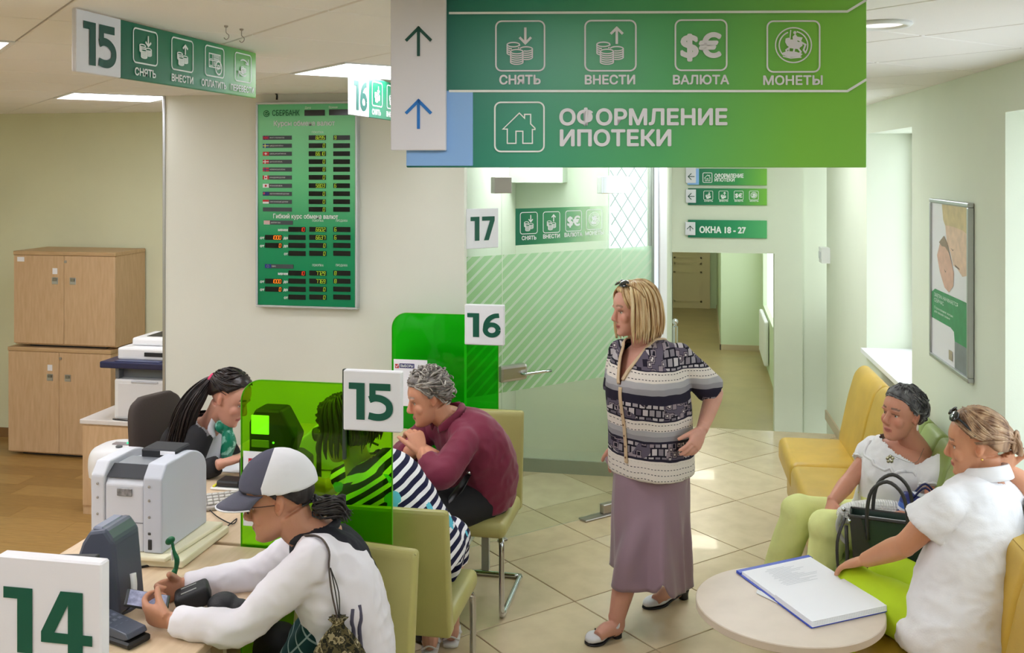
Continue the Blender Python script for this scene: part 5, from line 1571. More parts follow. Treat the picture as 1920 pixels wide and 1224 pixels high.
    # -- torso ------------------------------------------------------------------------------------
    def spine(s, pts, w, d, lat0, lat1):
        s.sp = ([Vector(p) for p in pts], list(w), list(d), Vector(lat0).normalized(), Vector(lat1).normalized()); s.add_torso(s.coarse, -.014); return s
    def secs(s, grow=0.0, i0=0, i1=None, wk=1.0):
        P, w, d, l0, l1 = s.sp; n = len(P); i1 = n if i1 is None else i1; out = []
        for i in range(i0, i1):
            tg = (P[min(i + 1, n - 1)] - P[max(i - 1, 0)]).normalized()
            l = l0.lerp(l1, i / (n - 1)); l = (l - tg * l.dot(tg)).normalized(); f = tg.cross(l)
            out.append((P[i], l * (w[i] * wk + grow), f * (d[i] * wk + grow)))
        return out
    def add_torso(s, mb, grow, i0=0, i1=None, p=2.4): mb.loft(s.secs(grow, i0, i1), n=28, p=p, sub=4); return mb
    # -- finish -----------------------------------------------------------------------------------
    def body(s):
        a = remesh(s.fine, .0042, 3, .5); b = remesh(s.coarse, .009, 3, .5) if s.coarse.v else None
        e = MB(); 
        nf = len(a.vertices) + (len(b.vertices) if b else 0)
        for c, r in s.eyes: e.ell(c, s.hr * r, s.hf * r, s.hu * r, 16, 12)
        me = join_meshes([m for m in (a, b, e.mesh() if e.v else None) if m])
        co = get_co(me); c0 = np.array(s.hc); ax = np.array([s.hr, s.hf, s.hu])
        L = (co - c0) @ ax.T / s.hk
        x, y, z = np.abs(L[:, 0]), L[:, 1], L[:, 2]
        base = np.array(lin(s.skin)[:3]); C = np.tile(base, (len(co), 1))
        nz = np.array([noise.noise(Vector(p) * 22.0) for p in co]) * .06
        C *= (1 + nz)[:, None]
        inh = (np.linalg.norm(L, axis=1) < .16)
        def paint(mask, col, a=1.0): C[mask] = C[mask] * (1 - a) + np.array(lin(col)[:3]) * a
        ck = inh * (y > .02) * np.exp(-((x - .042) ** 2 + (z + .028) ** 2) / .016 ** 2); C *= 1 + ck[:, None] * np.array([.03, -.09, -.10])
        ns = inh * (y > .08) * np.exp(-(x ** 2 + (z + .032) ** 2) / .014 ** 2); C *= 1 + ns[:, None] * np.array([.02, -.09, -.10])
        ea = inh & (x > .070) & (np.abs(z) < .04); C[ea] *= np.array([1.0, .93, .90])
        ei = inh & (x > .070) & (np.hypot((y + .006) * 1.6, z + .002) < .014); C[ei] *= np.array([.86, .74, .70])  # ear hollow's shade put into the colour instead of a dent, also redder
        paint(inh & (y > .070) & (x < .0235) & (np.abs(z + .069) < .0105 - x * .20), s.lips, .8)
        paint(inh & (y > .080) & (x < .020) & (np.abs(z + .0690) < .0022), (110, 50, 48), .6)
        paint(inh & (y > .055) & (x > .013) & (x < .052) & (np.abs(z - (.0285 + .004 * np.cos((x - .03) * 60))) < .0045), s.brow, .75)
        paint(inh & (y > .055) & (x > .016) & (x < .048) & (np.abs(z - .0065) < .0035), (74, 50, 44), .6)
        es = np.zeros(len(co), bool); es[nf:] = True
        paint(es, (214, 204, 196)); 
        for c, r in s.eyes:
            cl = (np.array(c) - c0) @ ax.T / s.hk
            q = L - cl
            paint(es & (np.hypot(q[:, 0], q[:, 2]) < .0062) & (q[:, 1] > 0), s.iris); paint(es & (np.hypot(q[:, 0], q[:, 2]) < .0030) & (q[:, 1] > 0), (16, 12, 12))
        for fn, col, al in s.marks: paint(fn(co), col, al)
        at = me.color_attributes.new('Col', 'FLOAT_COLOR', 'POINT')
        at.data.foreach_set('color', np.hstack([C, np.ones((len(co), 1))]).astype(np.float32).reshape(-1))
        s.bodyobj = link('body', me, m_skin, s.t, smooth=True)
        return s
    def garment(s, name, mb, mat, vox=.008, it=4, wr=None, cut=None, label=None, parent=None):
        me = remesh(mb, vox, it, .5)
        for a in (wr or ()): wrinkle(me, *a)
        if cut is not None:
            mask = cut(get_co(me)); bm = bmesh.new(); bm.from_mesh(me); bm.verts.ensure_lookup_table()
            bmesh.ops.delete(bm, geom=[bm.verts[i] for i in np.nonzero(mask)[0]], context='VERTS'); bm.to_mesh(me); bm.free()
        return link(name, me, mat, parent or s.t, smooth=True, label=label)
    # -- hair -------------------------------------------------------------------------------------
    def shell(s, th, line, mat, amp=.004, fq=(30, 30, 12), n=72, m=52, name='hair', seed=0.0, sink=-.03, soft=.16):
        rx, ry, rz = .079, .1025, .093; vs = []; mb = MB()
        ang = [a[0] for a in line]; zz = [a[1] for a in line]
        for i in range(m + 1):
            te = math.pi * i / m
            for j in range(n):
                ph = 2 * math.pi * j / n
                x, y, z = math.sin(te) * math.sin(ph), math.sin(te) * math.cos(ph), math.cos(te)
                re = 1 / math.sqrt((x / rx) ** 2 + (y / ry) ** 2 + (z / rz) ** 2)
                az = math.degrees(math.atan2(abs(x), y)); zm = float(np.interp(az, ang, zz))
                k = min(1, max(0, (z - zm) / soft)); k = k * k * (3 - 2 * k)
                t = th(x, y, z) if callable(th) else th
                r = re + sink + (t - sink) * k
                if k > 0: r += amp * k * noise.noise(Vector((x * fq[0] + seed, y * fq[1], z * fq[2]))) + amp * .5 * k * noise.noise(Vector((x * fq[0] * 2.3, y * fq[1] * 2.3 + seed, z * fq[2] * 2)))
                vs.append(s.H(x * r, -.012 + y * r, .03 + z * r))
        fs = []
        for i in range(m):
            for j in range(n):
                fs.append((i * n + j, (i + 1) * n + j, (i + 1) * n + (j + 1) % n, i * n + (j + 1) % n))
        mb.add(vs, fs)
        return mb.mk(name, mat, s.t, smooth=True)
    def scalp(s, az, el, off=.0):
        a, e = math.radians(az), math.radians(el)
        x, y, z = math.cos(e) * math.sin(a), math.cos(e) * math.cos(a), math.sin(e)
        re = 1 / math.sqrt((x / .079) ** 2 + (y / .1025) ** 2 + (z / .093) ** 2) + off
        return s.H(x * re, -.012 + y * re, .03 + z * re)
    def strands(s, paths, rad, mat, name='hair_strands', flat=.5, n=6, sub=4):
        mb = MB()
        for p, k in paths:
            m = len(p); rr = [rad * k * (.55 if i == 0 else (.25 if i == m - 1 else 1.0)) for i in range(m)]
            mb.tube(p, rr, n=n, sub=sub, flat=flat)
        return mb.mk(name, mat, s.t, smooth=True)
def envelop(me, P, gap, it=3):
    """push a garment shell outwards wherever the body would come through it (horizontal rays from outside)"""
    from mathutils.bvhtree import BVHTree
    mw = ROOT[P.t.name]
    bv = BVHTree.FromPolygons([mw @ v.co for v in P.bodyobj.data.vertices], [tuple(q.vertices) for q in P.bodyobj.data.polygons])
    co = get_co(me); zs = np.round(co[:, 2], 2)
    pc = P.sp[0][0]
    for _ in range(it):
        for i, q in enumerate(co):
            c = np.array([co[:, 0].mean(), co[:, 1].mean(), q[2]])
            d = q - c; L = np.linalg.norm(d)
            if L < 1e-6: continue
            d /= L
            h = bv.ray_cast(Vector(c + d * .6), Vector(-d), .6)
            if h[0] is not None:
                r = .6 - h[3]
                if r + gap > L: co[i] = c + d * (r + gap)
        set_co(me, co)
        bm = bmesh.new(); bm.from_mesh(me)
        vs = [v for v in bm.verts if not v.is_boundary]
        bmesh.ops.smooth_vert(bm, verts=vs, factor=.5, use_axis_x=True, use_axis_y=True, use_axis_z=False)
        bm.to_mesh(me); bm.free(); co = get_co(me)
def minel(az): return float(np.interp(abs(az), [0, 35, 56, 75, 84, 92, 110, 130, 180], [37, 34, 23, -2, -10, 3, -19, -40, -50]))
def comb(P, n, mats, az=(0, 180), el=(-20, 85), da=40, de=-25, off=.016, jit=.006, rad=.006, wave=0.0, steps=4, name='hair_strands', jaz=12):
    """short locks lying on the scalp, flowing by da degrees round the head and de degrees up or down"""
    G = [[] for _ in mats]
    for i in range(n):
        sg_ = random.choice((-1, 1)); a = random.uniform(*az); e = max(random.uniform(*el), minel(a)); o_ = off + random.uniform(-jit, jit); ph_ = random.uniform(0, 6)
        j1, j2 = random.gauss(0, jaz), random.gauss(0, 8); pts = []
        for k in range(steps + 1):
            t = k / steps; ak = a + (da + j1) * t; ek = max(e + (de + j2) * t, minel(min(180, abs(ak))) - 4)
            ed_ = min(1, max(0, .30 + (ek - minel(min(180, abs(ak)))) / 34)); pts.append(P.scalp(sg_ * ak, ek, ed_ * ((o_ * (.35 + .65 * min(1, t * 2.5))) + wave * math.sin(t * 7 + ph_))))
        G[i % len(mats)].append((pts, random.uniform(.7, 1.25)))
    for g_, m_ in zip(G, mats): P.strands(g_, rad, m_, name)
def shades(P, lenses, temples, bridge, rad, fm):
    """pair of sunglasses: bridge, two lenses, two temples"""
    o_ = MB().tube(bridge, rad, n=7).mk('sunglasses', fm, P.t, smooth=True)
    for l_ in lenses: MB().ell(*l_, 16, 8).mk('lens', m_lens, o_, smooth=True)
    for t_ in temples: MB().tube(t_, rad, n=7).mk('temple', fm, o_, smooth=True)
m_lens = M('dark_lens', (18, 16, 18), .06, coat=.6)
LINE = [(0, .52), (35, .46), (58, .25), (78, -.10), (92, .04), (108, -.25), (130, -.62), (180, -.74)]
def hairmat(name, c1, c2, rough=.45, stretch=(22, 22, 5), scale=1.6):
    return M(name, c1, rough, col2=c2, vscale=scale, stretch=stretch, bump=.05, bscale=6, thr=(.36, .64), spec=.4)
def sleeve(mb, sh, el, wr, t, r, k=1.0):
    """sleeve up to t (0..1 upper arm, 1..2 forearm); r = radii along it"""
    sh, el, wr = Vector(sh), Vector(el), Vector(wr); pts = []
    n = len(r)
    for i in range(n):
        q = t * i / (n - 1); pts.append(sh.lerp(el, q) if q <= 1 else el.lerp(wr, q - 1))
    mb.tube(pts, [v * k for v in r], n=18, sub=4); return mb
camR = c2w(1, 0, 0); camF = c2w(0, 1, 0)

# ================================================================= the woman walking in the patterned blouse
p = Person('blonde woman walking in a patterned grey blouse and long mauve skirt', W(1218, 1165, 4.8), (214, 158, 140))
f = c2w(-.75, -.65, 0); lat = f.cross(UP)
nb = W(1208, 640, 4.84)
p.head(W(1186, 580, 4.80), c2w(-1, -.30, -.10), UP + c2w(-.06, 0, 0), 1.0, neck=nb, nr=.058, lips=(168, 84, 80), brow=(140, 104, 80), jaw=1.08)
sp = [W(1222, 930, 4.84), W(1221, 880, 4.84), W(1219, 800, 4.83), W(1213, 718, 4.80), W(1214, 668, 4.83), W(1212, 640, 4.85)]
p.spine(sp, [.165, .190, .182, .178, .165, .08], [.13, .150, .150, .150, .105, .06], lat, lat)
shL, shR = W(1272, 668, 4.74), W(1164, 660, 4.96)
elL, wrL = W(1340, 737, 4.84), W(1316, 806, 4.66)
elR, wrR = W(1152, 748, 5.02), W(1154, 835, 5.0)
p.arm(shL, elL, wrL, 1.08).arm(shR, elR, wrR, 1.0)
p.hand(wrL, W(1290, 858, 4.58) - wrL, c2w(-.6, .5, -.3), c2w(-1, -.3, .2), curl=(.35, .4, .45, .5), tspread=.5)
p.hand(wrR, Vector((0, 0, -1)), c2w(.3, .8, 0), c2w(-1, -.5, 0), curl=(.3, .3, .35, .4))
hipL, hipR = W(1246, 900, 4.80), W(1196, 900, 4.90)
knL, anL = W(1186, 1030, 4.66), W(1156, 1160, 4.63)
knR, anR = W(1240, 1000, 4.95), W(1269, 1092, 5.03)
p.leg(hipL, knL, anL, 1.0, True, (.085, .075, .058, .060, .038)).leg(hipR, knR, anR, 1.0, True, (.085, .075, .058, .058, .038))
tL, tR = F(1112, 1206, .02), F(1218, 1138, .02)
p.fine.tube([anL + UP * .02, anL - UP * .04, anL.lerp(tL, .45), tL.lerp(anL, .2) + UP * .01], [.040, .036, .034, .026], n=14)
p.fine.tube([anR + UP * .02, anR - UP * .04, anR.lerp(tR, .45), tR.lerp(anR, .2) + UP * .01], [.040, .036, .034, .026], n=14)
p.body()
# blouse
nt = NT('tribal_blouse', .8, .2)
o = nt.sep(); loc = ROOT[p.t.name].translation
lx = nt.math('ADD', nt.math('MULTIPLY', o[0], camR.x), nt.math('MULTIPLY', o[1], camR.y))
wob = nt.math('MULTIPLY', nt.math('SUBTRACT', nt.noise(None, 7, 2), .5), .03)
zz = nt.math('ADD', o[2], wob)
nrm = nt.math('DIVIDE', nt.math('SUBTRACT', zz, .72), .72)
zc = lambda z: (z - .72) / .72
WHT, GRY, DRK, MID, PNK = (226, 216, 208), (148, 144, 150), (40, 36, 52), (112, 104, 116), (190, 170, 170)
bands = nt.ramp(nrm, [(0, WHT), (zc(.80), WHT), (zc(.812), DRK), (zc(.822), MID), (zc(.893), DRK), (zc(.905), GRY), (zc(.93), (172, 168, 172)), (zc(.955), WHT), (zc(1.0), DRK),
                      (zc(1.008), MID), (zc(1.085), DRK), (zc(1.128), GRY), (zc(1.155), (176, 172, 176)), (zc(1.182), WHT), (zc(1.232), DRK), (zc(1.24), MID)], 'CONSTANT')
mask = nt.ramp(nrm, [(0, (0, 0, 0)), (zc(.822), (255, 255, 255)), (zc(.893), (0, 0, 0)), (zc(1.008), (255, 255, 255)), (zc(1.085), (0, 0, 0)), (zc(1.24), (255, 255, 255))], 'CONSTANT')
br = nt.node('TexBrick'); br.offset = .5; br.inputs['Scale'].default_value = 1.0; br.inputs['Mortar Size'].default_value = .004; br.inputs['Brick Width'].default_value = .030; br.inputs['Row Height'].default_value = .038
br.inputs['Color1'].default_value = lin((206, 196, 200)); br.inputs['Color2'].default_value = lin((88, 80, 96)); br.inputs['Mortar'].default_value = lin((24, 20, 34))
nt.link(nt.vec(lx, zz), br.inputs['Vector'])
vo = nt.node('TexVoronoi', distance='CHEBYCHEV', feature='F1'); vo.inputs['Scale'].default_value = 1.0
nt.link(nt.vec(nt.math('MULTIPLY', lx, 42), nt.math('MULTIPLY', zz, 30)), vo.inputs['Vector'])
vr = nt.ramp(vo.outputs['Distance'], [(0, (210, 200, 200)), (.16, (30, 26, 40)), (.27, (150, 136, 144)), (.40, (34, 28, 44)), (.48, (96, 88, 104))], 'CONSTANT')
pat = nt.mix(nt.math('LESS_THAN', nt.noise(nt.vec(nt.math('MULTIPLY', lx, 14), nt.math('MULTIPLY', zz, 9)), 1.0, 0), .5), br.outputs[0], vr)
ds = nt.math('GREATER_THAN', nt.math('SINE', nt.math('MULTIPLY', lx, 420)), -.2)
ln = nt.math('LESS_THAN', nt.math('ABSOLUTE', nt.math('SUBTRACT', nt.math('FRACT', nt.math('MULTIPLY', zz, 38)), .5)), .06)
wmask = nt.ramp(nrm, [(0, (255, 255, 255)), (zc(.80), (0, 0, 0)), (zc(.955), (255, 255, 255)), (zc(1.0), (0, 0, 0)), (zc(1.182), (255, 255, 255)), (zc(1.232), (0, 0, 0))], 'CONSTANT')
c0 = nt.mix(mask, bands, pat)
c1_ = nt.mix(nt.math('MULTIPLY', nt.math('MULTIPLY', ln, ds), wmask), c0, lin((40, 36, 50)))
nt.color(c1_)
mb = MB(); p.add_torso(mb, .024, 1)
for q in (shL, shR): mb.ell(q, *(v * .066 for v in (Vector((1, 0, 0)), Vector((0, 1, 0)), UP)), 14, 10)
mb.tube([shR, sp[4] + UP * .02, shL], [.058, .075, .058], n=16)
for sx in (-1, 1): mb.ell(sp[3] + f * .085 + lat * .075 * sx + UP * .0, lat * .078, f * .085, UP * .075, 16, 12)
mb.ell(sp[2] + f * .06, lat * .14, f * .12, UP * .11, 16, 12)
sleeve(mb, shL, elL, wrL, .90, (.064, .068, .070, .074)); sleeve(mb, shR, elR, wrR, .80, (.062, .064, .066, .068))
nbz = nb.z
def neckcut(co):
    d = co - np.array(sp[4]); u_ = d @ np.array(f); v_ = d @ np.array(lat); z = co[:, 2]
    rad = np.hypot(co[:, 0] - nb.x, co[:, 1] - nb.y)
    vn = (u_ > .0) & (np.abs(v_ - .0) < np.maximum(0, (z - (nbz - .175)) * .42))
    return vn | ((rad < .098) & (z > nbz - .035))
p.garment('blouse', mb, nt.m, .0085, 4, [(.004, 7, (1, 1, .6), 3.0)], neckcut)
m_tan = M('tan_trim', (206, 178, 146), .7)
# trim along the opening: neck ring and button placket, pushed out of the body by rays cast on the blouse shape
def on_front(z, v, off):
    secs = p.secs(.012); best = None
    for i in range(len(secs) - 1):
        a, b = secs[i][0], secs[i + 1][0]
        if a.z <= z <= b.z:
            k = (z - a.z) / max(1e-6, b.z - a.z); c = a.lerp(b, k); A = secs[i][1].lerp(secs[i + 1][1], k); B = secs[i][2].lerp(secs[i + 1][2], k)
            s_ = max(-.98, min(.98, v / A.length)); return c + A * s_ + B.normalized() * (B.length * (1 - abs(s_) ** 2.4) ** (1 / 2.4) + off)
    return None
tr_ = MB(); 
bl = bpy.data.objects['blouse']
mwi = ROOT[p.t.name]
from mathutils.bvhtree import BVHTree
bvh = BVHTree.FromPolygons([mwi @ v.co for v in bl.data.vertices], [tuple(q.vertices) for q in bl.data.polygons])
def snap(q, off=.004):
    h = bvh.find_nearest(q)
    return h[0] + h[1] * off if h[0] is not None else q
path = []
for i in range(15):
    z = .785 + (nbz - .19 - .785) * i / 14
    c = on_front(min(max(z, .80), 1.25), 0, .05) or (sp[2] + f * .2); c.z = z
    h = bvh.ray_cast(Vector((sp[2].x, sp[2].y, z)) + f * .5, -f)
    if h[0] is not None: path.append(h[0] + f * .004)
tr_.tube(path, .011, n=8, sub=3, flat=.35, ref=f)
for sx in (-1, 1):
    pts = []
    for i in range(9):
        z = nbz - .175 + .155 * i / 8; v = sx * max(.004, (z - (nbz - .175)) * .42 + .006)
        h = bvh.ray_cast(Vector((sp[4].x, sp[4].y, z)) + f * .5 + lat * v, -f)
        if h[0] is not None and (h[0] - Vector((sp[4].x, sp[4].y, z))).dot(f) > -.02: pts.append(h[0] + f * .004)
    for i in range(1, 7):
        a = math.radians(40 + 22 * i); q = Vector((nb.x, nb.y, nbz - .02 + .012 * i)) + (f * math.cos(a) + lat * sx * math.sin(a)) * .098
        pts.append(snap(q, .003))
    if len(pts) > 2: tr_.tube(pts, .0105, n=8, sub=3, flat=.5)
tr_.mk('blouse_trim', m_tan, p.t, smooth=True)
for i in range(5):
    q = path[1 + i * 2] + f * .005 if len(path) > 2 + i * 2 else None
    if q is not None: MB().ell(q, lat * .005, UP * .005, f * .003, 8, 6).mk('button', M('button_brown', (120, 84, 60), .3), p.t, smooth=True)
# skirt
m_skirt = M('mauve_cloth', (146, 118, 132), .8, bump=.05, bscale=200, sheen=.3)
mb = MB()
def wv(t, ph): return 1 + .16 * t ** 1.2 * (.6 * math.sin(ph * 5 + 1.0 + t) + .4 * math.sin(ph * 9 + 2.0)) - .02 * math.sin(ph * 14) * t
S = [(W(1220, 846, 4.84), camR * .172, camF * .135), (W(1220, 880, 4.84), camR * .184, camF * .150), (W(1219, 950, 4.82), camR * .182, camF * .180), (W(1217, 1020, 4.78), camR * .172, camF * .20), (W(1217, 1078, 4.76), camR * .168, camF * .22)]
mb.loft(S, n=96, sub=8, caps=False, wave=wv)
sk = mb.mesh('skirt'); co = get_co(sk)
tz = (co[:, 2] - S[-1][0].z) / (S[0][0].z - S[-1][0].z)
lo = np.clip(1 - tz * 1.6, 0, 1)
px_ = (co - np.array(S[-1][0])) @ np.array(camR); py_ = (co - np.array(S[-1][0])) @ np.array(camF)
co[:, 2] += lo * (.07 * np.exp(-((px_ - .03) / .025) ** 2) * (py_ < .0) - .05 * np.clip(px_ * 6, 0, 1) - .0)
set_co(sk, co); envelop(sk, p, .010)
co = get_co(sk); cen = np.array(W(1218, 1000, 4.80)); d_ = co[:, :2] - cen[:2]; an_ = np.arctan2(d_[:, 1], d_[:, 0]); tt_ = np.clip((S[0][0].z - .12 - co[:, 2]) / (S[0][0].z - S[-1][0].z), 0, 1)
fo = .5 + .5 * np.sin(an_ * 9 + 1.5 * np.sin(an_ * 2 + 1) + co[:, 2] * 1.5)
rr_ = np.linalg.norm(d_, axis=1, keepdims=True); co[:, :2] += d_ / rr_ * (.028 * tt_ * fo ** 2)[:, None]; set_co(sk, co)
so = link('skirt', sk, m_skirt, p.t, smooth=True)
sm = so.modifiers.new('thickness', 'SOLIDIFY'); sm.thickness = .004
# shoes
m_shoe = M('white_leather', (228, 228, 236), .3); m_sole = M('dark_sole', (26, 24, 30), .5)
def shoe(P, an, toe, heelz, heelp):
    an, toe = Vector(an), Vector(toe); d = Vector((toe.x - heelp.x, toe.y - heelp.y, 0)).normalized(); r = d.cross(UP)
    hp = Vector((heelp.x, heelp.y, heelz)); L = (Vector((toe.x, toe.y, 0)) - Vector((hp.x, hp.y, 0))).length
    g = lambda t, z: Vector((hp.x, hp.y, 0)) + d * L * t + UP * z
    z0 = lambda t: heelz * max(0, 1 - t / .62) + .006
    mb = MB()
    secs = []
    for t, w, h in ((-.02, .022, .058), (.06, .032, .056), (.22, .034, .042), (.42, .036, .032), (.60, .043, .036), (.78, .043, .038), (.92, .034, .030), (1.0, .016, .018)):
        secs.append((g(t, z0(t) + h / 2 + .004), r * w, UP * h / 2))
    mb.loft(secs, n=20, p=2.6, sub=3)
    o = P.garment('shoe', mb, m_shoe, .0045, 3, cut=lambda co: (((co - np.array(hp)) @ np.array(d) > L * .03) & ((co - np.array(hp)) @ np.array(d) < L * .62) & (co[:, 2] > np.interp(((co - np.array(hp)) @ np.array(d)) / L, [0, .2, .45, .62], [heelz + .05, heelz * .75 + .033, heelz * .3 + .026, .036]))))
    sd = o.modifiers.new('thickness', 'SOLIDIFY'); sd.thickness = .003
    ms = MB(); ms.loft([(g(t, z0(t)), r * w, UP * .005) for t, w in ((-.03, .022), (.2, .033), (.42, .036), (.6, .044), (.8, .044), (.94, .033), (1.015, .014))], n=16, p=3, sub=3)
    ms.mk('sole', m_sole, o, smooth=True)
    if heelz > .015: MB().loft([(g(.02, .002), r * .022, d * .022), (g(.03, heelz * .6), r * .022, d * .024), (g(.05, heelz + .004), r * .028, d * .034)], n=14, p=3).mk('heel', m_sole, o, smooth=True)
    b = g(.66, z0(.66) + .043)
    bw = MB()
    for sx in (-1, 1): bw.ell(b + r * .011 * sx + UP * .003, r * .011 + UP * .004 * sx, d * .005, UP * .005, 10, 6)
    bw.ball(b + UP * .003, .005, 8, 6); bw.mk('bow', m_sole, o, smooth=True)
shoe(p, anL, F(1100, 1209, 0), .035, F(1160, 1206, 0) + camF * .06)
shoe(p, anR, F(1208, 1141, 0), .045, F(1283, 1122, 0))
# hair
m_bl = hairmat('blonde_hair', (226, 196, 148), (168, 126, 84))
m_bl2 = hairmat('blonde_hair_light', (240, 218, 176), (200, 162, 116))
p.shell(.012, [(0, .58), (35, .50), (58, .20), (78, -.45), (92, -.6), (130, -.9), (180, -.95)], m_bl, .003)
def fall(P, az, top_az, L, off, inn=.0, side=0.0, e1=4):
    """strand from the parting over the scalp and then straight down"""
    pts = [P.scalp(top_az, 82, off * .6), P.scalp(az, 60, off), P.scalp(az, 32, off + .003), P.scalp(az, e1, off + .004)]
    q = pts[-1].copy(); a = math.radians(az); outv = (P.hr * math.sin(a) + P.hf * math.cos(a)); outv.z = 0
    for k in (1, 2, 3):
        pts.append(q - UP * L * k / 3 + outv * (.012 * math.sin(k * 1.0) - inn * k / 3) + P.hr * side * k)
    return pts
A_, B_ = [], []
for i in range(150):
    az = random.uniform(62, 298); L = random.uniform(.155, .195) * (1.0 if 90 < az < 270 else .98)
    (A_ if random.random() < .5 else B_).append((fall(p, az, 150 if az < 180 else 210, L, random.uniform(.010, .026), inn=random.uniform(-.012, .015)), random.uniform(.7, 1.2)))
for i in range(26):
    az = random.uniform(28, 62) if i % 2 else random.uniform(298, 330)
    pts = [p.scalp(20, 80, .010), p.scalp(az * .6 if az < 180 else 360 - (360 - az) * .7, 58, .014), p.scalp(az, 36, .013), p.scalp(az + (10 if az < 180 else -10), 14, .012), p.scalp(az + (18 if az < 180 else -18), -8, .012)]
    (A_ if i % 3 else B_).append((pts, random.uniform(.6, .9)))
p.strands(A_, .0085, m_bl); p.strands(B_, .0085, m_bl2)
# sunglasses on the hair
gl_c = lambda sx: p.scalp(sx * 30, 58, .030)
def lens_at(P, q, a_, b_):
    nn = (q - P.H(0, -.012, .03)).normalized(); a = (P.hr - nn * P.hr.dot(nn)).normalized(); return (q, a * a_, nn.cross(a) * b_, nn * .007)
shades(p, [lens_at(p, gl_c(sx), .031, .025) for sx in (-1, 1)], [[gl_c(sx) + p.hr * sx * .026, p.scalp(sx * 70, 48, .032), p.scalp(sx * 88, 32, .034), p.scalp(sx * 96, 18, .034)] for sx in (-1, 1)],
       [gl_c(-1) + p.hr * .02, p.scalp(0, 60, .034), gl_c(1) - p.hr * .02], .0028, M('gold_frame', (190, 150, 110), .25, metal=.7))
def cg(s): return max(-1.5 * s, min(1.5 * s, random.gauss(0, s)))
AX = (Vector((1, 0, 0)), Vector((0, 1, 0)), UP)
def ballr(mb, c, r, n=14, m=10): mb.ell(c, *(v * r for v in AX), n, m); return mb
def bvh_of(o, P):
    from mathutils.bvhtree import BVHTree
    mw = ROOT[P.t.name]
    return BVHTree.FromPolygons([mw @ v.co for v in o.data.vertices], [tuple(q.vertices) for q in o.data.polygons])
def cloth(name, col, rough=.8, var=.04, **kw): return M(name, col, rough, bump=.08, bscale=160, var=var, vscale=9, **kw)

def low_shoe(P, an, d, mat):
    d = Vector((d.x, d.y, 0)).normalized(); b = Vector((an.x, an.y, 0))
    mb = MB(); mb.tube([b - d * .055 + UP * .040, b + d * .04 + UP * .046, b + d * .13 + UP * .034, b + d * .185 + UP * .026], [.038, .044, .042, .024], n=16, flat=.78, ref=UP)
    o = mb.mk('shoe', mat, P.t, smooth=True)
    ms = MB(); ms.tube([b - d * .065 + UP * .006, b + d * .05 + UP * .006, b + d * .13 + UP * .006, b + d * .195 + UP * .006], [.034, .040, .042, .024], n=14, flat=.14, ref=UP); ms.mk('sole', m_sole, o, smooth=True)
# ================================================================= man in the cap
p = Person('man in a grey and white cap and white long-sleeved top looking at a phone', W(640, 1290, 3.2), (196, 140, 112))
nb = W(588, 1002, 3.2)
p.head(W(521, 935, 3.18), c2w(-1, -.14, -.20), UP + c2w(-.16, 0, 0), 1.02, neck=nb, nr=.060, lips=(170, 104, 92), brow=(50, 42, 40), jaw=1.1, nose=1.15)
f = c2w(-1, -.15, 0); lat = f.cross(UP)
sp = [W(655, 1300, 3.24), W(658, 1262, 3.24), W(655, 1175, 3.22), W(626, 1085, 3.19), W(602, 1030, 3.19), W(590, 1002, 3.2)]
p.spine(sp, [.15, .17, .165, .185, .165, .075], [.12, .135, .125, .122, .098, .06], lat, lat)
shL, shR = W(588, 1052, 3.03), W(572, 1024, 3.36)
elL, wrL = W(452, 1178, 3.0), W(322, 1164, 3.06)
elR, wrR = W(480, 1078, 3.42), W(340, 1100, 3.34)
p.arm(shL, elL, wrL, 1.05).arm(shR, elR, wrR, 1.05)
p.hand(wrL, W(262, 1146, 3.10) - wrL, c2w(.15, .9, .35), c2w(-.4, .2, 1), curl=(.75, .8, .85, .9), tspread=.28, k=1.0, tn=.55, tcurl=.25)
p.hand(wrR, W(285, 1118, 3.24) - wrR, c2w(.1, -.9, .1), c2w(-.4, 0, 1), curl=(.75, .8, .85, .9), tspread=.6, k=1.05, tn=.4, tcurl=.2)
hipL, hipR = W(650, 1290, 3.13), W(650, 1285, 3.34); knL, knR = W(505, 1300, 3.06), W(520, 1270, 3.36)
knL.z = knR.z = .56
anL, anR = knL + c2w(.05, 0, -.45), knR + c2w(.08, 0, -.45)
p.leg(hipL, knL, anL).leg(hipR, knR, anR)
p.body()
for a_ in (anL, anR): low_shoe(p, a_, -camR, M('black_shoe', (30, 30, 34), .4))
# white top with black yoke
nt = NT('yoke_top', .75, .2)
rootp = ROOT[p.t.name].translation
def distnode(nt, c):
    v = nt.node('VectorMath', operation='DISTANCE'); nt.link(nt.tc.outputs['Object'], v.inputs[0]); v.inputs[1].default_value = tuple(Vector(c) - rootp); return v.outputs['Value']
d1 = distnode(nt, W(612, 1000, 3.22)); d2 = distnode(nt, W(640, 1040, 3.28)); d3 = distnode(nt, W(545, 1030, 3.2))
dm = nt.math('MINIMUM', nt.math('MINIMUM', d1, nt.math('MULTIPLY', d2, 1.05)), nt.math('MULTIPLY', d3, 1.7))
nt.color(nt.mix(nt.math('LESS_THAN', dm, .142), lin((232, 228, 236)), lin((34, 34, 42))))
mb = MB(); p.add_torso(mb, .008, 1); mb.tube([shR, sp[4] + UP * .01, shL], [.062, .080, .062], n=16)
for q in (shL, shR): ballr(mb, q, .068)
sleeve(mb, shL, elL, wrL, 1.94, (.068, .064, .058, .054, .055, .050, .045, .039)); sleeve(mb, shR, elR, wrR, 1.94, (.066, .062, .058, .053, .054, .049, .044, .038))
top = p.garment('long_sleeved_top', mb, nt.m, .0085, 4, [(.006, 9, (1, 1, 1.6), 1.0), (.003, 22, (1, 1, 1), 4.0)], lambda co: (np.linalg.norm(co - np.array(nb + UP * .035), axis=1) < .082))
bt = bvh_of(top, p)
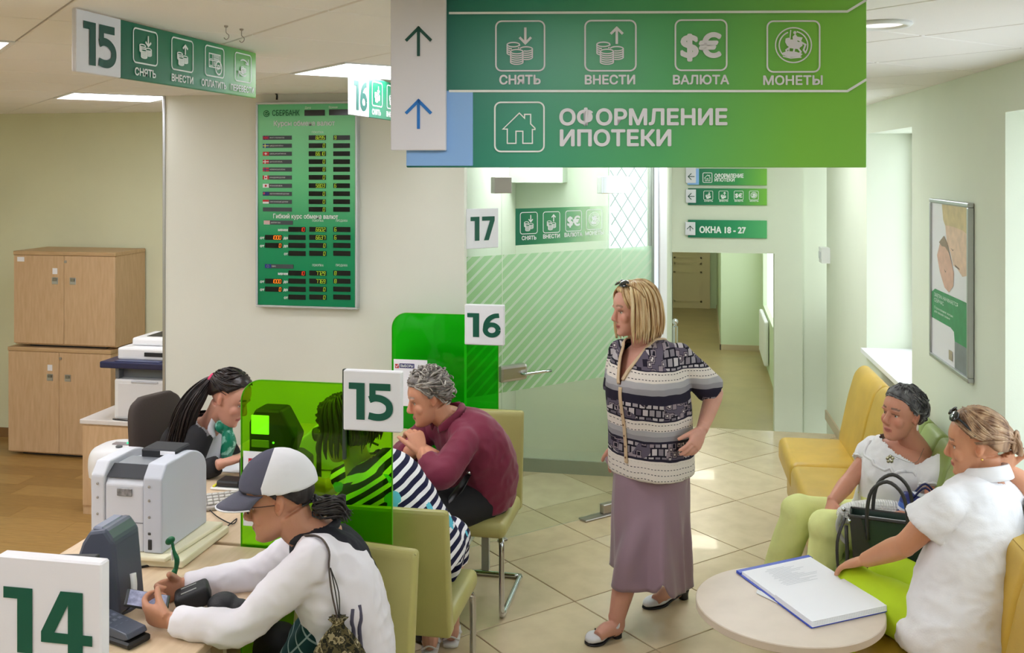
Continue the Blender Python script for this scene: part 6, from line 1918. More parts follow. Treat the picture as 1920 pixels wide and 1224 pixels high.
def snapb(b, q, off):
    h = b.find_nearest(q); return h[0] + h[1] * off
cl = MB(); cl.tube([nb + (f * math.cos(a) + lat * math.sin(a)) * .075 + UP * (.02 - .02 * math.cos(a)) for a in np.linspace(0, 6.2832, 15)], .013, n=8, flat=1.4, ref=UP)
cl.mk('collar', M('black_knit', (30, 30, 38), .8), p.t, smooth=True)
for dx in (0, 13):
    pts = [snapb(bt, W(650 + dx + 3 * i, 1135 + 16 * i, 3.05), .002) for i in range(8)]
    MB().tube(pts, .006, n=6, flat=.3, ref=-f.cross(UP)).mk('side_stripe', M('stripe_grey', (86, 84, 104), .8), p.t, smooth=True)
tr = MB(); p.add_torso(tr, .006, 0, 3)
for h, k in ((hipL, knL), (hipR, knR)): tr.tube([h, h.lerp(k, .5), k], [.10, .09, .078], n=16); ballr(tr, k, .084)
for k, a in ((knL, anL), (knR, anR)): tr.tube([k, a], [.075, .06], n=14, sub=2)
p.garment('trousers', tr, cloth('black_trousers', (24, 24, 28)), .010, 3, [(.005, 9, (1, 1, 1), 2.0)])
nt = NT('plaid_cloth', .85, .2); o = nt.sep()
u = nt.math('ADD', nt.math('MULTIPLY', o[0], .7), nt.math('MULTIPLY', o[2], .7)); v = nt.math('SUBTRACT', nt.math('MULTIPLY', o[0], .7), nt.math('MULTIPLY', o[2], .7))
ls = nt.math('MAXIMUM', nt.math('LESS_THAN', nt.math('FRACT', nt.math('MULTIPLY', u, 26)), .12), nt.math('LESS_THAN', nt.math('FRACT', nt.math('MULTIPLY', v, 16)), .08))
nt.color(nt.mix(ls, lin((20, 52, 50)), lin((128, 146, 140))))
pl = MB(); c = W(592, 1150, 3.14)
pl.loft([(W(625, 1095, 3.14), c2w(.05, .0, .03), c2w(0, .06, 0)), (c, c2w(.07, 0, .05), c2w(0, .10, .0)), (W(570, 1215, 3.14), c2w(.10, 0, .05), c2w(0, .12, 0)), (W(560, 1270, 3.14), c2w(.10, 0, .05), c2w(0, .12, 0))], n=18)
p.garment('plaid_shirt_on_lap', pl, nt.m, .010, 3, [(.010, 10, (1, 1, 1), 5.0)])
# cap
m_capw = cloth('cap_white', (232, 232, 238)); m_capg = cloth('cap_grey', (86, 86, 102))
nt = NT('cap_cloth', .8, .2); rootp = ROOT[p.t.name].translation
def dotnode(nt, v, c):
    n1 = nt.node('VectorMath', operation='SUBTRACT'); nt.link(nt.tc.outputs['Object'], n1.inputs[0]); n1.inputs[1].default_value = tuple(Vector(c) - rootp)
    n2 = nt.node('VectorMath', operation='DOT_PRODUCT'); nt.link(n1.outputs[0], n2.inputs[0]); n2.inputs[1].default_value = tuple(v); return n2.outputs['Value']
nt.color(nt.mix(nt.math('GREATER_THAN', nt.math('SUBTRACT', dotnode(nt, p.hf, p.hc), nt.math('MULTIPLY', nt.math('MAXIMUM', nt.math('SUBTRACT', dotnode(nt, p.hu, p.hc), .07), 0.0), -.55)), .030), lin((232, 232, 238)), lin((86, 86, 102))))
cap = p.shell(lambda x, y, z: .022 + .012 * max(0, z) - .004 * max(0, -y), [(0, .20), (60, .12), (90, .02), (130, -.05), (180, -.08)], nt.m, .0012, (8, 8, 8), name='cap', soft=.06, sink=-.02)
N_ = 17
rows_ = []
for k_ in range(6):
    row = []
    for i in range(N_):
        a = -1.2 + 2.4 * i / (N_ - 1); ext = (.088 * math.cos(a * .85)) * k_ / 5
        x, y = math.sin(a) * (.096 + ext * .10), math.cos(a) * .112 + ext
        z = .050 - .010 * k_ / 5 * 1.6 - .9 * x * x * (1 + .4 * k_ / 5) - .012 * (k_ / 5) ** 2
        row.append(p.H(x, y - .012, z))
    rows_.append(row)
vs = [v for r_ in rows_ for v in r_]; fs = [(a * N_ + i, a * N_ + i + 1, (a + 1) * N_ + i + 1, (a + 1) * N_ + i) for a in range(5) for i in range(N_ - 1)]
bo = MB().add(vs, fs).mk('brim', m_capg, cap, smooth=True); sd = bo.modifiers.new('thickness', 'SOLIDIFY'); sd.thickness = .004; sd.offset = 0
MB().tube(rows_[-1], .003, n=6, sub=2).mk('brim_piping', m_capw, cap, smooth=True)
MB().ell(p.H(0, -.010, .150), p.hr * .008, p.hf * .008, p.hu * .004, 10, 6).mk('cap_button', m_capg, cap, smooth=True)
m_dkh = hairmat('dark_grey_hair', (66, 62, 62), (34, 30, 32))
p.shell(.006, [(0, .6), (58, .4), (72, -.05), (84, -.30), (92, -.02), (108, -.3), (130, -.62), (180, -.72)], m_dkh, .003)
pt0 = p.H(0, -.115, -.03); L_ = []
for i in range(120):
    j = Vector((cg(.012), cg(.012), cg(.012))); e = Vector((cg(.014), cg(.014), cg(.011)))
    L_.append(([p.H(random.uniform(-.05, .05), -.075, random.uniform(-.03, .03)), pt0 + j * .35, W(602, 952, 3.18) + j * 1.3, W(628, 948, 3.18) + j * 1.5, W(648, 968, 3.18) + e], random.uniform(.7, 1.2)))
p.strands(L_, .0048, m_dkh, 'ponytail')
MB().ell(pt0, p.hr * .018, p.hu * .018, p.hf * .008, 12, 8).mk('hair_tie', m_black, p.t, smooth=True)
shades(p, [(p.H(sx * .034, .090, .003), p.hr * .026, p.hu * .019, p.hf * .0045 + p.hr * (-sx) * .006) for sx in (-1, 1)], [[p.H(sx * .056, .086, .012), p.H(sx * .078, .055, .011), p.H(sx * .085, .0, .006)] for sx in (-1, 1)],
       [p.H(-.012, .098, .010), p.H(.012, .098, .010)], .0018, M('brown_frame', (80, 50, 40), .3))
# shoulder strap with camouflage pouch
nt = NT('camouflage', .8, .2)
nt.color(nt.ramp(nt.noise(None, 34, 3), [(0, (30, 30, 22)), (.40, (84, 76, 48)), (.47, (46, 44, 30)), (.53, (150, 138, 104)), (.60, (70, 62, 40)), (.66, (196, 186, 156))], 'CONSTANT'))
bag = thing('drawstring_pouch', 'camouflage drawstring pouch hanging on a strap from the shoulder of the man in the cap', 'bag', W(632, 1250, 2.98))
bc = W(634, 1165, 2.97)
def pw_(t, ph): return 1 + .14 * (1 - t) * math.sin(ph * 9) + .05 * math.sin(ph * 5 + 2)
MB().loft([(bc + UP * .012, camR * .028, camF * .022), (bc - UP * .008, camR * .016, camF * .014), (bc - UP * .045, camR * .045, camF * .035), (bc - UP * .10, camR * .078, camF * .05), (bc - UP * .16, camR * .085, camF * .055), (bc - UP * .20, camR * .06, camF * .04)], n=48, sub=4, wave=pw_).mk('pouch', nt.m, bag, smooth=True)
path = [snapb(bt, W(x, y, d), .006) for x, y, d in ((570, 992, 3.06), (592, 996, 3.04), (606, 1010, 3.02), (614, 1035, 3.0), (618, 1065, 2.98))] + [W(622, 1110, 2.965), bc + UP * .0]
MB().tube(path, .007, n=8, flat=.4).mk('strap', M('strap_brown', (84, 72, 66), .7), bag, smooth=True)
for dx in (5, 11):
    MB().tube([path[4] + camR * .004, W(624 + dx, 1110, 2.965), bc + camR * .004], .0018, n=6).mk('cord', M('cord_dark', (54, 50, 48), .7), bag, smooth=True)
# phone and camera case on the desk
ph = thing('smartphone', 'dark smartphone held in both hands of the man in the cap', 'phone', W(272, 1130, 3.13))
Rp = frame(c2w(.92, .25, -.28), c2w(-.15, .8, .35)); c = W(276, 1126, 3.13)
TR = Matrix.Translation(c) @ Rp.to_4x4()
MB().rbox((-.068, -.034, -.0045), (.068, .034, .0035), .006, 2, TR).mk('phone_body', m_dark, ph)
MB().rbox((-.058, -.030, .0035), (.058, .030, .0042), .0003, 1, TR).mk('phone_screen', M('phone_screen', (150, 152, 175), .1, emit=(160, 165, 200), estr=.35, var=.5, vscale=40), ph)
cc = F(390, 1150, ZD)
cs = thing('camera_case', 'black padded camera case lying on the desk between the forearms', 'case', (cc.x, cc.y, ZD))
c = F(362, 1142, ZD) + UP * .042; TR = Matrix.Translation(c) @ Matrix.Rotation(.5, 4, 'Z') @ Matrix.Rotation(-.3, 4, 'Y')
MB().rbox((-.055, -.045, -.032), (.055, .045, .03), .014, 3, TR).mk('case_body', M('black_nylon', (22, 22, 27), .6, bump=.2, bscale=300), cs, auto=50)
for y_ in (-.022, .018): MB().rbox((-.030, y_ - .003, .0295), (.020, y_ + .003, .032), .001, 1, TR).mk('zip', m_alu, cs)
c2_ = F(418, 1150, ZD) + UP * .034
mb = MB(); mb.ell(c2_, c2w(.05, 0, 0), c2w(0, .05, 0), UP * .032); mb.ell(c2_ + c2w(.055, -.01, -.008), c2w(.035, 0, 0), c2w(0, .035, 0), UP * .024)
link('case_flap', remesh(mb, .006, 4), M('black_nylon'), cs, smooth=True)

# ================================================================= clerk behind the desk
p = Person('dark-haired clerk in a black jacket and green scarf bending over the desk', W(352, 950, 4.9), (206, 152, 132))
nb = W(396, 792, 4.82)
p.head(W(431, 746, 4.78), c2w(.90, -.22, -.42), UP + c2w(.42, 0, 0), 1.0, neck=nb, nr=.048, lips=(176, 92, 90), brow=(40, 30, 30), jaw=.95, nose=.95)
f = c2w(.85, -.5, 0); lat = f.cross(UP)
sp = [W(348, 960, 4.93), W(350, 940, 4.92), W(352, 895, 4.90), W(364, 835, 4.86), W(380, 806, 4.84), W(394, 792, 4.83)]
p.spine(sp, [.15, .165, .14, .155, .145, .07], [.12, .13, .11, .115, .09, .055], lat, lat)
shR, shL = W(374, 818, 4.68), W(402, 806, 4.99)
elR, wrR = W(350, 893, 4.62), W(418, 868, 4.58)
elL, wrL = W(446, 882, 5.02), W(480, 866, 4.84)
p.arm(shR, elR, wrR, .92).arm(shL, elL, wrL, .92)
p.hand(wrR, W(458, 856, 4.62) - wrR, c2w(.1, 0, -1), c2w(.3, 1, 0), curl=(.25, .3, .35, .4), k=.95)
p.hand(wrL, W(500, 868, 4.7) - wrL, c2w(0, 0, -1), c2w(0, -1, 0), k=.95)
hR, hL = W(352, 950, 4.80), W(356, 945, 5.02); kR = hR + c2w(.36, -.18, .0); kL = hL + c2w(.36, -.16, 0)
aR, aL = kR + c2w(-.06, .04, -.44), kL + c2w(-.06, .04, -.44)
p.leg(hR, kR, aR, .92).leg(hL, kL, aL, .92)
p.body()
mb = MB(); p.add_torso(mb, .002, 1); p.garment('shirt', mb, cloth('white_shirt', (228, 228, 238)), .008, 3, [(.003, 12, (1, 1, 1), 2.0)], lambda co: np.linalg.norm(co - np.array(nb + UP * .03), axis=1) < .07)
mb = MB(); p.add_torso(mb, .018, 1); mb.tube([shR, sp[4], shL], [.060, .07, .060], n=16)
for q in (shL, shR): ballr(mb, q, .062)
for sh, el, wr in ((shR, elR, wrR), (shL, elL, wrL)): sleeve(mb, sh, el, wr, 1.86, (.062, .060, .056, .054, .052, .047, .044))
def jc(co):
    d = co - np.array(sp[3]); fu = d @ np.array(f); v = d @ np.array(lat)
    return ((fu > .03) & (np.abs(v) < .045 + np.clip((co[:, 2] - sp[2].z) * .25, 0, .1)) & (co[:, 2] < sp[5].z + .1) & (np.linalg.norm(co - np.array(wrR), axis=1) > .16)) | (np.linalg.norm(co - np.array(nb + UP * .04 + f * .02), axis=1) < .088)
p.garment('jacket', mb, cloth('black_jacket', (26, 26, 32), .85), .0085, 4, [(.004, 9, (1, 1, 1), 1.0)], jc)
co_ = MB()
for sx in (-1, 1): co_.loft([(nb + lat * sx * .03 + f * .055 + UP * .028, lat * .02 + UP * .01, f * .008), (nb + lat * sx * .055 + f * .06 - UP * .01, lat * .024, f * .008), (nb + lat * sx * .05 + f * .075 - UP * .055, lat * .010, f * .006)], n=12)
co_.mk('shirt_collar', M('white_shirt'), p.t, smooth=True)
tr = MB(); p.add_torso(tr, .008, 0, 3)
for h, k, a in ((hR, kR, aR), (hL, kL, aL)): tr.tube([h, k.lerp(h, .05), k, a], [.095, .08, .075, .05], n=14)
p.garment('trousers', tr, M('black_jacket'), .011, 3)
for a_ in (aR, aL): low_shoe(p, a_, c2w(.16, -.08, 0), M('black_shoe', (30, 30, 34), .4))
m_scarf = M('scarf_green', (0, 128, 98), .35, col2=(150, 214, 196), vscale=26, thr=(.52, .60))
mb = MB(); q0 = nb + f * .085 - UP * .005
mb.ell(q0, lat * .045, f * .030, UP * .030, 14, 10); mb.ell(q0 + f * .025, lat * .022, f * .022, UP * .024, 14, 10)
mb.loft([(q0 + f * .02, lat * .02, f * .02), (q0 + f * .035 - UP * .06, lat * .034, f * .024), (q0 + f * .03 - UP * .12, lat * .040, f * .018), (q0 + f * .02 - UP * .165, lat * .02, f * .010)], n=14)
p.garment('scarf', mb, m_scarf, .006, 2, [(.007, 24, (1, 1, .5), 1.0)])
m_dk = hairmat('dark_hair', (46, 34, 32), (20, 14, 14), .35)
p.shell(.014, [(0, .60), (35, .50), (58, .28), (76, .02), (90, .10), (104, -.15), (130, -.55), (180, -.65)], m_dk, .0015, (14, 8, 14))
sc_ = p.H(.02, -.118, .045); L_ = []
for i in range(190):
    j = Vector((cg(1), cg(1), cg(1)))
    e1, e2, e3 = W(372, 738, 4.74), W(350, 775, 4.72), W(335, 832, 4.70)
    L_.append(([p.H(random.uniform(-.04, .05), -.085, .05 + random.uniform(-.03, .03)), sc_ + j * .007, e1 + j * .020, e2 + j * .026, e3 + Vector((j.x * .030, j.y * .030, j.z * .05))], random.uniform(.6, 1.2)))
p.strands(L_, .0050, m_dk, 'ponytail')
L_ = []
for i in range(110):
    az = random.choice((-1, 1)) * random.uniform(8, 105); el_ = max(minel(az) + 4, random.uniform(0, 85))
    L_.append(([p.scalp(az, el_, .010), p.scalp(math.copysign(min(170, abs(az) + 40), az), el_ * .85 + 4, .0175), p.scalp(math.copysign(min(172, abs(az) + 80), az), el_ * .5 + 8, .017), sc_ + Vector((random.gauss(0, .006), random.gauss(0, .006), random.gauss(0, .006)))], random.uniform(.7, 1.1)))
p.strands(L_, .0055, m_dk)
MB().lathe([(.016, -.010), (.028, -.008), (.031, 0), (.028, .008), (.016, .010)], sc_, 16, frame(p.hr, p.hu).to_3x3()).mk('scrunchie', M('pink_cloth', (232, 70, 120), .7), p.t, smooth=True)
# her office chair
oc = thing('office_chair', 'dark brown office chair behind the clerk in the black jacket', 'chair', (sp[1].x - .05, sp[1].y + .03, 0))
b0 = sp[2] - f * .185
bk = MB(); sx_ = lat
bk.loft([(Vector((b0.x, b0.y, .52)), lat * .14, f * .035), (Vector((b0.x, b0.y, .62)) - f * .01, lat * .17, f * .04), (Vector((b0.x, b0.y, .85)) - f * .03, lat * .175, f * .04), (Vector((b0.x, b0.y, .99)) - f * .055, lat * .155, f * .036), (Vector((b0.x, b0.y, 1.04)) - f * .06, lat * .10, f * .025)], n=28, p=3.0, sub=4)
bk.mk('backrest', M('brown_upholstery', (64, 54, 50), .75, bump=.1, bscale=200), oc, smooth=True)
sc0 = Vector((sp[0].x, sp[0].y, 0)) + f * .02
MB().loft([(sc0 + UP * .36, f * .20, lat * .20), (sc0 + UP * .385, f * .235, lat * .235), (sc0 + UP * .41, f * .22, lat * .22)], n=28, p=3).mk('seat', M('brown_upholstery'), oc, smooth=True)
MB().tube([sc0 + UP * .06, sc0 + UP * .36], .03, n=12, sub=1).mk('gas_column', m_dark, oc, smooth=True)
for k in range(5):
    a = k * 1.2566; MB().tube([sc0 + UP * .07, sc0 + Vector((math.cos(a) * .26, math.sin(a) * .26, .055))], .018, n=8, sub=1).ball(sc0 + Vector((math.cos(a) * .26, math.sin(a) * .26, .028)), .028).mk('leg', m_dark, oc, smooth=True)
MB().tube([sc0 - f * .10 + UP * .375, sc0 - f * .24 + UP * .37, Vector((b0.x, b0.y, .56)) - f * .035], .016, n=8).mk('back_bracket', m_dark, oc, smooth=True)

# ================================================================= grey-haired man in maroon
p = Person('grey-haired man in a maroon shirt leaning on the desk with hands clasped', W(890, 940, 5.02), (206, 146, 116))
nb = W(846, 786, 4.90)
p.head(W(803, 746, 4.86), c2w(-.93, -.28, -.24), UP + c2w(-.22, 0, 0), 1.04, neck=nb, nr=.058, lips=(178, 112, 98), brow=(150, 138, 128), jaw=1.05, nose=1.15)
f = c2w(-.78, -.62, 0); lat = f.cross(UP)
sp = [W(893, 945, 5.03), W(896, 925, 5.02), W(902, 876, 4.98), W(884, 830, 4.94), W(862, 800, 4.91), W(848, 786, 4.90)]
p.spine(sp, [.16, .175, .175, .19, .165, .075], [.13, .14, .135, .13, .10, .06], lat, lat)
shL, shR = W(872, 828, 4.76), W(806, 806, 5.04)
elL, wrL = W(826, 896, 4.60), W(790, 848, 4.70)
elR, wrR = W(748, 858, 4.92), W(792, 838, 4.76)
p.arm(shL, elL, wrL, 1.06).arm(shR, elR, wrR, 1.06)
p.hand(wrL, W(778, 812, 4.74) - wrL, c2w(-.5, .8, .1), c2w(-.4, -.6, .4), curl=(.9, .95, 1.0, 1.0), k=1.05, tspread=.5)
p.hand(wrR, W(818, 850, 4.70) - wrR, c2w(.1, -.5, -.8), c2w(-.2, .2, 1), curl=(.6, .65, .7, .7), k=1.05)
hL, hR = W(905, 938, 4.93), W(880, 930, 5.10); kL, kR = W(818, 962, 4.66), W(782, 950, 4.84)
aL, aR = Vector((kL.x + .02, kL.y + .02, .09)), Vector((kR.x + .02, kR.y + .02, .09))
p.leg(hL, kL, aL).leg(hR, kR, aR)
p.body()
m_mar = cloth('maroon_shirt', (122, 22, 58), .7, sheen=.2)
mb = MB(); p.add_torso(mb, .020, 1); mb.tube([shR, sp[4] + UP * .005, shL], [.066, .082, .066], n=16)
for q in (shL, shR): ballr(mb, q, .070)
sleeve(mb, shL, elL, wrL, 1.72, (.070, .070, .066, .064, .062, .056, .050)); sleeve(mb, shR, elR, wrR, 1.45, (.070, .068, .064, .062, .060, .055))
ms = p.garment('maroon_shirt', mb, m_mar, .0085, 4, [(.007, 8, (1, 1, 1), 2.0), (.003, 20, (1, 1, 1), 7.0)], lambda co: np.linalg.norm(co - np.array(nb + UP * .04), axis=1) < .078)
cl = MB()
for i in range(2):
    sx = 1 if i else -1
    cl.loft([(nb + (-f * .06) + lat * sx * .012 + UP * .055, lat * .03, UP * .022), (nb + lat * sx * .066 + UP * .035, f * .03, UP * .026), (nb + lat * sx * .062 + f * .065 + UP * .0, f * .018 + lat * .008, UP * .024), (nb + lat * sx * .03 + f * .095 - UP * .03, lat * .012, UP * .016)], n=12)
cl.mk('shirt_collar', m_mar, p.t, smooth=True)
tr = MB(); p.add_torso(tr, .002, 0, 2)
for h, k, a in ((hL, kL, aL), (hR, kR, aR)):
    tr.tube([h, h.lerp(k, .5), k], [.105, .095, .080], n=16); ballr(tr, k, .086); tr.tube([k, k.lerp(a, .5), a], [.078, .068, .058], n=14, sub=3)
p.garment('trousers', tr, M('black_trousers'), .010, 3, [(.005, 9, (1, 1, 1), 2.0)])
for a in (aL, aR):
    d = c2w(-.6, -.7, 0); MB().tube([Vector((a.x, a.y, .035)) - d * .06, Vector((a.x, a.y, .045)) + d * .06, Vector((a.x, a.y, .03)) + d * .17], [.036, .044, .03], n=14, flat=.72, ref=UP).mk('shoe', m_dark, p.t, smooth=True)
bs = bvh_of(ms, p)
bg_ = MB(); q = W(862, 918, 4.70)
bg_.loft([(W(878, 890, 4.74), camR * .016, camF * .012), (W(868, 905, 4.70), c2w(.03, 0, .02), camF * .018), (W(850, 932, 4.66), c2w(.045, 0, .03), camF * .022), (W(832, 952, 4.64), c2w(.03, 0, .03), camF * .016)], n=16, p=2.6)
pb = bg_.mk('leather_pouch', M('black_leather', (22, 22, 26), .35), p.t, smooth=True)
MB().ball(W(879, 886, 4.73), .010).mk('clasp', m_chrome, pb, smooth=True)
m_gr = hairmat('grey_hair', (176, 168, 160), (112, 104, 98), .5, (30, 30, 14), 2.4)
m_gr2 = hairmat('grey_hair_dark', (142, 134, 128), (92, 86, 82))
p.shell(lambda x, y, z: .011 + .008 * max(0, z) * max(0, y + .5), [(0, .50), (35, .46), (56, .30), (70, .0), (80, -.28), (90, -.02), (106, -.3), (130, -.66), (180, -.76)], m_gr2, .004, (10, 10, 10), seed=3.0)
comb(p, 300, (m_gr, m_gr2, hairmat('grey_hair_light', (202, 194, 184), (150, 142, 134))), (2, 172), (-40, 88), 16, -12, .024, .007, .0058, .004, jaz=38)

# ================================================================= woman in the striped dress
p = Person('woman in a navy and white striped dress seen through the green screen', W(785, 1060, 4.02), (208, 156, 134))
nb = W(672, 868, 4.06)
p.head(W(644, 808, 4.06), c2w(-.88, .42, -.22), UP + c2w(-.2, 0, 0), 1.0, neck=nb, nr=.052)
f = c2w(-.86, .42, 0); lat = f.cross(UP)
sp = [W(795, 1068, 4.03), W(790, 1048, 4.03), W(762, 985, 4.03), W(722, 922, 4.04), W(692, 888, 4.05), W(675, 870, 4.06)]
p.spine(sp, [.17, .185, .17, .175, .155, .07], [.14, .145, .14, .135, .10, .06], lat, lat)
shL, shR = W(698, 915, 3.89), W(694, 880, 4.22)
elL, wrL = W(622, 975, 3.86), W(560, 945, 4.0)
elR, wrR = W(610, 915, 4.30), W(560, 900, 4.22)
p.arm(shL, elL, wrL).arm(shR, elR, wrR)
p.hand(wrL, W(535, 935, 4.06) - wrL, c2w(0, 0, -1), c2w(0, 1, 0)); p.hand(wrR, W(535, 900, 4.2) - wrR, c2w(0, 0, -1), c2w(0, -1, 0))
hL, hR = W(780, 1065, 3.97), W(815, 1055, 4.12); kL, kR = W(818, 1012, 4.42), W(846, 1005, 4.42)
aL, aR = W(806, 1190, 4.46), W(846, 1165, 4.55); aL.z = aR.z = .10
p.leg(hL, kL, aL, 1, True).leg(hR, kR, aR, 1, True)
for a in (aL, aR): p.fine.tube([a, a - UP * .045, a + c2w(.0, .10, -.065), a + c2w(.01, .16, -.075)], [.036, .036, .034, .022], n=12)
p.body()
nt = NT('striped_dress', .8, .2)
o = nt.sep(); axs = (sp[3] - sp[1]).normalized()
u = nt.math('ADD', nt.math('ADD', nt.math('MULTIPLY', o[0], axs.x), nt.math('MULTIPLY', o[1], axs.y)), nt.math('MULTIPLY', o[2], axs.z))
u = nt.math('ADD', u, nt.math('MULTIPLY', nt.noise(None, 5, 1), .03))
st = nt.math('LESS_THAN', nt.math('FRACT', nt.math('MULTIPLY', u, 26)), .45)
vo = nt.node('TexVoronoi'); vo.inputs['Scale'].default_value = 7; nt.link(nt.tc.outputs['Object'], vo.inputs['Vector'])
fl_ = nt.math('LESS_THAN', nt.math('ADD', vo.outputs['Distance'], nt.math('MULTIPLY', nt.noise(None, 40, 1), .25)), .34)
nt.color(nt.mix(fl_, nt.mix(st, lin((24, 24, 58)), lin((236, 234, 240))), lin((96, 190, 214))))
mb = MB(); p.add_torso(mb, .010, 0); mb.tube([shR, sp[4], shL], [.062, .078, .062], n=16)
for q in (shL, shR): ballr(mb, q, .064)
for sh, el, wr in ((shL, elL, wrL), (shR, elR, wrR)): sleeve(mb, sh, el, wr, .7, (.064, .064, .062, .060))
for h, k in ((hL, kL), (hR, kR)): mb.tube([h, h.lerp(k, .5), k, k + c2w(0, .03, -.12)], [.11, .10, .085, .075], n=16)
mb.tube([kL, kR], .075, n=12, sub=1)
p.garment('striped_dress', mb, nt.m, .009, 3, [(.005, 9, (1, 1, 1), 2.0)], lambda co: np.linalg.norm(co - np.array(nb + UP * .03), axis=1) < .085)
for a in (aL, aR):
    b0_ = Vector((a.x, a.y, 0)); so_ = MB(); so_.tube([b0_ + c2w(0, -.04, .012), b0_ + c2w(0, .06, .012), b0_ + c2w(.01, .17, .010)], [.034, .040, .026], n=14, flat=.3, ref=UP); o_ = so_.mk('sandal', M('sandal_white', (226, 226, 230), .4), p.t, smooth=True)
    MB().tube([b0_ + c2w(-.042, .07, .02), b0_ + c2w(-.02, .07, .055), b0_ + c2w(.02, .07, .055), b0_ + c2w(.042, .07, .02)], .009, n=8, flat=.4).tube([b0_ + c2w(-.036, -.02, .03), b0_ + c2w(0, -.05, .06), b0_ + c2w(.036, -.02, .03)], .007, n=8, flat=.4).mk('sandal_strap', M('sandal_white'), o_, smooth=True)
p.shell(.030, [(0, .55), (40, .45), (60, .1), (80, -.5), (130, -.8), (180, -.9)], m_dk, .014, (9, 9, 9), seed=5.0)
L_ = []
for i in range(60):
    az = random.uniform(70, 290)
    L_.append((fall(p, az, 180, random.uniform(.06, .12), random.uniform(.02, .04), inn=random.uniform(-.03, .02)), random.uniform(.8, 1.3)))
p.strands(L_, .009, m_dk)

# ================================================================= woman with short grey hair on the sofa
p = Person('woman with short grey hair in a white blouse and pale lime trousers on the sofa', W(1670, 990, 4.7), (204, 142, 118))
nb = W(1716, 838, 4.64)
p.head(W(1692, 776, 4.62), c2w(-.94, -.42, .08), UP + c2w(.10, 0, 0), 1.0, neck=nb, nr=.052, lips=(176, 96, 90), brow=(90, 76, 70), jaw=1.02)
f = c2w(-.62, -.75, 0); lat = f.cross(UP)
sp = [W(1668, 1000, 4.70), W(1668, 980, 4.70), W(1678, 930, 4.68), W(1690, 884, 4.65), W(1706, 852, 4.64), W(1714, 838, 4.64)]
p.spine(sp, [.165, .175, .155, .165, .150, .07], [.13, .145, .135, .14, .095, .055], lat, lat)
shR, shL = W(1642, 846, 4.76), W(1757, 872, 4.53)
elR, wrR = W(1592, 902, 4.70), W(1560, 942, 4.60)
elL, wrL = W(1748, 938, 4.42), W(1690, 968, 4.36)
p.arm(shR, elR, wrR, 1.0).arm(shL, elL, wrL, 1.0)
p.hand(wrR, W(1556, 972, 4.54) - wrR, c2w(.6, .2, -.5), c2w(.7, -.3, .4), curl=(.55, .6, .65, .7), k=.95)
p.hand(wrL, W(1650, 975, 4.38) - wrL, c2w(0, .2, -1), c2w(0, 1, .2), curl=(.4, .4, .45, .5), k=.95)
hR, hL = W(1640, 985, 4.80), W(1695, 992, 4.60); kR, kL = W(1498, 962, 4.78), W(1552, 992, 4.52)
aR, aL = W(1440, 1108, 4.74), W(1528, 1150, 4.50); aR.z = aL.z = .13
p.leg(hR, kR, aR, 1, False).leg(hL, kL, aL, 1, False)
p.marks.append((lambda co: np.zeros(len(co), bool), (0, 0, 0), 1))
p.body()
for a_ in (aL, aR): low_shoe(p, a_, c2w(-.13, -.10, 0), M('tan_shoe', (190, 150, 110), .4))
m_lp = cloth('pale_lime_trousers', (232, 236, 158))
tr = MB(); p.add_torso(tr, .010, 0, 3)
for h, k, a in ((hL, kL, aL), (hR, kR, aR)):
    tr.tube([h, h.lerp(k, .5), k], [.105, .096, .082], n=18); ballr(tr, k, .088); tr.tube([k, k.lerp(a, .4), a], [.080, .073, .058], n=16, sub=4)
p.garment('trousers', tr, m_lp, .0095, 3, [(.006, 8, (1, 1, 1), 3.0)])
mb = MB(); p.add_torso(mb, .010, 1)
for sx in (-1, 1): mb.ell(sp[3] + f * .08 + lat * .068 * sx - UP * .01, lat * .072, f * .075, UP * .066, 14, 10)
for q in (shL, shR): ballr(mb, q, .070)
sleeve(mb, shR, elR, wrR, .42, (.070, .074, .070, .058)); sleeve(mb, shL, elL, wrL, .72, (.070, .082, .084, .060))
mb.tube([shR, sp[4] - UP * .02, shL], [.060, .075, .060], n=14)
m_wb = cloth('white_blouse', (238, 236, 240), .75)
def sc1(co):
    d = co - np.array(nb); r = np.hypot(d @ np.array(f) - .02, (d @ np.array(lat)) * .72)
    return (r < .105) & (co[:, 2] > nb.z - .065 - .04 * np.clip((d @ np.array(f)) * 10, -1, 1))
wb = p.garment('blouse', mb, m_wb, .0085, 4, [(.005, 10, (1, 1, 1), 1.0), (.0025, 30, (1, 1, .4), 4.0)], sc1)
bw = bvh_of(wb, p)
rf = MB(); ring = []
for a in np.linspace(0, 6.2832, 40):
    q = nb + f * (.02 + .105 * math.cos(a)) + lat * (.146 * math.sin(a)) + UP * (-.065 - .04 * max(-1, min(1, 1.25 * math.cos(a))))
    ring.append(snapb(bw, q, .003) + UP * .004 * math.sin(a * 15))
rf.tube(ring, .007, n=6, sub=2); rf.mk('ruffle', m_wb, wb, smooth=True)
for sh, el, t_, r_ in ((shR, elR, .42, .060), (shL, elL, .72, .062)):
    c_ = sh.lerp(el, t_); d_ = (el - sh).normalized(); a1 = d_.orthogonal().normalized(); a2 = d_.cross(a1)
    cf = MB().tube([c_ + (a1 * math.cos(a) + a2 * math.sin(a)) * (r_ + .004 * math.sin(a * 12)) for a in np.linspace(0, 6.2832, 30)], .006, n=6, sub=2)
    cf.mk('sleeve_ruffle', m_wb, wb, smooth=True)
pen = bw.ray_cast(W(1668, 858, 4.0), camF)
pc_ = pen[0] if pen[0] is not None else W(1668, 860, 4.5)
nk = MB(); nk.tube([nb + lat * .05 + f * .03 + UP * .01, snapb(bw, nb + f * .09 + lat * .03 - UP * .06, .004), pc_ - camF * .006 + UP * .02], .0012, n=5)
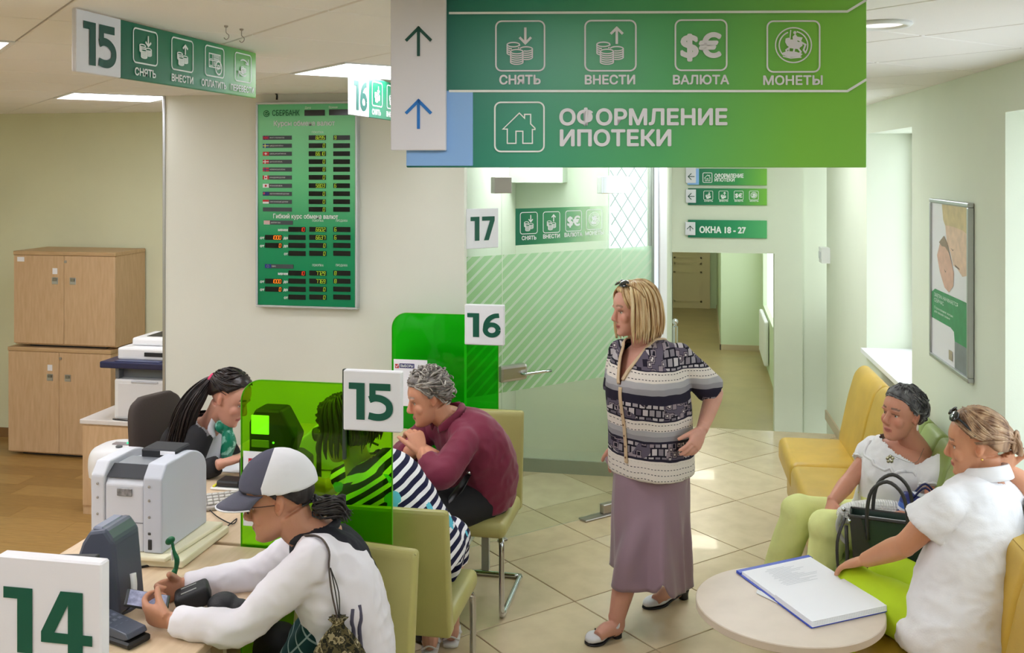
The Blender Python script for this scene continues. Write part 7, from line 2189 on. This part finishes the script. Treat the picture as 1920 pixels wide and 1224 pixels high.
nk.tube([nb - lat * .05 + f * .03 + UP * .01, snapb(bw, nb + f * .09 - lat * .02 - UP * .06, .004), pc_ - camF * .006 + UP * .02], .0012, n=5)
nko = nk.mk('necklace', m_chrome, p.t, smooth=True)
pd = MB()
for k in range(5):
    a = k * 1.2566 + .3; pd.ell(pc_ - camF * .006 + camR * .012 * math.cos(a) + UP * .012 * math.sin(a), camR * .009, UP * .009, camF * .004, 10, 6)
pd.mk('pendant', M('silver', (196, 190, 170), .2, metal=.9), nko, smooth=True)
MB().ell(p.H(-.080, -.016, -.042), p.hu * .016, p.hf * .005, p.hr * .005, 10, 8).mk('earring', M('pearl', (240, 232, 224), .2), p.t, smooth=True)
m_sg = hairmat('short_grey_hair', (112, 110, 112), (66, 64, 68), .6)
p.shell(lambda x, y, z: .009 + .008 * max(0, z), [(0, .50), (35, .42), (56, .26), (72, -.02), (82, -.30), (92, -.02), (104, -.30), (125, -.72), (180, -.92)], m_sg, .003, (14, 14, 12), n=100, m=72)
comb(p, 320, (m_sg, hairmat('short_grey_dark', (80, 78, 82), (52, 50, 54)), hairmat('short_grey_light', (150, 148, 148), (90, 88, 90))), (3, 178), (-40, 88), 10, -26, .0165, .004, .0042, .002, 3, jaz=20)

# ================================================================= woman in the collared blouse, back to the camera
p = Person('woman with pinned-up hair in a collared white blouse and lime trousers, back turned', W(1800, 1190, 3.62), (206, 146, 112))
nb = W(1850, 896, 3.73)
p.head(W(1828, 832, 3.76), c2w(-.93, .36, -.12), UP + c2w(-.06, 0, 0), 1.0, neck=nb, nr=.052, brow=(120, 90, 70))
lat = c2w(.87, .49, 0); f = UP.cross(lat)
sp = [W(1800, 1200, 3.62), W(1802, 1175, 3.62), W(1815, 1100, 3.63), W(1832, 1005, 3.68), W(1842, 935, 3.72), W(1850, 902, 3.74)]
p.spine(sp, [.175, .190, .165, .170, .150, .07], [.14, .150, .135, .130, .095, .055], lat, lat)
shL, shR = W(1772, 950, 3.62), W(1902, 935, 3.90)
elL, wrL = W(1696, 1022, 3.68), W(1622, 1050, 3.88)
elR, wrR = W(1924, 908, 3.80), W(1888, 880, 3.80)
p.arm(shL, elL, wrL, 1.08).arm(shR, elR, wrR, 1.0)
p.hand(wrL, W(1560, 1064, 3.98) - wrL, c2w(0, 0, -1), c2w(.3, .9, 0), curl=(.22, .25, .28, .3), k=.98)
p.hand(wrR, p.H(.03, -.10, -.05) - wrR, -camF, UP, curl=(.4, .4, .4, .4), k=.9)
hL, hR = W(1762, 1185, 3.56), W(1840, 1175, 3.74); kL, kR = W(1606, 1102, 3.94), W(1668, 1075, 4.10)
aL, aR = W(1600, 1270, 4.0), W(1660, 1240, 4.15); aL.z = aR.z = .10
p.leg(hL, kL, aL).leg(hR, kR, aR)
p.body()
for a_ in (aL, aR): low_shoe(p, a_, c2w(-.1, .12, 0), M('tan_shoe'))
m_lime2 = cloth('lime_trousers', (186, 216, 20))
tr = MB(); p.add_torso(tr, .004, 0, 2)
for h, k, a in ((hL, kL, aL), (hR, kR, aR)):
    tr.tube([h, h.lerp(k, .5), k], [.112, .100, .084], n=18); ballr(tr, k, .088); tr.tube([k, k.lerp(a, .4), a], [.080, .070, .055], n=16, sub=4)
p.garment('trousers', tr, m_lime2, .0095, 3, [(.004, 8, (1, 1, 1), 3.0)])
mb = MB(); p.add_torso(mb, .012, 1); mb.tube([shR, sp[4] + UP * .005, shL], [.062, .078, .062], n=16)
for q in (shL, shR): ballr(mb, q, .066)
mb.loft([(sp[0] + UP * .0 - f * .02, lat * .245, f * .200), (sp[1] + UP * .03 - f * .01, lat * .238, f * .195), (sp[2], lat * .200, f * .170), (sp[3], lat * .18, f * .145)], n=28, p=2.4)
sleeve(mb, shL, elL, wrL, .50, (.066, .074, .082, .088)); sleeve(mb, shR, elR, wrR, .50, (.066, .072, .076, .080))
wb2 = p.garment('blouse', mb, m_wb, .0085, 3, [(.007, 7, (.6, .6, 1.6), 6.0), (.0025, 18, (1, 1, 1.4), 2.0)], lambda co: np.linalg.norm(co - np.array(nb + UP * .05), axis=1) < .082)
cl = MB(); ring = [nb + UP * (.030 - .02 * math.cos(a)) + f * (.072 * math.cos(a)) + lat * (.070 * math.sin(a)) for a in np.linspace(.5, 5.78, 20)]
cl.tube(ring, .022, n=10, sub=2, flat=.35, ref=None); 
cb_ = MB()
secs = []
for a in np.linspace(.45, 5.83, 24):
    dv = f * math.cos(a) + lat * math.sin(a); c_ = nb + dv * .082 + UP * (.022 - .020 * math.cos(a)); secs.append((c_, UP * .026 + dv * -.010, dv * .005))
cb_.loft(secs, n=10, sub=2, p=3); cb_.mk('collar', m_wb, wb2, smooth=True)
m_bb = hairmat('brown_blonde_hair', (178, 142, 110), (112, 80, 60)); m_bb2 = hairmat('light_brown_hair', (206, 176, 142), (140, 104, 78))
p.shell(.018, [(0, .55), (35, .48), (56, .28), (74, .06), (90, .10), (104, -.2), (130, -.55), (180, -.66)], m_bb, .002, (12, 8, 12))
bun = p.H(.0, -.128, .0); A_, B_ = [], []
for i in range(130):
    az = random.choice((-1, 1)) * random.uniform(12, 100); el_ = max(minel(az) + 4, random.uniform(-5, 82))
    st_ = p.scalp(az, el_, .014)
    (A_ if i % 2 else B_).append(([st_, p.scalp(math.copysign(abs(az) + 40, az), el_ * .8, .020), p.scalp(math.copysign(min(165, abs(az) + 75), az), el_ * .35 - 5, .019), bun + Vector((random.gauss(0, .012), random.gauss(0, .012), random.gauss(0, .016)))], random.uniform(.7, 1.1)))
p.strands(A_, .0085, m_bb); p.strands(B_, .0075, m_bb2)
bn = []
for i in range(26):
    a0 = random.uniform(0, 6.28); r_ = random.uniform(.016, .036); tilt = random.uniform(-.5, .5)
    pts = [bun - p.hf * .012 + p.hr * r_ * math.cos(a0 + k) + p.hu * (r_ * 1.25 * math.sin(a0 + k)) - p.hf * (.012 * math.sin(k * 1.3 + tilt)) for k in np.linspace(0, 4.2, 7)]
    bn.append((pts, random.uniform(.8, 1.2)))
p.strands(bn, .0085, m_bb, 'hair_bun')
shades(p, [lens_at(p, p.scalp(sx * 30, 46, .028), .027, .022) for sx in (-1, 1)], [[p.scalp(sx * 46, 44, .030), p.scalp(sx * 66, 34, .030), p.scalp(sx * 84, 14, .027)] for sx in (-1, 1)],
       [p.scalp(-14, 48, .030), p.scalp(0, 50, .031), p.scalp(14, 48, .030)], .0045, m_dark)
MB().ball(p.H(-.082, -.014, -.036), .005).mk('earring', M('gold', (236, 196, 110), .2, metal=.9), p.t, smooth=True)
fg = p.bodyobj
rn = wrL.lerp(W(1560, 1064, 3.98), .62)
# ================================================================= bags on the sofa
zs = .43
m_bagl = M('black_bag_leather', (52, 50, 50), .4, bump=.08, bscale=200); m_bagg = M('dark_green_leather', (40, 58, 50), .4)
bc = W(1664, 1050, 4.22); bc.z = zs
hb = thing('handbag', 'dark green and black leather handbag standing open on the sofa', 'handbag', bc)
r1 = c2w(.92, -.38, 0).normalized(); r2 = UP.cross(r1)
H_ = .275
def pt(u, v, z): return bc + r1 * u + r2 * v + UP * z
mb = MB()
outer = [[pt(-.125, -.055, .004), pt(.125, -.055, .004), pt(.125, .055, .004), pt(-.125, .055, .004)], [pt(-.150, -.05, H_), pt(.150, -.05, H_), pt(.150, .05, H_), pt(-.150, .05, H_)]]
mb.add(outer[0] + outer[1], [(3, 2, 1, 0), (0, 1, 5, 4), (1, 2, 6, 5), (2, 3, 7, 6), (3, 0, 4, 7)])
o_ = mb.mk('bag_body', m_bagg, hb); sd = o_.modifiers.new('thickness', 'SOLIDIFY'); sd.thickness = .006
MB().add([pt(-.151, -.056, H_ - .002), pt(-.126, -.061, .004), pt(-.126, .061, .004), pt(-.151, .056, H_ - .002)], [(0, 1, 2, 3)]).add([pt(-.151, -.0565, H_), pt(-.126, -.0615, .004), pt(-.02, -.0615, .004), pt(-.105, -.0565, H_)], [(0, 1, 2, 3)]).mk('side_gusset', m_bagl, hb)
MB().tube([pt(-.151, -.052, H_), pt(.151, -.052, H_), pt(.151, .052, H_), pt(-.151, .052, H_), pt(-.151, -.052, H_)], .007, n=6, sub=1).mk('rim', m_bagl, hb)
for v, x_ in ((-.058, 0), (.055, .02)):
    MB().tube([pt(-.075 + x_, v, H_ - .09), pt(-.08 + x_, v, H_ + .02), pt(-.06 + x_, v, H_ + .12), pt(x_, v, H_ + .165), pt(.06 + x_, v, H_ + .12), pt(.08 + x_, v, H_ + .02), pt(.075 + x_, v, H_ - .09)], .008, n=8).mk('handle', m_bagl, hb, smooth=True)
MB().tube([pt(-.17, -.02, H_ - .02), pt(-.20, -.05, H_ - .12), pt(-.19, -.06, .02), pt(-.16, -.06, .06), pt(-.165, -.03, H_ - .05)], .008, n=8, flat=.5).mk('long_strap', m_bagl, hb, smooth=True)
for u in (-.150, .150): MB().ball(pt(u, -.055, H_ - .02), .009).mk('rivet', m_chrome, hb, smooth=True)
MB().rbox((-.11, -.03, H_ - .06), (.12, .03, H_ - .015), .01, 2, Matrix.Translation(bc) @ Matrix((r1, r2, UP)).transposed().to_4x4()).mk('lining_papers', m_paper, hb)
# white purse on the lap
wc = W(1648, 972, 4.42)
wp = thing('white_purse', 'white quilted purse on the lap of the woman with grey hair', 'purse', wc)
mb = MB(); mb.loft([(W(1572, 968, 4.46), c2w(0, .02, .02), c2w(0, -.02, .03)), (W(1590, 962, 4.46), c2w(0, .035, 0), c2w(0, 0, .045)), (W(1650, 962, 4.44), c2w(0, .045, 0), c2w(0, 0, .06)), (W(1715, 970, 4.40), c2w(0, .04, 0), c2w(0, 0, .052)), (W(1738, 975, 4.38), c2w(0, .02, 0), c2w(0, 0, .025))], n=20, p=2.6)
mq = NT('quilted_white', .5, .4); mq.color(lin((226, 224, 222)))
o3_ = mq.sep(); w1 = mq.math('SINE', mq.math('MULTIPLY', mq.math('ADD', o3_[0], o3_[2]), 300)); w2 = mq.math('SINE', mq.math('MULTIPLY', mq.math('SUBTRACT', o3_[0], o3_[2]), 300))
bp = mq.node('Bump'); bp.inputs['Strength'].default_value = .6; bp.inputs['Distance'].default_value = .004; mq.link(mq.math('MULTIPLY', w1, w2), bp.inputs['Height']); mq.link(bp.outputs[0], mq.b.inputs['Normal'])
mb.mk('purse_body', mq.m, wp, smooth=True)
MB().tube([W(1578, 962, 4.44), W(1570, 985, 4.40), W(1578, 1008, 4.38), W(1590, 1020, 4.36)], .011, n=8, flat=.4).mk('purse_strap', M('grey_strap', (176, 174, 166), .5), wp, smooth=True)
MB().ball(W(1582, 955, 4.43), .010).mk('clasp', m_chrome, wp, smooth=True)
# blue striped carrier bag
nt = NT('blue_stripes', .35, .4); o_ = nt.sep()
nt.color(nt.ramp(nt.math('FRACT', nt.math('MULTIPLY', nt.math('ADD', o_[2], nt.math('MULTIPLY', o_[0], .3)), 11)), [(0, (30, 40, 110)), (.4, (226, 228, 240)), (.55, (70, 110, 200)), (.8, (40, 60, 140))], 'CONSTANT'))
qc_ = W(1735, 960, 4.36); qc_.z = zs
cb = thing('carrier_bag', 'blue and white striped carrier bag between the two seated women', 'bag', qc_)
mb = MB(); mb.loft([(qc_ + UP * .005, r1 * .12, r2 * .05), (qc_ + UP * .12, r1 * .13, r2 * .055), (qc_ + UP * .25, r1 * .115, r2 * .05), (qc_ + UP * .32, r1 * .09, r2 * .025)], n=24, p=3.2)
me = remesh(mb, .010, 2); wrinkle(me, .006, 12); link('carrier_body', me, nt.m, cb, smooth=True)
for v in (-.03, .03): MB().tube([qc_ + r1 * -.05 + r2 * v + UP * .31, qc_ + r2 * v + UP * .36, qc_ + r1 * .05 + r2 * v + UP * .31], .005, n=6).mk('carrier_handle', M('navy_cord', (30, 36, 90), .5), cb, smooth=True)
